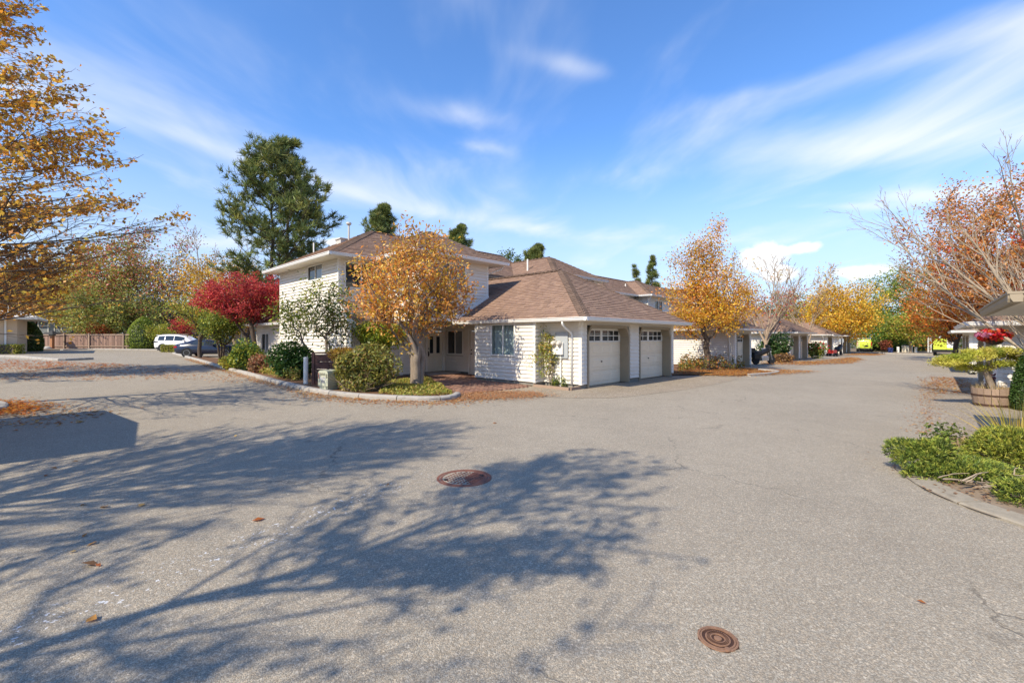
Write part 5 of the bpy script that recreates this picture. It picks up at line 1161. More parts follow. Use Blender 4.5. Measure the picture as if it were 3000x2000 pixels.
# trees across the parking lot on the left
far_tree('tree', 'large maple turning from green to red behind the parking lot', 395, 0, 58, 15.2, 7.0, 13000, 0.34, [(0.22, 0.25, 0.06), (0.28, 0.28, 0.07), (0.16, 0.19, 0.05), (0.46, 0.18, 0.10), (0.50, 0.15, 0.11), (0.46, 0.34, 0.08)], (2.4, 3, 1.5, 2.2, 1.8, 2), 61, 0.15, nt=280, sigma=0.65, clump=([(0.40, 0.06, 0.06), (0.36, 0.12, 0.06)], 0.16))
far_tree('tree', 'olive and golden tree left of the red-tinged maple', 235, 0, 56, 11.8, 5.4, 9000, 0.32, [(0.46, 0.37, 0.05), (0.56, 0.40, 0.05), (0.30, 0.28, 0.05), (0.50, 0.22, 0.05)], (2.5, 1.5, 2, 1.2), 62, 0.12, nt=220, sigma=0.55)
far_tree('tree', 'dense green tree standing over the plank fence', 330, 0, 53.5, 7.2, 5.2, 8000, 0.28, [(0.18, 0.22, 0.05), (0.24, 0.27, 0.06), (0.14, 0.17, 0.04), (0.34, 0.32, 0.07), (0.40, 0.25, 0.08)], (2, 3, 1.5, 2, 1.4), 63, 0.15, nt=220, sigma=0.5)
far_tree('tree', 'brown and ochre tree over the slate house at far left', 75, 0, 60, 10.4, 6.2, 8000, 0.34, [(0.40, 0.20, 0.05), (0.48, 0.29, 0.06), (0.32, 0.14, 0.05), (0.50, 0.36, 0.06)], None, 64, 0.3, nt=200, sigma=0.6)
bare_tree('tree', 'thin half-bare tree with golden twigs left of the tall pine', at(640, HY, 47).to_2d().to_3d(), 3.2, 0.2, 1, 65, 'barkt', [dict(n=5200, size=0.24, pal=GOLD[:3]+[(0.36, 0.20, 0.06), (0.30, 0.22, 0.06)], wts=None, sig=0.4, keep=lambda P, r: (P[:, 2] < 8.0+2.5*r.random(len(P))))], minr=0.014)
far_tree('tree', 'gold-brown tree behind the crimson maple', 690, 0, 44, 9.4, 3.6, 6500, 0.24, GOLD[:3]+[(0.34, 0.17, 0.06), (0.30, 0.24, 0.06)], None, 66, 0.2, nt=190, sigma=0.42, bark='barkt')
far_tree('tree', 'lime green tree squeezed between crimson maple and house wall', 815, 0, 33, 5.9, 1.2, 2400, 0.17, YGREEN, None, 67, 0.3, nt=90)
far_tree('tree', 'yellow-green slender tree left of the crimson maple trunk', 585, 0, 33, 5.2, 2.2, 3200, 0.17, YGREEN+[(0.42, 0.24, 0.04)], (2, 2, 2, 1, 1.2), 68, 0.42, nt=110, th=1.6)
far_tree('shrub', 'red dwarf maple standing behind the white car', 535, 0, 49.5, 3.9, 1.2, 1500, 0.2, RED, None, 69, 0.4, nt=70, cat='shrub')
far_tree('shrub', 'orange dwarf maple rising above the plank fence', 290, 0, 51.5, 2.9, 1.3, 1100, 0.2, [(0.55, 0.14, 0.05), (0.5, 0.2, 0.06), (0.42, 0.1, 0.04)], None, 70, 0.45, nt=70, cat='shrub')
far_tree('shrub', 'yellow-green shrub behind the roof of the white car', 482, 0, 50.5, 3.1, 2.0, 2000, 0.2, YGREEN, None, 71, 0.3, nt=70, cat='shrub')

# katsura with layered branches leaning in from the left edge
def katsura(label, base, seed, H0, nlimb, Lmax, leaf_n, dirs, pal, wts, size=0.075, zs=(0.22, 1.0), up=0.06, twigs=True, keep=None, tr=0.2, clump=0.75, barkm='barkd', minr=0.004, prof=None, lr=1.0, rise=(0.16, 0.5)):
    rng = np.random.default_rng(seed); R = thing('katsura_tree', label, 'tree', tuple(base), 0); polys, tips = [], []
    P = np.array([[rng.normal()*0.04*i, rng.normal()*0.04*i, -0.1+H0*i/9] for i in range(10)]); polys.append((P, np.linspace(tr, 0.03, 10)))
    spec = [dict(n_seg=9, wob=0.05, trop=(0, 0, up)), dict(n=(7, 10), ang=0.55, len=0.42, t0=0.15, rr=0.4, fall=0.35, wob=0.06, n_seg=6, planar=True, trop=(0, 0, 0.05)), dict(n=(4, 6), ang=0.6, len=0.42, t0=0.15, rr=0.45, fall=0.3, wob=0.08, n_seg=4, planar=True)]
    for k in range(nlimb):
        f = zs[0]+(zs[1]-zs[0])*(k+rng.random()*0.8)/nlimb; f = min(f, 0.985); i = min(8, int(f*9)); s = P[i]+(P[i+1]-P[i])*(f*9-i); az = rng.uniform(*dirs); g = (f-zs[0])/(1-zs[0])
        L = Lmax*(prof(g) if prof else (1-0.78*g))*rng.uniform(0.82, 1.1); d = np.array([math.cos(az), math.sin(az), rise[0]+rise[1]*g]); recurse(rng, s, unit(d), L, lr*(0.010+0.009*L), 0, spec, polys, tips)
    polys = [(p, np.maximum(r, minr)) for p, r in polys]
    link('trunk', tubes_mesh('trunk', polys, M[barkm], 4), R)
    if leaf_n:
        V, q, c = place_leaves(rng, tips, leaf_n, size, pal, wts, 0.06, keep, 0.4, 0.4, 0.0, clump=clump, asp=0.85); link('crown', mesh_arrays('crown', V, q, M['leaf'], c), R)
    return R
KAT = [(0.60, 0.29, 0.035), (0.66, 0.39, 0.05), (0.54, 0.22, 0.03), (0.68, 0.47, 0.08), (0.36, 0.20, 0.05)]
katsura('tall katsura with layered amber branches reaching in from the left edge', (-13.6, 10.6, gz(-13.6)), 81, 11.8, 110, 5.3, 17500, (-1.9, 1.9), KAT, (3, 2.5, 2, 1.5, 1.5), size=0.095, zs=(0.16, 1.0), up=0.25, lr=0.5, rise=(0.10, 0.45), minr=0.0035,
        keep=lambda P, r: (P[:, 2] > 5.0) | (r.random(len(P)) < 0.15), tr=0.22, clump=0.5, prof=lambda g: (1-0.92*g**0.85))
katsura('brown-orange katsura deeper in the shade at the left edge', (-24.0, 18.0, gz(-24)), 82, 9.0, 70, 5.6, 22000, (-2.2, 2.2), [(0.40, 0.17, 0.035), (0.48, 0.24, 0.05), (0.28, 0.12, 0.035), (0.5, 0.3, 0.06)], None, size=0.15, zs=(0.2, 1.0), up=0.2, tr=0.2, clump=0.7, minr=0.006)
# trees standing behind the viewer, known by their shadows on the road
katsura('leafy tree just behind the viewer on the left, casting the branchy road shadow', (-5.9, -0.7, gz(-5.6)), 83, 8.2, 44, 3.0, 2300, (-3.1, 3.1), KAT, None, size=0.10, zs=(0.42, 1.0), up=0.6, tr=0.13, clump=0.5, minr=0.008, lr=0.8, rise=(0.45, 0.9), prof=lambda g: (1-0.6*g))
katsura('second tree behind the viewer with long bare limbs toward the road', (-9.6, 0.6, gz(-10)), 84, 8.4, 84, 4.2, 1100, (-3.1, 3.1), KAT, None, size=0.10, zs=(0.40, 1.0), up=0.8, tr=0.15, clump=0.6, minr=0.011, lr=0.8, rise=(0.5, 1.1), prof=lambda g: (1-0.55*g))

# pale bare tree on the right edge
PALE = [dict(n_seg=5, wob=0.04), dict(n=(12, 13), ang=0.62, len=2.75, t0=0.25, rr=0.48, fall=0.1, wob=0.035, trop=(0, 0, 0.32), n_seg=9), dict(n=(9, 12), ang=0.40, len=0.45, t0=0.15, rr=0.42, fall=0.4, wob=0.05, trop=(-0.05, 0, 0.2), n_seg=6), dict(n=(5, 7), ang=0.45, len=0.42, t0=0.15, rr=0.5, wob=0.07, n_seg=4, trop=(0, 0, 0.12)), dict(n=(2, 3), ang=0.5, len=0.5, t0=0.2, rr=0.6, wob=0.08, n_seg=3)]
bare_tree('street_tree', 'pale-barked leafless tree spreading in from the right edge', (15.0, 11.6, gz(15)), 2.0, 0.15, 1, 91, 'barkw', [dict(n=60, size=0.09, pal=RED+[(0.5, 0.16, 0.04)], wts=None, sig=0.05)], spec=PALE, lean=(-0.10, 0.0, 1), minr=0.0038)

# ---------------------------------------------------------------- shrubs
def topiary(label, x, yb, Y, h, w, seed, pal, n=9000, size=0.13, group=None, p=0.62):
    rng = np.random.default_rng(seed); q = at(x, HY, Y); base = Vector((q.x, q.y, gz(q.x)+0.02)); R = thing('topiary_shrub', label, 'shrub', tuple(base), 0, group)
    f = lumps(rng, 10, 0.10); z = rng.random(n)**1.15; az = rng.uniform(0, 6.28, n); prof = np.minimum(1.0, 1.02*(1-z**1.9)**p)*(0.88+0.12*np.minimum(1, z*6)); u = np.stack([np.cos(az), np.sin(az), z*2-1], 1)
    r = w*0.5*prof*f(unit(u))*(rng.random(n)**0.08); P = np.stack([np.cos(az)*r, np.sin(az)*r, z*h], 1)
    V, qd, c = leaf_arrays(rng, P, size, palette(rng, n, pal, None, 0.14), 0.6, 0.6, out=np.stack([np.cos(az), np.sin(az), z], 1)*1.1); link('foliage', mesh_arrays('foliage', V, qd, M['leaf'], c), R)
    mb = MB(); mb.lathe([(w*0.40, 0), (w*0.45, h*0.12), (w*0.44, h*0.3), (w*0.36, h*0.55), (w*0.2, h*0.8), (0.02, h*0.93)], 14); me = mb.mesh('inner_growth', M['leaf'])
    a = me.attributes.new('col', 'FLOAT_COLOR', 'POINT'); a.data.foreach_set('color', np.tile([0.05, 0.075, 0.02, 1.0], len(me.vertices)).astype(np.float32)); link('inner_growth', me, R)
    return R
TOP = [(0.20, 0.26, 0.03), (0.25, 0.30, 0.04), (0.16, 0.21, 0.03)]
topiary('big egg-shaped clipped shrub beside the white car', 420, 1022, 51, 3.75, 3.5, 101, TOP, group='clipped egg shrubs')
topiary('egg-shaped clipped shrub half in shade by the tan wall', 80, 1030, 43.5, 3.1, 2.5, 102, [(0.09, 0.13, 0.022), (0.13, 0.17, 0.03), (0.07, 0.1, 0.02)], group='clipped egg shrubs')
def hedge_box(label, x, y, Y, w, d, h, seed, group):
    rng = np.random.default_rng(seed); q = at(x, HY, Y); R = thing('hedge', label, 'hedge', (q.x, q.y, gz(q.x)), 0, group); n = 1500
    P = rng.uniform(-0.5, 0.5, (n, 3)); k = rng.integers(0, 3, n); P[np.arange(n), k] = np.sign(P[np.arange(n), k])*rng.uniform(0.42, 0.52, n); P = P*np.array([w, d, h])+np.array([0, 0, h*0.5]); P = P[P[:, 2] > 0]
    V, qd, c = leaf_arrays(rng, P, 0.11, palette(rng, len(P), [(0.30, 0.29, 0.04), (0.22, 0.24, 0.035), (0.36, 0.33, 0.06)]), 0.4); link('foliage', mesh_arrays('foliage', V, qd, M['leaf'], c), R)
    m = MB(); m.box(-w*0.42, w*0.42, -d*0.42, d*0.42, 0, h*0.9); m.build('inner_growth', M['barkd'], R)
hedge_box('left one of two small square clipped hedges before the white car', 494, 0, 44.5, 1.0, 0.8, 0.72, 103, 'small square hedges'); hedge_box('small square clipped hedge touching the dark car tail', 521, 0, 44.5, 0.95, 0.8, 0.72, 104, 'small square hedges')
hedge_box('low dark hedge at the foot of the tan wall', 8, 0, 37.5, 3.0, 0.8, 0.8, 105, None)
# tall multi-stem shrub and bushes on the island, left to right
b = gv(648, 1064)
make_tree('shrub', 'round-headed green shrub on thick grey stems beside the dark car', 'shrub', b, ell(0.25, 0, 2.55, 1.35, 1.2, 0.8, 0.35, 0.2), 150, 5200, 0.12, GREEN[:2]+YGREEN[:2]+[(0.17, 0.22, 0.045)], None, 111, 1.2, 0.06, 'barkd', 3, 0.16, 0.006, back=1.5)
bush('bush', 'rounded yellow-green and dark bush below the white porch post', 'bush', gv(716, 1088), 0.85, 0.8, 0.8, 4200, 0.13, YGREEN[:3]+DGREEN, (2, 1.5, 2, 1, 1.5, 2), 112, zc=0.72)
bush('bush', 'small yellow bush at the left foot of the rounded bush', 'bush', gv(672, 1084), 0.42, 0.4, 0.42, 1500, 0.1, [(0.40, 0.32, 0.04), (0.32, 0.30, 0.04), (0.24, 0.25, 0.04)], None, 113, zc=0.36)
bush('bush', 'dry brown low bush under the crimson maple', 'bush', gv(768, 1094), 0.7, 0.6, 0.5, 1800, 0.12, BROWN+[(0.3, 0.1, 0.06)], None, 114, zc=0.4)
def cover(label, pts, n, h, size, pal, wts, seed, name='ground_cover', up=0.7, asp=0.5):
    rng = np.random.default_rng(seed); P2 = [gnd(*p) for p in pts]; x0, x1 = min(p.x for p in P2), max(p.x for p in P2); y0, y1 = min(p.y for p in P2), max(p.y for p in P2); out = []
    poly = [(p.x, p.y) for p in P2]; f = lumps(rng, 14, 0.5)
    while len(out) < n:
        x, y = rng.uniform(x0, x1), rng.uniform(y0, y1)
        if inside(poly, x, y): out.append((x, y))
    P = np.array(out); q = np.stack([P[:, 0]*1.7, P[:, 1]*1.7, P[:, 0]*0], 1); hh = h*np.clip(0.6+0.5*np.sin(q[:, 0]*1.3+seed)*np.sin(q[:, 1]*1.1)+0.2*rng.random(n), 0.15, 1.3)
    Z = 0.07+rng.random(n)**0.7*hh-K*P[:, 0]; PP = np.stack([P[:, 0], P[:, 1], Z], 1); V, qd, c = leaf_arrays(rng, PP, size, palette(rng, n, pal, wts), up, asp)
    o = link(name, mesh_arrays(name, V, qd, M['leaf'], c)); o['kind'] = 'stuff'; o['label'] = label; return o
COV = [(0.36, 0.33, 0.06), (0.28, 0.29, 0.05), (0.40, 0.30, 0.09), (0.20, 0.23, 0.05), (0.42, 0.27, 0.08)]
cover('yellow-green ground cover along the kerb left of the dark green bush', [(715, 1086), (800, 1078), (868, 1090), (880, 1120), (860, 1124), (790, 1105)], 4200, 0.42, 0.11, COV, (2, 2, 1.5, 1.5, 1.5), 121)
cover('yellow-green ground cover round the foot of the orange tree', [(1120, 1140), (1180, 1118), (1262, 1120), (1318, 1152), (1326, 1164), (1228, 1168), (1110, 1162)], 5200, 0.16, 0.075, COV, (2.2, 2.2, 1, 2, 0.8), 122)
cover('mixed red and green ground cover behind the yellow street tree', [(1984, 1090), (2000, 1062), (2150, 1060), (2186, 1080), (2150, 1086), (2040, 1092)], 5200, 0.75, 0.13, [(0.30, 0.11, 0.035), (0.24, 0.2, 0.04), (0.1, 0.13, 0.03), (0.38, 0.2, 0.04), (0.07, 0.09, 0.025)], None, 123)
bush('rhododendron', 'glossy dark green bush behind the white bollard', 'bush', gv(862, 1112), 0.85, 0.6, 0.74, 3600, 0.17, DGREEN+[(0.11, 0.19, 0.04)], None, 131, zc=0.68, asp=0.42, fill=0.4)
b = gv(905, 1116)
make_tree('shrub', 'tall airy shrub with pointed green leaves before the white wall, left stem', 'shrub', b + Vector((-0.2, 0.5, 0)), ell(-0.7, 0, 2.5, 1.0, 0.8, 0.95, 0.5, 0.3, more=((-0.1, 0.2, 3.5, 0.5, 0.5, 0.6),)), 120, 1150, 0.16, YGREEN[:3]+GREEN[:2], (2, 1.5, 2, 2, 1.5), 132, 1.0, 0.05, 'bark', 1, 0.2, 0.005, asp=0.36, droop=0.4)
make_tree('shrub', 'airy shrub with drooping pointed leaves near the pent roof barge board', 'shrub', gv(968, 1120), ell(0.05, 0, 2.5, 1.0, 0.8, 1.05, 0.5, 0.3, more=((0.35, 0, 3.4, 0.55, 0.4, 0.35),)), 130, 1400, 0.16, GREEN[:2]+YGREEN[:1]+[(0.3, 0.22, 0.07)], (2, 2, 1.6, 1), 133, 1.0, 0.05, 'barkt', 2, 0.18, 0.005, asp=0.36, droop=0.5)
bush('shrub', 'laceleaf lime green shrub between the big bush and orange tree', 'shrub', gv(1100, 1118)+Vector((0.15, 0.3, 0)), 0.95, 0.75, 0.72, 3600, 0.14, [(0.2, 0.27, 0.03), (0.27, 0.32, 0.035), (0.14, 0.2, 0.025), (0.38, 0.34, 0.04)], None, 134, zc=1.85, stems=9, stem_r=0.02, bark='bark', asp=0.3, droop=1.2, fill=0.4)
bush('bush', 'large mixed bush of olive, yellow and bare brown twigs beside the utility pedestal', 'bush', gv(1058, 1150), 1.02, 0.8, 0.84, 10500, 0.10, [(0.20, 0.21, 0.05), (0.28, 0.25, 0.05), (0.15, 0.17, 0.045), (0.27, 0.17, 0.07), (0.33, 0.27, 0.06)], (3, 2, 2.2, 1.6, 1), 135, zc=0.72, stems=34, stem_r=0.01, bark='barkt', amp=0.55, fill=0.42)
bush('bush', 'amber tuft leaning over the brown wooden screen', 'bush', gv(1000, 1140)+Vector((0, 0.3, 0.9)), 0.45, 0.35, 0.26, 1500, 0.11, [(0.45, 0.28, 0.04), (0.38, 0.27, 0.05), (0.3, 0.16, 0.05)], None, 136, zc=0.25, stems=4)
b = gv(1615, 1132)
make_tree('shrub', 'leggy shrub against the electric meter wall', 'shrub', b+Vector((0, 0.0, 0)), ell(-0.05, 0, 1.15, 0.62, 0.35, 0.55, 0.5, 0.3, more=((-0.2, 0, 1.75, 0.35, 0.25, 0.35),)), 110, 1100, 0.10, [(0.24, 0.26, 0.05), (0.30, 0.30, 0.05), (0.17, 0.2, 0.04), (0.4, 0.28, 0.06)], None, 137, 0.35, 0.025, 'bark', 3, 0.10, 0.004, asp=0.42)
bush('shrub', 'low leafy plants along the foot of the meter wall', 'shrub', gv(1660, 1134), 0.62, 0.3, 0.24, 900, 0.085, GREEN+YGREEN[:1], None, 138, zc=0.2, stems=5)
ed = thing('bed_edging', 'timber edging of the small bed under the electric meters', 'edging', tuple(hl(-0.62, 0.05)), ROT)
m = MB(); m.box(-0.06, 0.04, 0.0, 1.6, 0.0, 0.10); m.build('timber', M['wood'], ed); m = MB(); m.box(0.04, 0.6, -0.05, 0.05, 0.0, 0.10); m.build('timber', M['wood'], ed)
# across the street
bush('bush', 'dark glossy bush before the wall of the third garage', 'bush', hl(29.3, 0.7), 1.35, 1.1, 1.15, 2600, 0.22, DGREEN+[(0.12, 0.15, 0.06)], None, 141, zc=1.05)
bush('bush', 'dry tan bush at the foot of the bare tree', 'bush', hl(27.4, -0.2), 0.9, 0.7, 0.4, 1200, 0.16, BROWN+[(0.35, 0.2, 0.06)], None, 142, zc=0.35)
bush('flower_bush', 'bush with crimson flowers at the end of the third garage', 'bush', hl(39.8, -0.4), 0.9, 0.8, 0.9, 1600, 0.2, [(0.16, 0.2, 0.03), (0.1, 0.15, 0.03), (0.28, 0.26, 0.05)], None, 143, zc=0.8, extra=(60, 0.24, [(0.5, 0.01, 0.05), (0.6, 0.02, 0.03)]))
bush('bush', 'dark bush between the last garage and the lime van', 'bush', hl(69.3, 1.2), 1.2, 1.2, 1.3, 1500, 0.28, DGREEN, None, 144, zc=1.2)

# ---------------------------------------------------------------- right foreground bed
def juniper(label, base, rx, ry, rz, n, seed, pal, zc=None, name='juniper', L=0.038, w=0.0075, group='junipers in the right-hand bed', bare=8):
    rng = np.random.default_rng(seed); R = thing(name, label, 'shrub', tuple(base), 0, group); zc = rz*0.55 if zc is None else zc; f = lumps(rng, 16, 0.5)
    ns = int(n*0.75)//9; u = unit(rng.normal(size=(ns, 3))); u[:, 2] = np.where(u[:, 2] < -0.35, -u[:, 2], u[:, 2]); r = rng.random(ns)**0.28*f(u); S = u*r[:, None]*np.array([rx, ry, rz])+np.array([0, 0, zc]); S[:, 2] = np.maximum(S[:, 2], 0.03)
    D = unit(u*np.array([1, 1, 0.7])+np.array([0, 0, 0.35])+rng.normal(size=(ns, 3))*0.3); tone = palette(rng, ns, pal, None, 0.22); P = np.repeat(S, 9, 0)+np.repeat(D, 9, 0)*rng.uniform(0, L, (ns*9, 1)); T = np.repeat(tone, 9, 0)*rng.uniform(0.8, 1.2, (ns*9, 1))
    V, q, c = needle_arrays(rng, P, np.repeat(D, 9, 0), L, w, T, 0.55); link('foliage', mesh_arrays('foliage', V, q, M['needle'], c), R)
    polys = []
    for s in range(bare):
        a = rng.uniform(0, 6.28); e = np.array([math.cos(a)*rx, math.sin(a)*ry, zc+rng.uniform(-0.2, 0.5)*rz])*0.9; mid = e*0.5+np.array([0, 0, 0.03]); polys.append((np.array([[0, 0, 0.0], mid, e]), np.array([0.016, 0.011, 0.005])))
    link('stems', tubes_mesh('stems', polys, M['bark'], 5), R); return R
JUN = [(0.15, 0.20, 0.035), (0.24, 0.28, 0.045), (0.085, 0.125, 0.025), (0.32, 0.33, 0.06), (0.06, 0.085, 0.02)]
juniper('rounded juniper at the front tip of the bed, over the kerb', gnd(2702, 1392), 0.27, 0.27, 0.25, 30000, 151, JUN, zc=0.22)
juniper('low spreading juniper in the middle of the bed', gnd(2812, 1404), 0.56, 0.32, 0.15, 52000, 152, JUN, zc=0.10)
juniper('dense juniper cushion between the log edging and the taller juniper', gnd(2890, 1362)+Vector((0.1, 0.1, 0)), 0.40, 0.26, 0.16, 30000, 156, JUN, zc=0.10)
juniper('taller juniper below the ornamental grass', gnd(2962, 1392)+Vector((0.30, 0.1, 0)), 0.66, 0.45, 0.30, 60000, 153, [(0.22, 0.25, 0.035), (0.31, 0.32, 0.045), (0.12, 0.15, 0.03), (0.36, 0.34, 0.06), (0.08, 0.10, 0.02)], zc=0.26)
juniper('juniper cut by the right edge at the bottom of the bed', gnd(3010, 1480)+Vector((0.05, 0.0, 0)), 0.26, 0.24, 0.17, 18000, 154, JUN, zc=0.10)
bush('shrub', 'small broadleaf plant behind the short log edging', 'shrub', gnd(2770, 1322), 0.30, 0.26, 0.26, 500, 0.06, GREEN+[(0.2, 0.25, 0.06)], None, 155, zc=0.24, stems=5, stem_r=0.006)
def deadwood():
    rng = np.random.default_rng(160); o = gnd(2900, 1455); R = thing('branch_pile', 'tangle of dry grey juniper branches on the bare soil', 'branches', tuple(o), 0)
    for k in range(26):
        p = np.array([rng.uniform(-0.35, 0.75), rng.uniform(-0.1, 0.5), 0.05+rng.random()*0.09]); a = rng.normal()*0.5+0.2; P = [p]; d = np.array([math.cos(a), math.sin(a)*0.7, rng.normal()*0.1])
        for j in range(5): d = unit(d+rng.normal(size=3)*np.array([0.25, 0.25, 0.12])); P.append(P[-1]+d*rng.uniform(0.05, 0.13)); P[-1][2] = max(0.055, min(P[-1][2], 0.2))
        link('branch', tubes_mesh('branch', [(np.array(P), np.linspace(0.011, 0.004, 6)*rng.uniform(0.6, 1.2))], M['barkw' if k % 3 else 'bark'], 5), R)
deadwood()
for (x, y, w_, h_, lab) in ((2800, 1326, 0.42, 0.24, 'left piece of red-brown log edging in the right-hand bed'), (2872, 1334, 0.30, 0.22, 'right piece of red-brown log edging next to the junipers')):
    p = gnd(x, y); R = thing('log_edging', lab, 'edging', tuple(p), 0.12, 'log edging pieces'); n = 6
    for k in range(n):
        m = MB(); m.lathe([(w_/n*0.49, -0.05), (w_/n*0.5, h_*0.93+0.012*(k % 3)), (w_/n*0.38, h_+0.012*(k % 3)), (0.0, h_+0.012*(k % 3))], 9, ((k-(n-1)/2)*w_/n, 0, 0)); m.build('log', M['wood'], R, smooth=False)
def blades(label, base, n, L, seed, pal, name='ornamental_grass', spread=0.55, w=0.008, r0=0.12):
    rng = np.random.default_rng(seed); R = thing(name, label, 'grass', tuple(base), 0); Vs, Qs, Cs = [], [], []; o = 0; cols = palette(rng, n, pal)
    for k in range(n):
        a = rng.uniform(0, 6.28); s = abs(rng.normal())*spread; d = np.array([math.cos(a)*s, math.sin(a)*s, 1.0]); d /= np.linalg.norm(d); p = np.array([math.cos(a)*r0*rng.random(), math.sin(a)*r0*rng.random(), 0.0]); l = L*rng.uniform(0.5, 1.15); b = unit(np.cross(d, rng.normal(size=3)))*w; V = []
        for j in range(6):
            ww = 1-j/5.5; V += [p-b*ww, p+b*ww]; d = d+np.array([math.cos(a), math.sin(a), 0])*0.05*s-np.array([0, 0, 0.07*s*j]); d /= np.linalg.norm(d); p = p+d*l/5
        Vs.append(np.array(V)); Qs.append(np.array([[2*j, 2*j+1, 2*j+3, 2*j+2] for j in range(5)])+o); Cs.append(np.repeat(cols[k:k+1], 12, 0)); o += 12
    link('blades', mesh_arrays('blades', np.concatenate(Vs), np.concatenate(Qs), M['leaf'], np.concatenate(Cs)), R); return R
blades('golden ornamental grass clump arching over the taller juniper', gnd(2972, 1368)+Vector((0.12, 0.05, 0.12)), 300, 0.85, 161, [(0.50, 0.36, 0.07), (0.44, 0.34, 0.05), (0.58, 0.46, 0.14), (0.36, 0.34, 0.05)])

# ---------------------------------------------------------------- planters between the right-hand garages
def barrel(label, base, r, h, seed, n=18, hoop=True):
    R = thing('barrel_planter', label, 'planter', tuple(base), 0, None); rng = random.Random(seed)
    for k in range(n):
        a0, a1 = 2*math.pi*k/n+0.012, 2*math.pi*(k+1)/n-0.012; m = MB(); vs = []
        for z, rr in ((0, r*0.86), (h*0.5, r*0.97), (h+rng.uniform(-0.01, 0.01), r)):
            for a, q in ((a0, rr), (a1, rr), (a1, rr-0.03), (a0, rr-0.03)): vs.append((math.cos(a)*q, math.sin(a)*q, z))
        fs = [(3, 2, 1, 0), (8, 9, 10, 11)]
        for i in (0, 4):
            for j in range(4): fs.append((i+j, i+(j+1) % 4, i+4+(j+1) % 4, i+4+j))
        m.add(vs, fs).build('stave', M['wood'], R, recalc=True)
    for z, rr in ((h*0.12, r*0.89), (h*0.62, r*0.985)):
        m = MB(); m.lathe([(rr+0.004, z-0.02), (rr+0.010, z-0.02), (rr+0.012, z+0.02), (rr+0.004, z+0.02)], 28, cap=False); m.build('hoop', M['rust'], R)
    m = MB(); m.lathe([(0.0, h*0.86), (r*0.92, h*0.86)], 20); m.build('soil', M['soil'], R); return R
b = gnd(2908, 1196)*1.032
barrel('half barrel of weathered staves holding the flat-topped juniper', b, 0.43, 0.52, 7)
def bonsai():
    base = Vector(b)+Vector((0, 0, 0.36)); rng = np.random.default_rng(171); R = thing('juniper_tree', 'flat-topped golden juniper with gnarled bare trunk growing in the half barrel', 'tree', tuple(base), 0)
    T = []
    for (cx, cy, cz, rx, ry, rz, n) in ((-0.35, 0, 1.10, 0.50, 0.34, 0.12, 26), (-0.85, 0, 0.98, 0.42, 0.3, 0.10, 22), (-1.25, 0.1, 0.84, 0.32, 0.25, 0.10, 14), (0.2, 0, 1.16, 0.45, 0.35, 0.10, 24), (0.7, 0, 1.06, 0.42, 0.35, 0.12, 20), (1.05, 0, 0.95, 0.3, 0.3, 0.09, 10), (-0.55, 0.1, 0.72, 0.5, 0.3, 0.08, 14), (0.3, -0.1, 0.82, 0.5, 0.3, 0.1, 12)):
        u = unit(rng.normal(size=(n, 3))); T.append(u*(rng.random(n)**0.4)[:, None]*np.array([rx, ry, rz])+np.array([cx, cy, cz]))
    T = np.concatenate(T); trunk = [np.array([0.02*math.sin(j*2), 0, -0.05+0.20*j/4]) for j in range(5)]; A, par = colonize(rng, trunk[-1], T, trunk, 0.7, 4, 0.08, -0.12); polys, r = skeleton_polys(A, par, 0.006, 2.2); sc = 0.075/r[4]
    polys = [(P, np.maximum(rr*(1+(sc-1)*np.clip(rr/r[4], 0, 1)), 0.005)) for P, rr in polys]; link('trunk', tubes_mesh('trunk', polys, M['bark'], 6), R)
    k = 200; S = np.repeat(T, k, 0)+rng.normal(size=(len(T)*k, 3))*np.array([0.085, 0.075, 0.042]); D = unit(rng.normal(size=S.shape)*np.array([1, 1, 0.4])+np.array([0, 0, 0.5])); tone = np.repeat(palette(rng, len(T), [(0.40, 0.37, 0.05), (0.33, 0.32, 0.04), (0.22, 0.24, 0.03), (0.44, 0.39, 0.07)]), k, 0)*rng.uniform(0.8, 1.2, (len(S), 1))
    V, q, c = needle_arrays(rng, S, D, 0.055, 0.013, tone, 0.4); link('crown', mesh_arrays('crown', V, q, M['needle'], c), R)
bonsai()
blades('dry straw grass tufts round the foot of the barrel juniper', Vector(b)+Vector((0, 0, 0.45)), 150, 0.26, 172, [(0.50, 0.38, 0.2), (0.42, 0.3, 0.15)], 'dry_grass', 0.5, 0.006, 0.42)
b2 = gnd(3010, 1206)+Vector((0.42, 0.25, 0)); barrel('small second wooden tub cut by the right edge', b2, 0.27, 0.36, 8, 14)
bush('bush', 'yellow-green plant in the small tub', 'plant', b2+Vector((0, 0, 0.3)), 0.24, 0.24, 0.16, 420, 0.06, YGREEN, None, 173, zc=0.1, stems=3, stem_r=0.005)
bush('bush', 'low burgundy-leaved plant right of the half barrel', 'plant', gnd(2975, 1178)+Vector((0.25, 0.7, 0)), 0.35, 0.3, 0.42, 900, 0.09, [(0.12, 0.02, 0.025), (0.2, 0.04, 0.04), (0.3, 0.28, 0.25), (0.06, 0.02, 0.02)], None, 174, zc=0.4, stems=5)
topiary('narrow dark green clipped cypress at the right edge', 3040, 0, 11.6, 1.75, 1.0, 175, [(0.05, 0.10, 0.02), (0.07, 0.13, 0.025), (0.04, 0.075, 0.018)], 9000, 0.05, p=0.5)
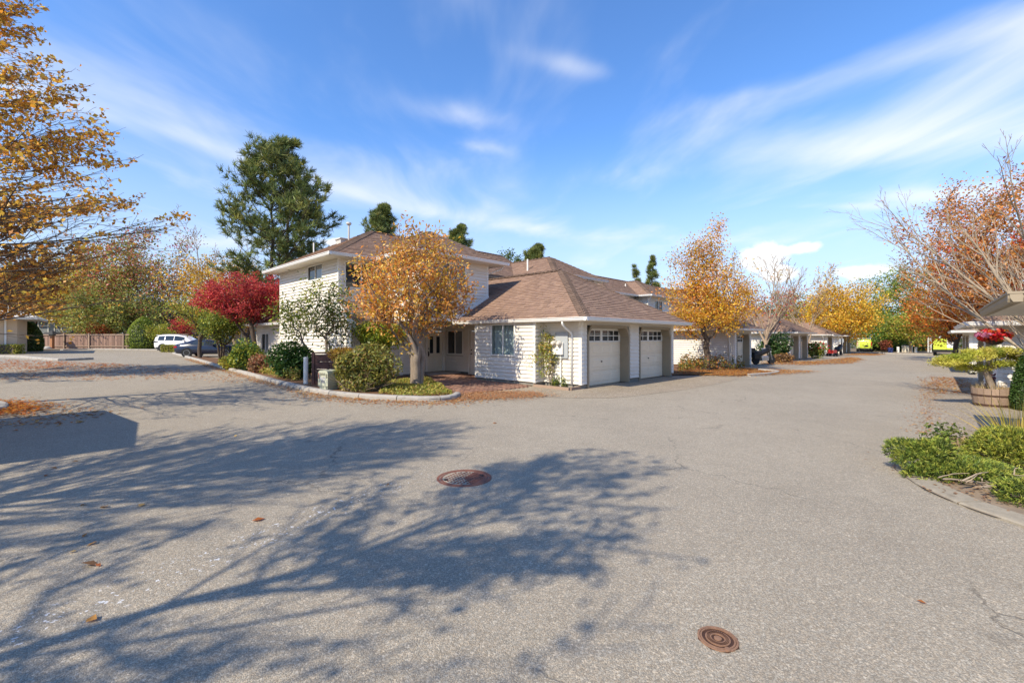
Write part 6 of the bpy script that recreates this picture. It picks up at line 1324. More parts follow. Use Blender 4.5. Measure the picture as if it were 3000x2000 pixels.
def basket():
    c = at(2912, 985, 12.9); R = thing('hanging_basket', 'hanging basket of red, orange and pink flowers under the shaded eave', 'flower basket', tuple(c), 0)
    m = MB(); m.lathe([(0.05, -0.26), (0.16, -0.2), (0.22, -0.08), (0.24, 0.0), (0.22, 0.0)], 16); m.build('basket', M['barkd'], R)
    m = MB()
    for k in range(3): a = k*2.09; m.tube([(math.cos(a)*0.22, math.sin(a)*0.22, 0.0), (0, 0, 0.46)], 0.005, 4)
    m.tube([(0, 0, 0.46), (0, 0, 0.60)], 0.006, 4); m.build('chain', M['black'], R)
    rng = np.random.default_rng(176); n = 900; u = unit(rng.normal(size=(n, 3))); P = u*(rng.random(n)**0.3)[:, None]*np.array([0.42, 0.36, 0.2])+np.array([0, 0, 0.03]); C = palette(rng, n, [(0.58, 0.02, 0.02), (0.62, 0.05, 0.02), (0.62, 0.2, 0.03), (0.38, 0.01, 0.02), (0.5, 0.03, 0.03)]); C[(P[:, 0] < -0.30) & (P[:, 2] > -0.02)] = (0.62, 0.2, 0.3)
    V, q, c2 = leaf_arrays(rng, P, 0.095, C, 0.3, 0.8, out=u); link('flowers', mesh_arrays('flowers', V, q, M['leaf'], c2), R)
basket()

# ---------------------------------------------------------------- street furniture
def bollard(label, base, h, r, group): 
    R = thing('bollard', label, 'bollard', tuple(base), 0, group); m = MB(); m.lathe([(r, -0.05), (r, h-0.012), (r*0.9, h), (0.0, h)], 20); m.build('post', M['white'], R, smooth=False); m = MB(); m.lathe([(r*1.06, -0.05), (r*1.06, 0.03), (r, 0.045)], 20); m.build('base', M['conc'], R); return R
p = gnd(896, 1131); p.z += 0.05
bollard('white steel bollard by the kerb left of the brown wooden screen', p, 0.98, 0.078, 'white bollards')
for x, lab in ((2631, 'far white bollard left of the bench box'), (2683, 'far white bollard right of the bench box')):
    q = at(x, HY, 66); bollard(lab, (q.x, q.y, gz(q.x)+0.08), 0.85, 0.16, 'white bollards')
def screen():
    p = gnd(918, 1131); R = thing('wooden_screen', 'dark brown wooden screen wall between bollard and utility pedestal', 'screen', (p.x, p.y, p.z+0.05), math.radians(8))
    m = MB(); m.box(-0.045, 0.045, -0.05, 0.05, -0.1, 1.14); m.build('post', M['brown'], R)
    k = 0
    for z in np.arange(0.04, 1.05, 0.262):
        for j in range(2):
            m = MB(); m.cbox(0.05+j*0.52, 0.05+(j+1)*0.52-0.012, -0.03, 0.03, z, z+0.25, 0.008); m.build('panel', M['brown'], R)
    m = MB(); m.box(-0.05, 1.12, -0.045, 0.045, 1.10, 1.15); m.build('cap_rail', M['brown'], R)
screen()
def pedestal():
    p = gnd(962, 1147); R = thing('utility_pedestal', 'pale green utility pedestal with warning stickers beside the large bush', 'utility box', (p.x, p.y, p.z+0.04), math.radians(-22)); w, d, h = 0.40, 0.46, 0.66
    m = MB(); r = 0.09; prof = [(-w/2, 0.16), (-w/2, h-r), (-w/2+r*0.3, h-r*0.3), (-w/2+r, h), (w/2-r, h), (w/2-r*0.3, h-r*0.3), (w/2, h-r), (w/2, 0.16)]; n = len(prof)
    vs = [(x, -d/2, z) for x, z in prof]+[(x, d/2, z) for x, z in prof]; m.add(vs, [tuple(range(n-1, -1, -1)), tuple(range(n, 2*n))]+[(i, (i+1) % n, n+(i+1) % n, n+i) for i in range(n)]); m.build('cabinet', M['beige'], R, recalc=True)
    for x in (-0.13, 0.02):
        m = MB(); m.box(x, x+0.11, -d/2+0.02, -d/2+0.2, -0.08, 0.16); m.build('leg', M['beige'], R)
    m = MB(); m.box(-w/2+0.03, w/2-0.03, -d/2+0.03, d/2, -0.08, 0.158); m.build('base', M['beige'], R)
    y = -d/2-0.002
    m = MB(); m.box(-0.10, 0.10, y-0.001, y, 0.36, 0.455); m.build('sticker', M['white'], R); m = MB(); m.box(-0.08, 0.08, y-0.001, y, 0.26, 0.345); m.build('sticker', M['slab'], R)
    L = MB(); rng = random.Random(4)
    for k in range(8):                                   # worn characters across the top
        x = -0.12+k*0.030; L.box(x, x+0.007, y-0.003, y, 0.49, 0.575)
        if k % 2: L.box(x+0.007, x+0.021, y-0.003, y, 0.525, 0.538)
        if k % 3 == 0: L.box(x+0.007, x+0.021, y-0.003, y, 0.56, 0.575)
    for z in (0.42, 0.49):
        for dz in (0.0, 0.026, 0.052): L.box(0.135, 0.178, y-0.003, y, z+dz, z+dz+0.007)
        L.box(0.135, 0.143, y-0.003, y, z, z+0.058); L.box(0.17, 0.178, y-0.003, y, z, z+0.058)
    for dz in (0.40, 0.425, 0.45): L.box(-0.06, 0.06, y-0.003, y-0.0005, dz-0.008, dz)
    lo = L.build('lettering', M['black'], R); lo['kind'] = 'stuff'
    L = MB()
    for dz in np.arange(0.40, 0.58, 0.03): L.box(-0.185, -0.145, y-0.003, y, dz, dz+0.012)
    L.box(-0.185, -0.177, y-0.003, y, 0.40, 0.58); lo = L.build('lettering', M['redl'], R); lo['kind'] = 'stuff'
pedestal()
def lamp_post():
    q = at(153, HY, 49); R = thing('lamp_post', 'short cedar lamp post with dark pyramid cap before the fence', 'lamp post', (q.x, q.y, gz(q.x)), 0)
    m = MB(); m.cbox(-0.14, 0.14, -0.14, 0.14, 0.0, 1.5, 0.02); m.build('post', M['postw'], R); m = MB(); m.box(-0.2, 0.2, -0.2, 0.2, 1.5, 1.66); m.build('lamp_box', M['greywall'], R)
    m = MB(); m.add([(-0.55, -0.5, 1.66), (0.55, -0.5, 1.66), (0.55, 0.5, 1.66), (-0.55, 0.5, 1.66), (0, 0, 2.1)], [(0, 1, 4), (1, 2, 4), (2, 3, 4), (3, 0, 4), (3, 2, 1, 0)]); m.build('cap', M['darkroof'], R)
    r = thing('boulder', 'pale boulder at the foot of the cedar lamp post', 'rock', (q.x, q.y-0.6, gz(q.x)), 0); m = MB(); rg = random.Random(3); m.lathe([(0.42, -0.05), (0.45, 0.1), (0.36, 0.24), (0.18, 0.32), (0.0, 0.34)], 10); m.V = [(v[0]*rg.uniform(0.85, 1.15), v[1]*rg.uniform(0.85, 1.15), v[2]) for v in m.V]; m.build('stone', M['stone'], r, smooth=True)
lamp_post()
def bench_box():
    q = at(2658, HY, 67); R = thing('utility_box', 'cream box on two dark feet between the far white bollards', 'box', (q.x, q.y, gz(q.x)+0.08), 0)
    m = MB(); m.cbox(-0.6, 0.6, -0.3, 0.3, 0.0, 0.98, 0.04); m.build('cabinet', M['fdoor'], R); m = MB(); m.cbox(-0.64, 0.64, -0.34, 0.34, 0.98, 1.05, 0.02); m.build('lid', M['white'], R)
    for x in (-0.42, 0.26): m = MB(); m.box(x, x+0.16, -0.306, -0.30, 0.28, 0.46); m.build('vent', M['black'], R)
    q = at(2609, HY, 66); R = thing('bin', 'blue bin under the red-leaved bush at the street end', 'bin', (q.x, q.y, gz(q.x)+0.08), 0); m = MB(); m.lathe([(0.28, 0), (0.33, 0.6), (0.35, 0.62), (0.3, 0.68), (0.0, 0.7)], 14); m.build('tub', M['bluep'], R)
    bush('bush', 'red-brown bush above the blue bin at the street end', 'bush', (q.x-0.1, q.y+0.8, gz(q.x)), 0.9, 0.6, 0.85, 500, 0.22, [(0.35, 0.1, 0.04), (0.25, 0.07, 0.04)], None, 177, zc=1.1)
bench_box()

# manholes
def manhole1():
    p = gnd(1360, 1399); R = thing('manhole_cover', 'red-rusted round manhole cover in the branch shadow', 'manhole', tuple(p), 0.3); Dm = 160*p.y/F
    r = Dm/2
    m = MB(); m.lathe([(r, -0.02), (r, 0.004), (r*0.90, 0.006), (r*0.885, -0.01)], 40, cap=False); m.build('frame', M['rustr'], R)
    m = MB(); m.lathe([(r*0.875, -0.02), (r*0.875, 0.004), (r*0.80, 0.006), (r*0.78, -0.001), (0.0, 0.0)], 40); co = m.build('cover', M['rustr'], R)
    rng = random.Random(8); mm = MB()
    for i in range(-6, 7):
        for j in range(-6, 7):
            x, y = i*r*0.105, j*r*0.105
            if math.hypot(x, y) < r*0.70 and (i+j) % 2 == 0: mm.box(x-r*0.036, x+r*0.036, y-r*0.036, y+r*0.036, -0.001, 0.007)
    o = mm.build('studs', M['rustr'], co); o['kind'] = 'stuff'
    for a in (0.1, 3.24):
        m = MB(); m.M = Matrix.Rotation(a, 4, 'Z')
        for k in range(3): m.box(r*0.62, r*0.74, -r*0.08+k*r*0.06, -r*0.045+k*r*0.06, 0.0, 0.008)
        m.build('pick_slot', M['black'], co)
manhole1()
def manhole2():
    p = gnd(2103, 1871); r = 123/2*p.y/F/1.08; R = thing('valve_cover', 'small ringed rust-brown valve cover in the foreground asphalt', 'manhole', tuple(p), 0.5)
    m = MB(); n = 8; vs = [(r*1.03*math.cos(2*math.pi*k/n+0.3), r*1.03*math.sin(2*math.pi*k/n+0.3)) for k in range(n)]; m.prism(vs, -0.02, 0.003); m.build('frame', M['rust'], R)
    m = MB(); m.lathe([(r*0.97, -0.01), (r*0.97, 0.007), (r*0.87, 0.008), (r*0.86, 0.0)], 40, cap=False); m.build('ring', M['rustl'], R, recalc=True)
    m = MB(); m.lathe([(r*0.84, 0.0), (r*0.84, 0.0075), (r*0.76, 0.0085), (r*0.755, 0.0)], 40, cap=False); m.build('ring', M['rustl'], R, recalc=True)
    m = MB(); m.lathe([(r*0.60, 0.0), (r*0.60, 0.0075), (r*0.31, 0.0085), (r*0.305, 0.0)], 40, cap=False); m.build('ring', M['rustl'], R, recalc=True)
    m = MB(); m.lathe([(r*0.19, 0.0), (r*0.185, 0.008), (r*0.0, 0.009)], 24); m.build('boss', M['rustl'], R)
    for q in (0.38, 0.44, 0.50):
        m = MB(); m.lathe([(r*q, 0.006), (r*q, 0.0102), (r*(q+0.025), 0.0102), (r*(q+0.025), 0.006)], 32, cap=False); m.build('ring', M['rust'], R)
    L = MB()
    for k in range(9):
        a = 0.2+k*0.2; L.M = Matrix.Rotation(a, 4, 'Z'); L.box(r*0.47, r*0.575, -r*0.012, r*0.012, 0.008, 0.0115); L.box(r*0.47, r*0.49, -r*0.03, r*0.03, 0.008, 0.0115) if k % 2 else None
    o = L.build('lettering', M['rust'], R); o['kind'] = 'stuff'
    m = MB(); a = -1.95; m.lathe([(r*0.14, 0.004), (r*0.14, 0.011), (r*0.0, 0.012)], 16, (r*0.84*math.cos(a), r*0.84*math.sin(a), 0)); m.build('lug', M['rustl'], R)
manhole2()

# ---------------------------------------------------------------- vehicles
def wheel(root, x, y, r, w, side, rim='metal', spokes=5):
    m = MB(); m.M = Matrix.Translation((x, y, r)) @ Matrix.Rotation(math.pi/2*side, 4, 'X'); m.lathe([(r*0.62, 0), (r*0.66, w*0.02), (r*0.94, -w*0.02), (r, 0.04), (r, w*0.9), (r*0.6, w)], 24); t = m.build('wheel', M['rubber'], root, smooth=False, recalc=True)
    m = MB(); m.M = Matrix.Translation((x, y, r)) @ Matrix.Rotation(math.pi/2*side, 4, 'X'); m.lathe([(r*0.64, 0.03), (r*0.66, 0.0), (r*0.60, 0.0), (r*0.58, 0.05)], 24); m.lathe([(r*0.14, 0.06), (r*0.12, 0.01), (0.0, 0.01)], 12)
    for k in range(spokes):
        m2 = m.M; m.M = m2 @ Matrix.Rotation(2*math.pi*k/spokes, 4, 'Z'); m.box(r*0.1, r*0.6, -r*0.07, r*0.07, 0.008, 0.04); m.M = m2
    m.build('rim', M[rim], t, recalc=True)
def car_body(root, st, mat, wmat='glass', label=None):
    """st: stations (x, z_bottom, z_mid, z_belt, z_top, w_mid, w_belt, w_top)"""
    m = MB(); n = 12; rings = []
    for x, zb, zm, zl, zt, wm, wl, wt in st:
        rings.append([(x, -wm*0.90, zb), (x, -wm, zb+(zm-zb)*0.35), (x, -wm, zm), (x, -wl, zl), (x, -wt, zt-(zt-zl)*0.06), (x, -wt*0.72, zt), (x, wt*0.72, zt), (x, wt, zt-(zt-zl)*0.06), (x, wl, zl), (x, wm, zm), (x, wm, zb+(zm-zb)*0.35), (x, wm*0.90, zb)])
    vs = [v for r in rings for v in r]; fs = []
    for i in range(len(st)-1):
        for j in range(n): fs.append((i*n+j, i*n+(j+1) % n, (i+1)*n+(j+1) % n, (i+1)*n+j))
    fs += [tuple(range(n)), tuple((len(st)-1)*n+j for j in range(n-1, -1, -1))]; m.add(vs, fs)
    return m.build('body', M[mat], root, smooth=True, recalc=True)
def side_glass(root, st, segs, off=0.006, both=True):
    """panes on the cabin sides between belt and roof; segs: list of (x0, x1)"""
    X = [s[0] for s in st]
    def sm(x):
        for i in range(len(st)-1):
            if X[i] <= x <= X[i+1]: t = (x-X[i])/(X[i+1]-X[i]); return [st[i][k]+(st[i+1][k]-st[i][k])*t for k in range(8)]
        return st[-1]
    for x0, x1 in segs:
        for sd in (-1, 1):
            m = MB(); vs = []; N = 6
            for i in range(N+1):
                x = x0+(x1-x0)*i/N; s = sm(x); zl, zt, wl, wt = s[3], s[4], s[6], s[7]
                for f in (0.10, 0.84): vs.append((x, sd*(wl+(wt-wl)*f+off+0.004), zl+(zt-zl)*0.94*f))
            m.add(vs, [(2*i, 2*i+2, 2*i+3, 2*i+1) for i in range(N)]); m.build('side_window', M['glass'], root, recalc=True)
def suv():
    q = at(466, HY, 47.5); R = thing('parked_car', 'white sport utility vehicle parked behind the dark car at left', 'car', (q.x, q.y, gz(q.x)), math.radians(6))
    st = [(0.0, 0.45, 0.75, 0.95, 1.0, 0.78, 0.78, 0.74), (0.08, 0.32, 0.72, 1.05, 1.45, 0.86, 0.84, 0.70), (0.45, 0.28, 0.72, 1.07, 1.70, 0.92, 0.89, 0.66), (1.2, 0.26, 0.72, 1.06, 1.76, 0.94, 0.91, 0.68), (2.2, 0.26, 0.72, 1.04, 1.74, 0.94, 0.91, 0.68), (2.9, 0.26, 0.72, 1.03, 1.58, 0.94, 0.90, 0.66), (3.55, 0.26, 0.72, 1.02, 1.10, 0.93, 0.88, 0.78), (4.3, 0.28, 0.70, 0.95, 1.0, 0.90, 0.84, 0.76), (4.65, 0.36, 0.62, 0.80, 0.84, 0.80, 0.76, 0.70)]
    car_body(R, st, 'whitecar'); side_glass(R, st, [(0.42, 1.05), (1.12, 1.95), (2.02, 3.0)])
    for x in (0.92, 3.72):
        for s in (-1, 1):
            m = MB(); m.M = Matrix.Translation((x, s*0.925, 0.36)) @ Matrix.Rotation(math.pi/2, 4, 'X'); m.lathe([(0.43, -0.03), (0.44, 0.0), (0.43, 0.03)], 24); m.build('wheel_arch', M['black'], R)
            wheel(R, x, s*0.972, 0.36, 0.22, -1 if s < 0 else 1)
    for s in (-1, 1):
        m = MB(); m.cbox(-0.015, 0.5, s*0.80-0.10, s*0.80+0.10, 0.95, 1.06, 0.02); m.build('taillight', M['black'], R)
        m = MB(); m.tube([(0.6, s*0.66, 1.72), (0.75, s*0.66, 1.80), (2.5, s*0.66, 1.80), (2.75, s*0.66, 1.70)], 0.02, 6); m.build('roof_rail', M['black'], R)
        m = MB(); m.cbox(2.95, 3.12, s*0.98-0.09, s*0.98+0.09, 1.02, 1.16, 0.02); m.build('mirror', M['whitecar'], R)
        m = MB(); m.box(0.3, 4.4, s*0.935-0.012, s*0.935+0.012, 0.24, 0.40); m.build('sill', M['black'], R)
    m = MB(); m.add([(0.02, -0.66, 1.12), (0.02, 0.66, 1.12), (0.30, 0.58, 1.56), (0.30, -0.58, 1.56)], [(0, 1, 2, 3)]); m.build('rear_window', M['glass'], R)
    m = MB(); m.cbox(0.1, 0.4, -0.6, 0.6, 1.66, 1.70, 0.01); m.build('spoiler', M['whitecar'], R)
suv()
def coupe():
    q = at(527, HY, 35.6); R = thing('parked_car', 'dark blue coupe parked by the kerb behind the green shrub', 'car', (q.x, q.y, gz(q.x)), math.radians(10))
    st = [(0.0, 0.42, 0.62, 0.86, 0.92, 0.76, 0.76, 0.70), (0.10, 0.30, 0.62, 0.93, 1.02, 0.86, 0.84, 0.66), (0.6, 0.24, 0.62, 0.93, 1.14, 0.92, 0.88, 0.60), (1.4, 0.22, 0.62, 0.91, 1.38, 0.93, 0.88, 0.60), (2.1, 0.22, 0.62, 0.90, 1.42, 0.93, 0.88, 0.62), (2.7, 0.22, 0.62, 0.90, 1.30, 0.93, 0.88, 0.62), (3.3, 0.22, 0.62, 0.89, 0.98, 0.93, 0.86, 0.72), (4.3, 0.24, 0.58, 0.80, 0.86, 0.90, 0.82, 0.72), (4.75, 0.32, 0.5, 0.64, 0.68, 0.78, 0.72, 0.66)]
    car_body(R, st, 'bluecar'); side_glass(R, st, [(0.85, 1.75), (1.82, 2.95)])
    for x in (0.95, 3.75):
        for s in (-1, 1):
            m = MB(); m.M = Matrix.Translation((x, s*0.915, 0.34)) @ Matrix.Rotation(math.pi/2, 4, 'X'); m.lathe([(0.39, -0.03), (0.40, 0.0), (0.39, 0.03)], 24); m.build('wheel_arch', M['black'], R)
            wheel(R, x, s*0.965, 0.34, 0.22, -1 if s < 0 else 1, 'metal', 10)
    for s in (-1, 1):
        m = MB(); m.cbox(-0.02, 0.22, s*0.70-0.17, s*0.70+0.17, 0.74, 0.86, 0.02); m.build('taillight', M['redl'], R)
        m = MB(); m.cbox(2.75, 2.9, s*0.97-0.09, s*0.97+0.09, 0.92, 1.04, 0.02); m.build('mirror', M['bluecar'], R)
        m = MB(); m.tube([(-0.03, s*0.6, 0.34), (0.1, s*0.6, 0.34)], 0.05, 10); m.build('exhaust', M['metal'], R)
    m = MB(); m.add([(0.55, -0.52, 1.135), (0.55, 0.52, 1.135), (1.38, 0.5, 1.385), (1.38, -0.5, 1.385)], [(0, 1, 2, 3)]); m.build('rear_window', M['glass'], R)
    m = MB(); m.box(-0.02, 0.05, -0.26, 0.26, 0.56, 0.68); m.build('number_plate', M['white'], R)
coupe()
def van():
    p = at(2532, HY, 69); R = thing('parked_van', 'lime yellow van seen from behind at the end of the street', 'van', (p.x, p.y, gz(p.x)), math.radians(50))
    st = [(0.0, 0.45, 0.9, 1.15, 1.70, 0.90, 0.90, 0.74), (0.12, 0.35, 0.9, 1.2, 1.92, 0.97, 0.96, 0.78), (1.5, 0.32, 0.9, 1.2, 1.98, 0.98, 0.97, 0.82), (3.2, 0.32, 0.9, 1.2, 1.96, 0.98, 0.97, 0.80), (3.9, 0.34, 0.9, 1.15, 1.25, 0.97, 0.93, 0.8), (4.8, 0.4, 0.75, 0.95, 1.0, 0.92, 0.86, 0.7)]
    car_body(R, st, 'lime'); side_glass(R, st, [(0.5, 1.5), (1.7, 2.6), (2.7, 3.3)])
    m = MB(); m.cbox(-0.08, 0.12, -0.93, 0.93, 0.30, 0.60, 0.03); m.build('bumper', M['black'], R)
    m = MB(); m.M = Matrix.Translation((-0.015, -0.28, 0.98)) @ Matrix.Rotation(-math.pi/2, 4, 'Y') @ Matrix.Diagonal((1, 1.6, 1, 1)); m.lathe([(0.14, 0.0), (0.13, 0.02), (0.0, 0.025)], 16); m.build('badge', M['black'], R)
    for s in (-1, 1):
        m = MB(); m.tube([(0.3, s*0.74, 1.96), (0.35, s*0.74, 2.12), (3.0, s*0.74, 2.12)], 0.03, 6); m.build('roof_rail', M['white'], R); m = MB(); m.box(-0.02, 0.1, s*0.86-0.06, s*0.86+0.06, 0.95, 1.6); m.build('taillight', M['redl'], R)
        for x in (0.9, 3.8): wheel(R, x, s*0.99, 0.36, 0.22, -1 if s < 0 else 1)
    m = MB()
    for x in (0.5, 1.5, 2.5): m.tube([(x, -0.74, 2.12), (x, 0.74, 2.12)], 0.025, 6)
    m.build('rack_bar', M['white'], R)
    r = MB(); r.tube([(-0.06, 0.62, 0.6), (-0.10, 0.62, 2.2)], 0.025, 5); r.tube([(-0.06, 0.86, 0.6), (-0.10, 0.86, 2.2)], 0.025, 5)
    for z in np.arange(0.75, 2.2, 0.24): r.tube([(-0.07, 0.62, z), (-0.07, 0.86, z)], 0.02, 5)
    r.build('ladder', M['white'], R)
van()
def truck():
    p = at(2766, HY, 55); R = thing('parked_truck', 'lime box truck with white flank, half hidden by the flat-topped juniper', 'truck', (p.x, p.y, gz(p.x)), ROT-math.pi/2)
    R.scale = (1.37, 1.2, 1.05)
    m = MB(); m.cbox(-0.72, 0.80, 0.0, 4.0, 0.75, 2.05, 0.03); m.build('box_body', M['lime'], R); m = MB(); m.cbox(-0.75, 0.83, -0.02, 4.02, 2.05, 2.13, 0.02); m.build('roof', M['black'], R)
    m = MB(); m.box(0.18, 0.76, -0.012, 0, 0.95, 2.02); m.build('rear_panel', M['white'], R)
    m = MB(); m.add([(0.30, -0.016, 1.70), (0.42, -0.016, 1.70), (0.50, -0.016, 1.40), (0.56, -0.016, 1.40), (0.62, -0.016, 1.72), (0.72, -0.016, 1.72), (0.64, -0.016, 1.2), (0.44, -0.016, 1.2)], [(0, 1, 2, 7), (2, 3, 6, 7), (3, 4, 5, 6)]); m.build('logo', M['slab'], R)
    m = MB(); m.add([(-0.48, -0.008, 1.72), (-0.40, -0.008, 1.86), (-0.02, -0.008, 1.86), (0.0, -0.008, 1.80), (-0.34, -0.008, 1.80), (-0.44, -0.008, 1.66)], [(0, 1, 4, 5), (1, 2, 3, 4)]); m.build('logo', M['greenwall'], R)
    m = MB(); m.cbox(-0.72, 0.8, -0.1, 4.6, 0.45, 0.75, 0.03); m.build('chassis', M['black'], R); m = MB(); m.cbox(-0.7, 0.78, 4.1, 5.6, 0.6, 1.9, 0.12); m.build('cab', M['lime'], R)
    for x, s in ((-0.72, -1), (0.80, 1)):
        for y in (0.8, 4.8):
            w = MB(); w.M = Matrix.Translation((x, y, 0.36)) @ Matrix.Rotation(math.pi/2*s, 4, 'Y'); w.lathe([(0.2, 0), (0.34, -0.02), (0.36, -0.06), (0.36, -0.2), (0.2, -0.24)], 18); w.build('wheel', M['rubber'], R)
    r = MB(); r.tube([(-0.86, -0.05, 0.4), (-0.86, -0.05, 2.2)], 0.03, 5); r.tube([(-1.06, -0.05, 0.4), (-1.06, -0.05, 2.2)], 0.03, 5)
    for z in np.arange(0.5, 2.2, 0.22): r.tube([(-1.06, -0.05, z), (-0.86, -0.05, z)], 0.022, 5)
    r.tube([(-0.86, -0.05, 1.4), (-0.7, 0.1, 1.4)], 0.025, 5); r.build('ladder', M['white'], R)
    for k, (x, z) in enumerate(((-0.3, 2.2), (0.25, 2.24), (0.5, 2.2))): t = MB(); t.tube([(x, 0.1, z), (x, 3.6, z)], 0.06, 8); t.build('pipe', M['white'], R)
truck()
def motorcycle():
    p = hl(22.3, 0.35); R = thing('motorcycle', 'black touring motorcycle parked beside the second garage', 'motorcycle', (p.x, p.y, p.z), math.radians(20))
    for x in (0.0, 1.5):
        m = MB(); m.M = Matrix.Translation((x, 0, 0.33)) @ Matrix.Rotation(math.pi/2, 4, 'X'); m.lathe([(0.22, -0.07), (0.31, -0.075), (0.335, -0.03), (0.335, 0.03), (0.31, 0.075), (0.22, 0.07)], 22); t = m.build('wheel', M['rubber'], R)
        m = MB(); m.M = Matrix.Translation((x, 0, 0.33)) @ Matrix.Rotation(math.pi/2, 4, 'X'); m.lathe([(0.23, -0.05), (0.2, -0.05), (0.2, 0.05), (0.23, 0.05)], 20); m.box(-0.22, 0.22, -0.02, 0.02, -0.03, 0.03); m.box(-0.02, 0.02, -0.22, 0.22, -0.028, 0.028); m.build('rim', M['metal'], t)
    m = MB(); m.cbox(0.45, 1.1, -0.2, 0.2, 0.28, 0.62, 0.06); m.tube([(0.5, 0.12, 0.35), (0.3, 0.16, 0.3), (-0.35, 0.18, 0.32)], 0.05, 8); m.build('engine', M['metal'], R)
    m = MB(); m.tube([(0.1, 0, 0.85), (0.5, 0, 0.8), (0.85, 0, 0.95), (1.15, 0, 1.0), (1.3, 0, 0.92)], [0.12, 0.17, 0.2, 0.19, 0.08], 10); m.build('tank', M['black'], R, smooth=True)
    m = MB(); m.tube([(-0.35, 0, 0.80), (-0.1, 0, 0.86), (0.3, 0, 0.84), (0.6, 0, 0.92)], [0.1, 0.17, 0.18, 0.08], 10); m.build('seat', M['black'], R, smooth=True)
    m = MB(); m.tube([(1.5, 0.09, 0.33), (1.25, 0.09, 1.05)], 0.03, 6); m.tube([(1.5, -0.09, 0.33), (1.25, -0.09, 1.05)], 0.03, 6); m.build('fork', M['metal'], R)
    m = MB(); m.tube([(1.0, 0.42, 1.12), (1.2, 0.2, 1.15), (1.22, 0, 1.12), (1.2, -0.2, 1.15), (1.0, -0.42, 1.12)], 0.022, 6); m.build('handlebar', M['metal'], R)
    m = MB(); m.cbox(-0.72, -0.28, -0.26, 0.26, 0.88, 1.2, 0.05); m.build('top_case', M['black'], R)
    for s in (-1, 1): m = MB(); m.cbox(-0.55, 0.05, s*0.32-0.1, s*0.32+0.1, 0.45, 0.8, 0.04); m.build('pannier', M['black'], R)
    m = MB(); m.add([(1.28, -0.25, 1.0), (1.28, 0.25, 1.0), (1.10, 0.2, 1.42), (1.10, -0.2, 1.42), (1.36, 0, 1.0), (1.16, 0, 1.44)], [(0, 4, 5, 3), (4, 1, 2, 5)]); m.build('windscreen', M['glass'], R)
    m = MB(); m.lathe([(0.0, -0.1), (0.1, -0.05), (0.11, 0.0), (0.09, 0.03), (0.0, 0.04)], 12, (1.36, 0, 0.92)); m.build('headlamp', M['white'], R)
motorcycle()
def toy_cart():
    p = hl(48.2, -0.6); R = thing('hand_cart', 'small red hand cart standing by the fourth garage corner', 'cart', (p.x, p.y, p.z), 0.6)
    m = MB(); m.cbox(-0.55, 0.55, -0.3, 0.3, 0.35, 0.7, 0.03); m.build('tray', M['redtoy'], R)
    for x in (-0.4, 0.4):
        for s in (-1, 1): m = MB(); m.M = Matrix.Translation((x, s*0.34, 0.2)) @ Matrix.Rotation(math.pi/2, 4, 'X'); m.lathe([(0.08, -0.04), (0.2, -0.04), (0.2, 0.04), (0.08, 0.04)], 16); m.build('wheel', M['rubber'], R)
    m = MB(); m.tube([(0.5, 0, 0.4), (1.0, 0, 0.9)], 0.02, 6); m.tube([(1.0, -0.15, 0.9), (1.0, 0.15, 0.9)], 0.02, 6); m.build('handle', M['black'], R)
    p = hl(53.6, -0.5); R = thing('covered_motorbike', 'dark scooter under cover beyond the red hand cart', 'scooter', (p.x, p.y, p.z), 0.6)
    m = MB(); m.tube([(-0.8, 0, 0.5), (-0.4, 0, 0.75), (0.2, 0, 0.75), (0.5, 0, 1.1), (0.75, 0, 0.7)], [0.2, 0.34, 0.3, 0.26, 0.12], 10); m.build('cover', M['black'], R, smooth=True)
    for x in (-0.6, 0.7): m = MB(); m.M = Matrix.Translation((x, 0, 0.27)) @ Matrix.Rotation(math.pi/2, 4, 'X'); m.lathe([(0.1, -0.06), (0.27, -0.06), (0.27, 0.06), (0.1, 0.06)], 16); m.build('wheel', M['rubber'], R)
    p = hl(57.5, -0.3); R = thing('sign_post', 'dark post standing before the far garages', 'post', (p.x, p.y, p.z), 0); m = MB(); m.tube([(0, 0, 0), (0, 0, 2.0)], 0.07, 8); m.build('pole', M['black'], R); m = MB(); m.cbox(-0.3, 0.3, -0.03, 0.03, 1.55, 2.0, 0.01); m.build('sign_plate', M['grey'], R)
toy_cart()

# ---------------------------------------------------------------- fallen leaves
def litter(name, pts, n, pal, seed, size=0.07, h=0.012, edge=1.0, off=0.012, jit=0.45):
    rng = np.random.default_rng(seed); P2 = [(p.x, p.y) for p in pts]; x0, x1 = min(p[0] for p in P2), max(p[0] for p in P2); y0, y1 = min(p[1] for p in P2), max(p[1] for p in P2); out = []; tries = 0
    while len(out) < n and tries < n*60:
        tries += 1; x, y = rng.uniform(x0, x1), rng.uniform(y0, y1)
        if inside(P2, x, y) and rng.random() < edge+(1-edge)*(0.5+0.5*math.sin(x*2.1+seed)*math.sin(y*1.7)): out.append((x, y))
    P = np.array(out); P = P+rng.normal(size=P.shape)*jit*rng.random((len(P), 1)); P3 = np.stack([P[:, 0], P[:, 1], -K*P[:, 0]+off+rng.random(len(P))*h], 1); V, q, c = leaf_arrays(rng, P3, size, palette(rng, len(P), pal), 6.0, 0.7); o = link(name, mesh_arrays(name, V, q, M['leaf'], c)); o['kind'] = 'stuff'; return o
LIT = [(0.42, 0.16, 0.04), (0.5, 0.24, 0.07), (0.33, 0.11, 0.035), (0.52, 0.33, 0.12), (0.28, 0.15, 0.07)]
def along(path, d0, d1): # band beside a path
    A, B = [], []
    for i, p in enumerate(path):
        q = path[min(i+1, len(path)-1)]-path[max(i-1, 0)]; r = Vector((q.y, -q.x, 0)).normalized(); A.append(p+r*d0); B.append(p+r*d1)
    return A+B[::-1]
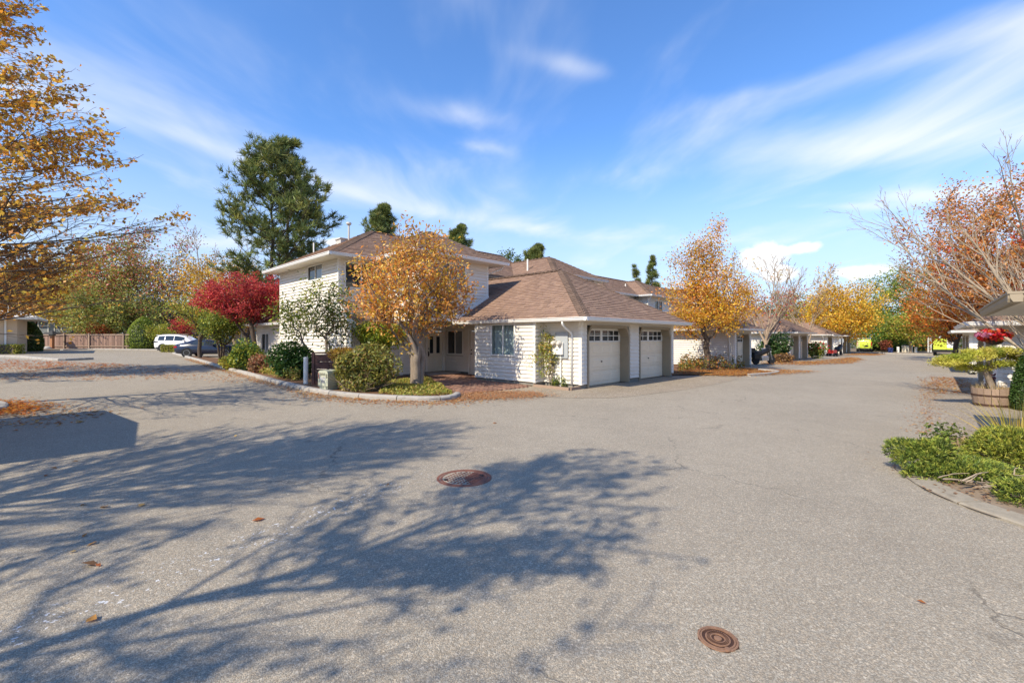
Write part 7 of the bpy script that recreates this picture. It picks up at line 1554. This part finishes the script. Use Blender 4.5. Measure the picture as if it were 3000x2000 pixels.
litter('fallen_leaves', along(KP[8:], 0.02, 0.42), 2600, LIT, 201, 0.06, 0.02, jit=0.12)
litter('fallen_leaves', along(KP[40:], 0.0, 0.9), 1100, LIT, 202, 0.06)
litter('fallen_leaves', [gnd(1345, 1172), gnd(1370, 1152), gnd(1480, 1148), gnd(1570, 1150), gnd(1600, 1162), gnd(1480, 1170)], 3600, [(0.40, 0.20, 0.10), (0.46, 0.24, 0.11), (0.36, 0.17, 0.08), (0.5, 0.3, 0.15)], 203, 0.055, 0.012, 0.6, 0.03)
litter('fallen_leaves', [hl(9.0, -0.8), hl(9.6, -2.0), hl(13, -3.4), hl(17, -4.2), hl(16.5, -0.5), hl(12, 0.8), hl(9, 1)], 5200, LIT+[(0.56, 0.26, 0.05)], 204, 0.085, 0.03, 0.6, 0.06)
litter('fallen_leaves', [hl(23, 0.5), hl(24, -2.2), hl(30, -4.2), hl(40, -4.0), hl(46, -2.8), hl(40, -2.2), hl(31, -1.8), hl(30.5, 0)], 3800, LIT, 205, 0.12, 0.03, 0.4, 0.03)
litter('fallen_leaves', [hl(55, -1.0), hl(56, -3.8), hl(64, -4.0), hl(66, -1.5)], 1100, LIT, 206, 0.16, 0.03, 0.5, 0.03)
litter('fallen_leaves', [gnd(-200, 1240), gnd(60, 1215), gnd(130, 1196), gnd(60, 1184), gnd(-200, 1176)], 3200, [(0.45, 0.15, 0.03), (0.5, 0.24, 0.05), (0.36, 0.11, 0.03)], 207, 0.08, 0.05, 0.8, 0.04)
litter('fallen_leaves', [gnd(0, 1240), gnd(90, 1262), gnd(330, 1215), gnd(250, 1190), gnd(60, 1195)], 260, LIT, 208, 0.08)
litter('fallen_leaves', [gnd(-100, 1118), gnd(-100, 1066), gnd(300, 1064), gnd(640, 1092), gnd(820, 1128), gnd(560, 1112)], 2800, [(0.42, 0.20, 0.08), (0.36, 0.15, 0.06), (0.5, 0.3, 0.14), (0.3, 0.13, 0.06)], 209, 0.085, 0.02, 0.25)
litter('fallen_leaves', [gnd(-40, 1082), gnd(0, 1052), gnd(200, 1060), gnd(420, 1070), gnd(300, 1080)], 800, [(0.42, 0.13, 0.04), (0.36, 0.10, 0.04), (0.45, 0.2, 0.06)], 210, 0.12, 0.03, 0.3)
litter('fallen_leaves', [hl(-1.3, -8.95), hl(-1.3, -8.72), hl(14, -8.6), hl(14, -9.1)], 800, LIT, 211, 0.05, jit=0.25)
litter('fallen_leaves', [hl(8, -9), hl(18, -8.8), hl(18, -10), hl(9, -10.2)], 900, LIT, 212, 0.09, 0.02, 0.5)
litter('fallen_leaves', [(p) for p in RB[6:24]]+[Vector((6.6, 4.0, 0)), Vector((8, 6.6, 0))], 900, [(0.3, 0.17, 0.1), (0.22, 0.12, 0.07), (0.4, 0.25, 0.12)], 213, 0.04, 0.02, 0.6, 0.03, 0.2)
for k, (x, y) in enumerate(((248, 1570), (270, 1594), (268, 1655), (288, 1658), (213, 1618), (268, 1817), (245, 1480), (305, 1486), (415, 1481), (135, 1394), (158, 1372), (220, 1352), (2700, 1766), (1135, 1420), (757, 1524), (690, 1278), (1450, 1240))):
    q = gnd(x, y); rng = np.random.default_rng(300+k); V, qd, c = leaf_arrays(rng, np.array([[0, 0, 0.012]]), 0.055+0.02*(k % 3), palette(rng, 1, LIT), 3.0, 0.75)
    o = link('fallen_leaf', mesh_arrays('fallen_leaf', V, qd, M['leaf'], c), None, tuple(q)); o['label'] = 'single orange-brown leaf lying on the open asphalt'; o['category'] = 'leaf'; o['group'] = 'single leaves on the asphalt'
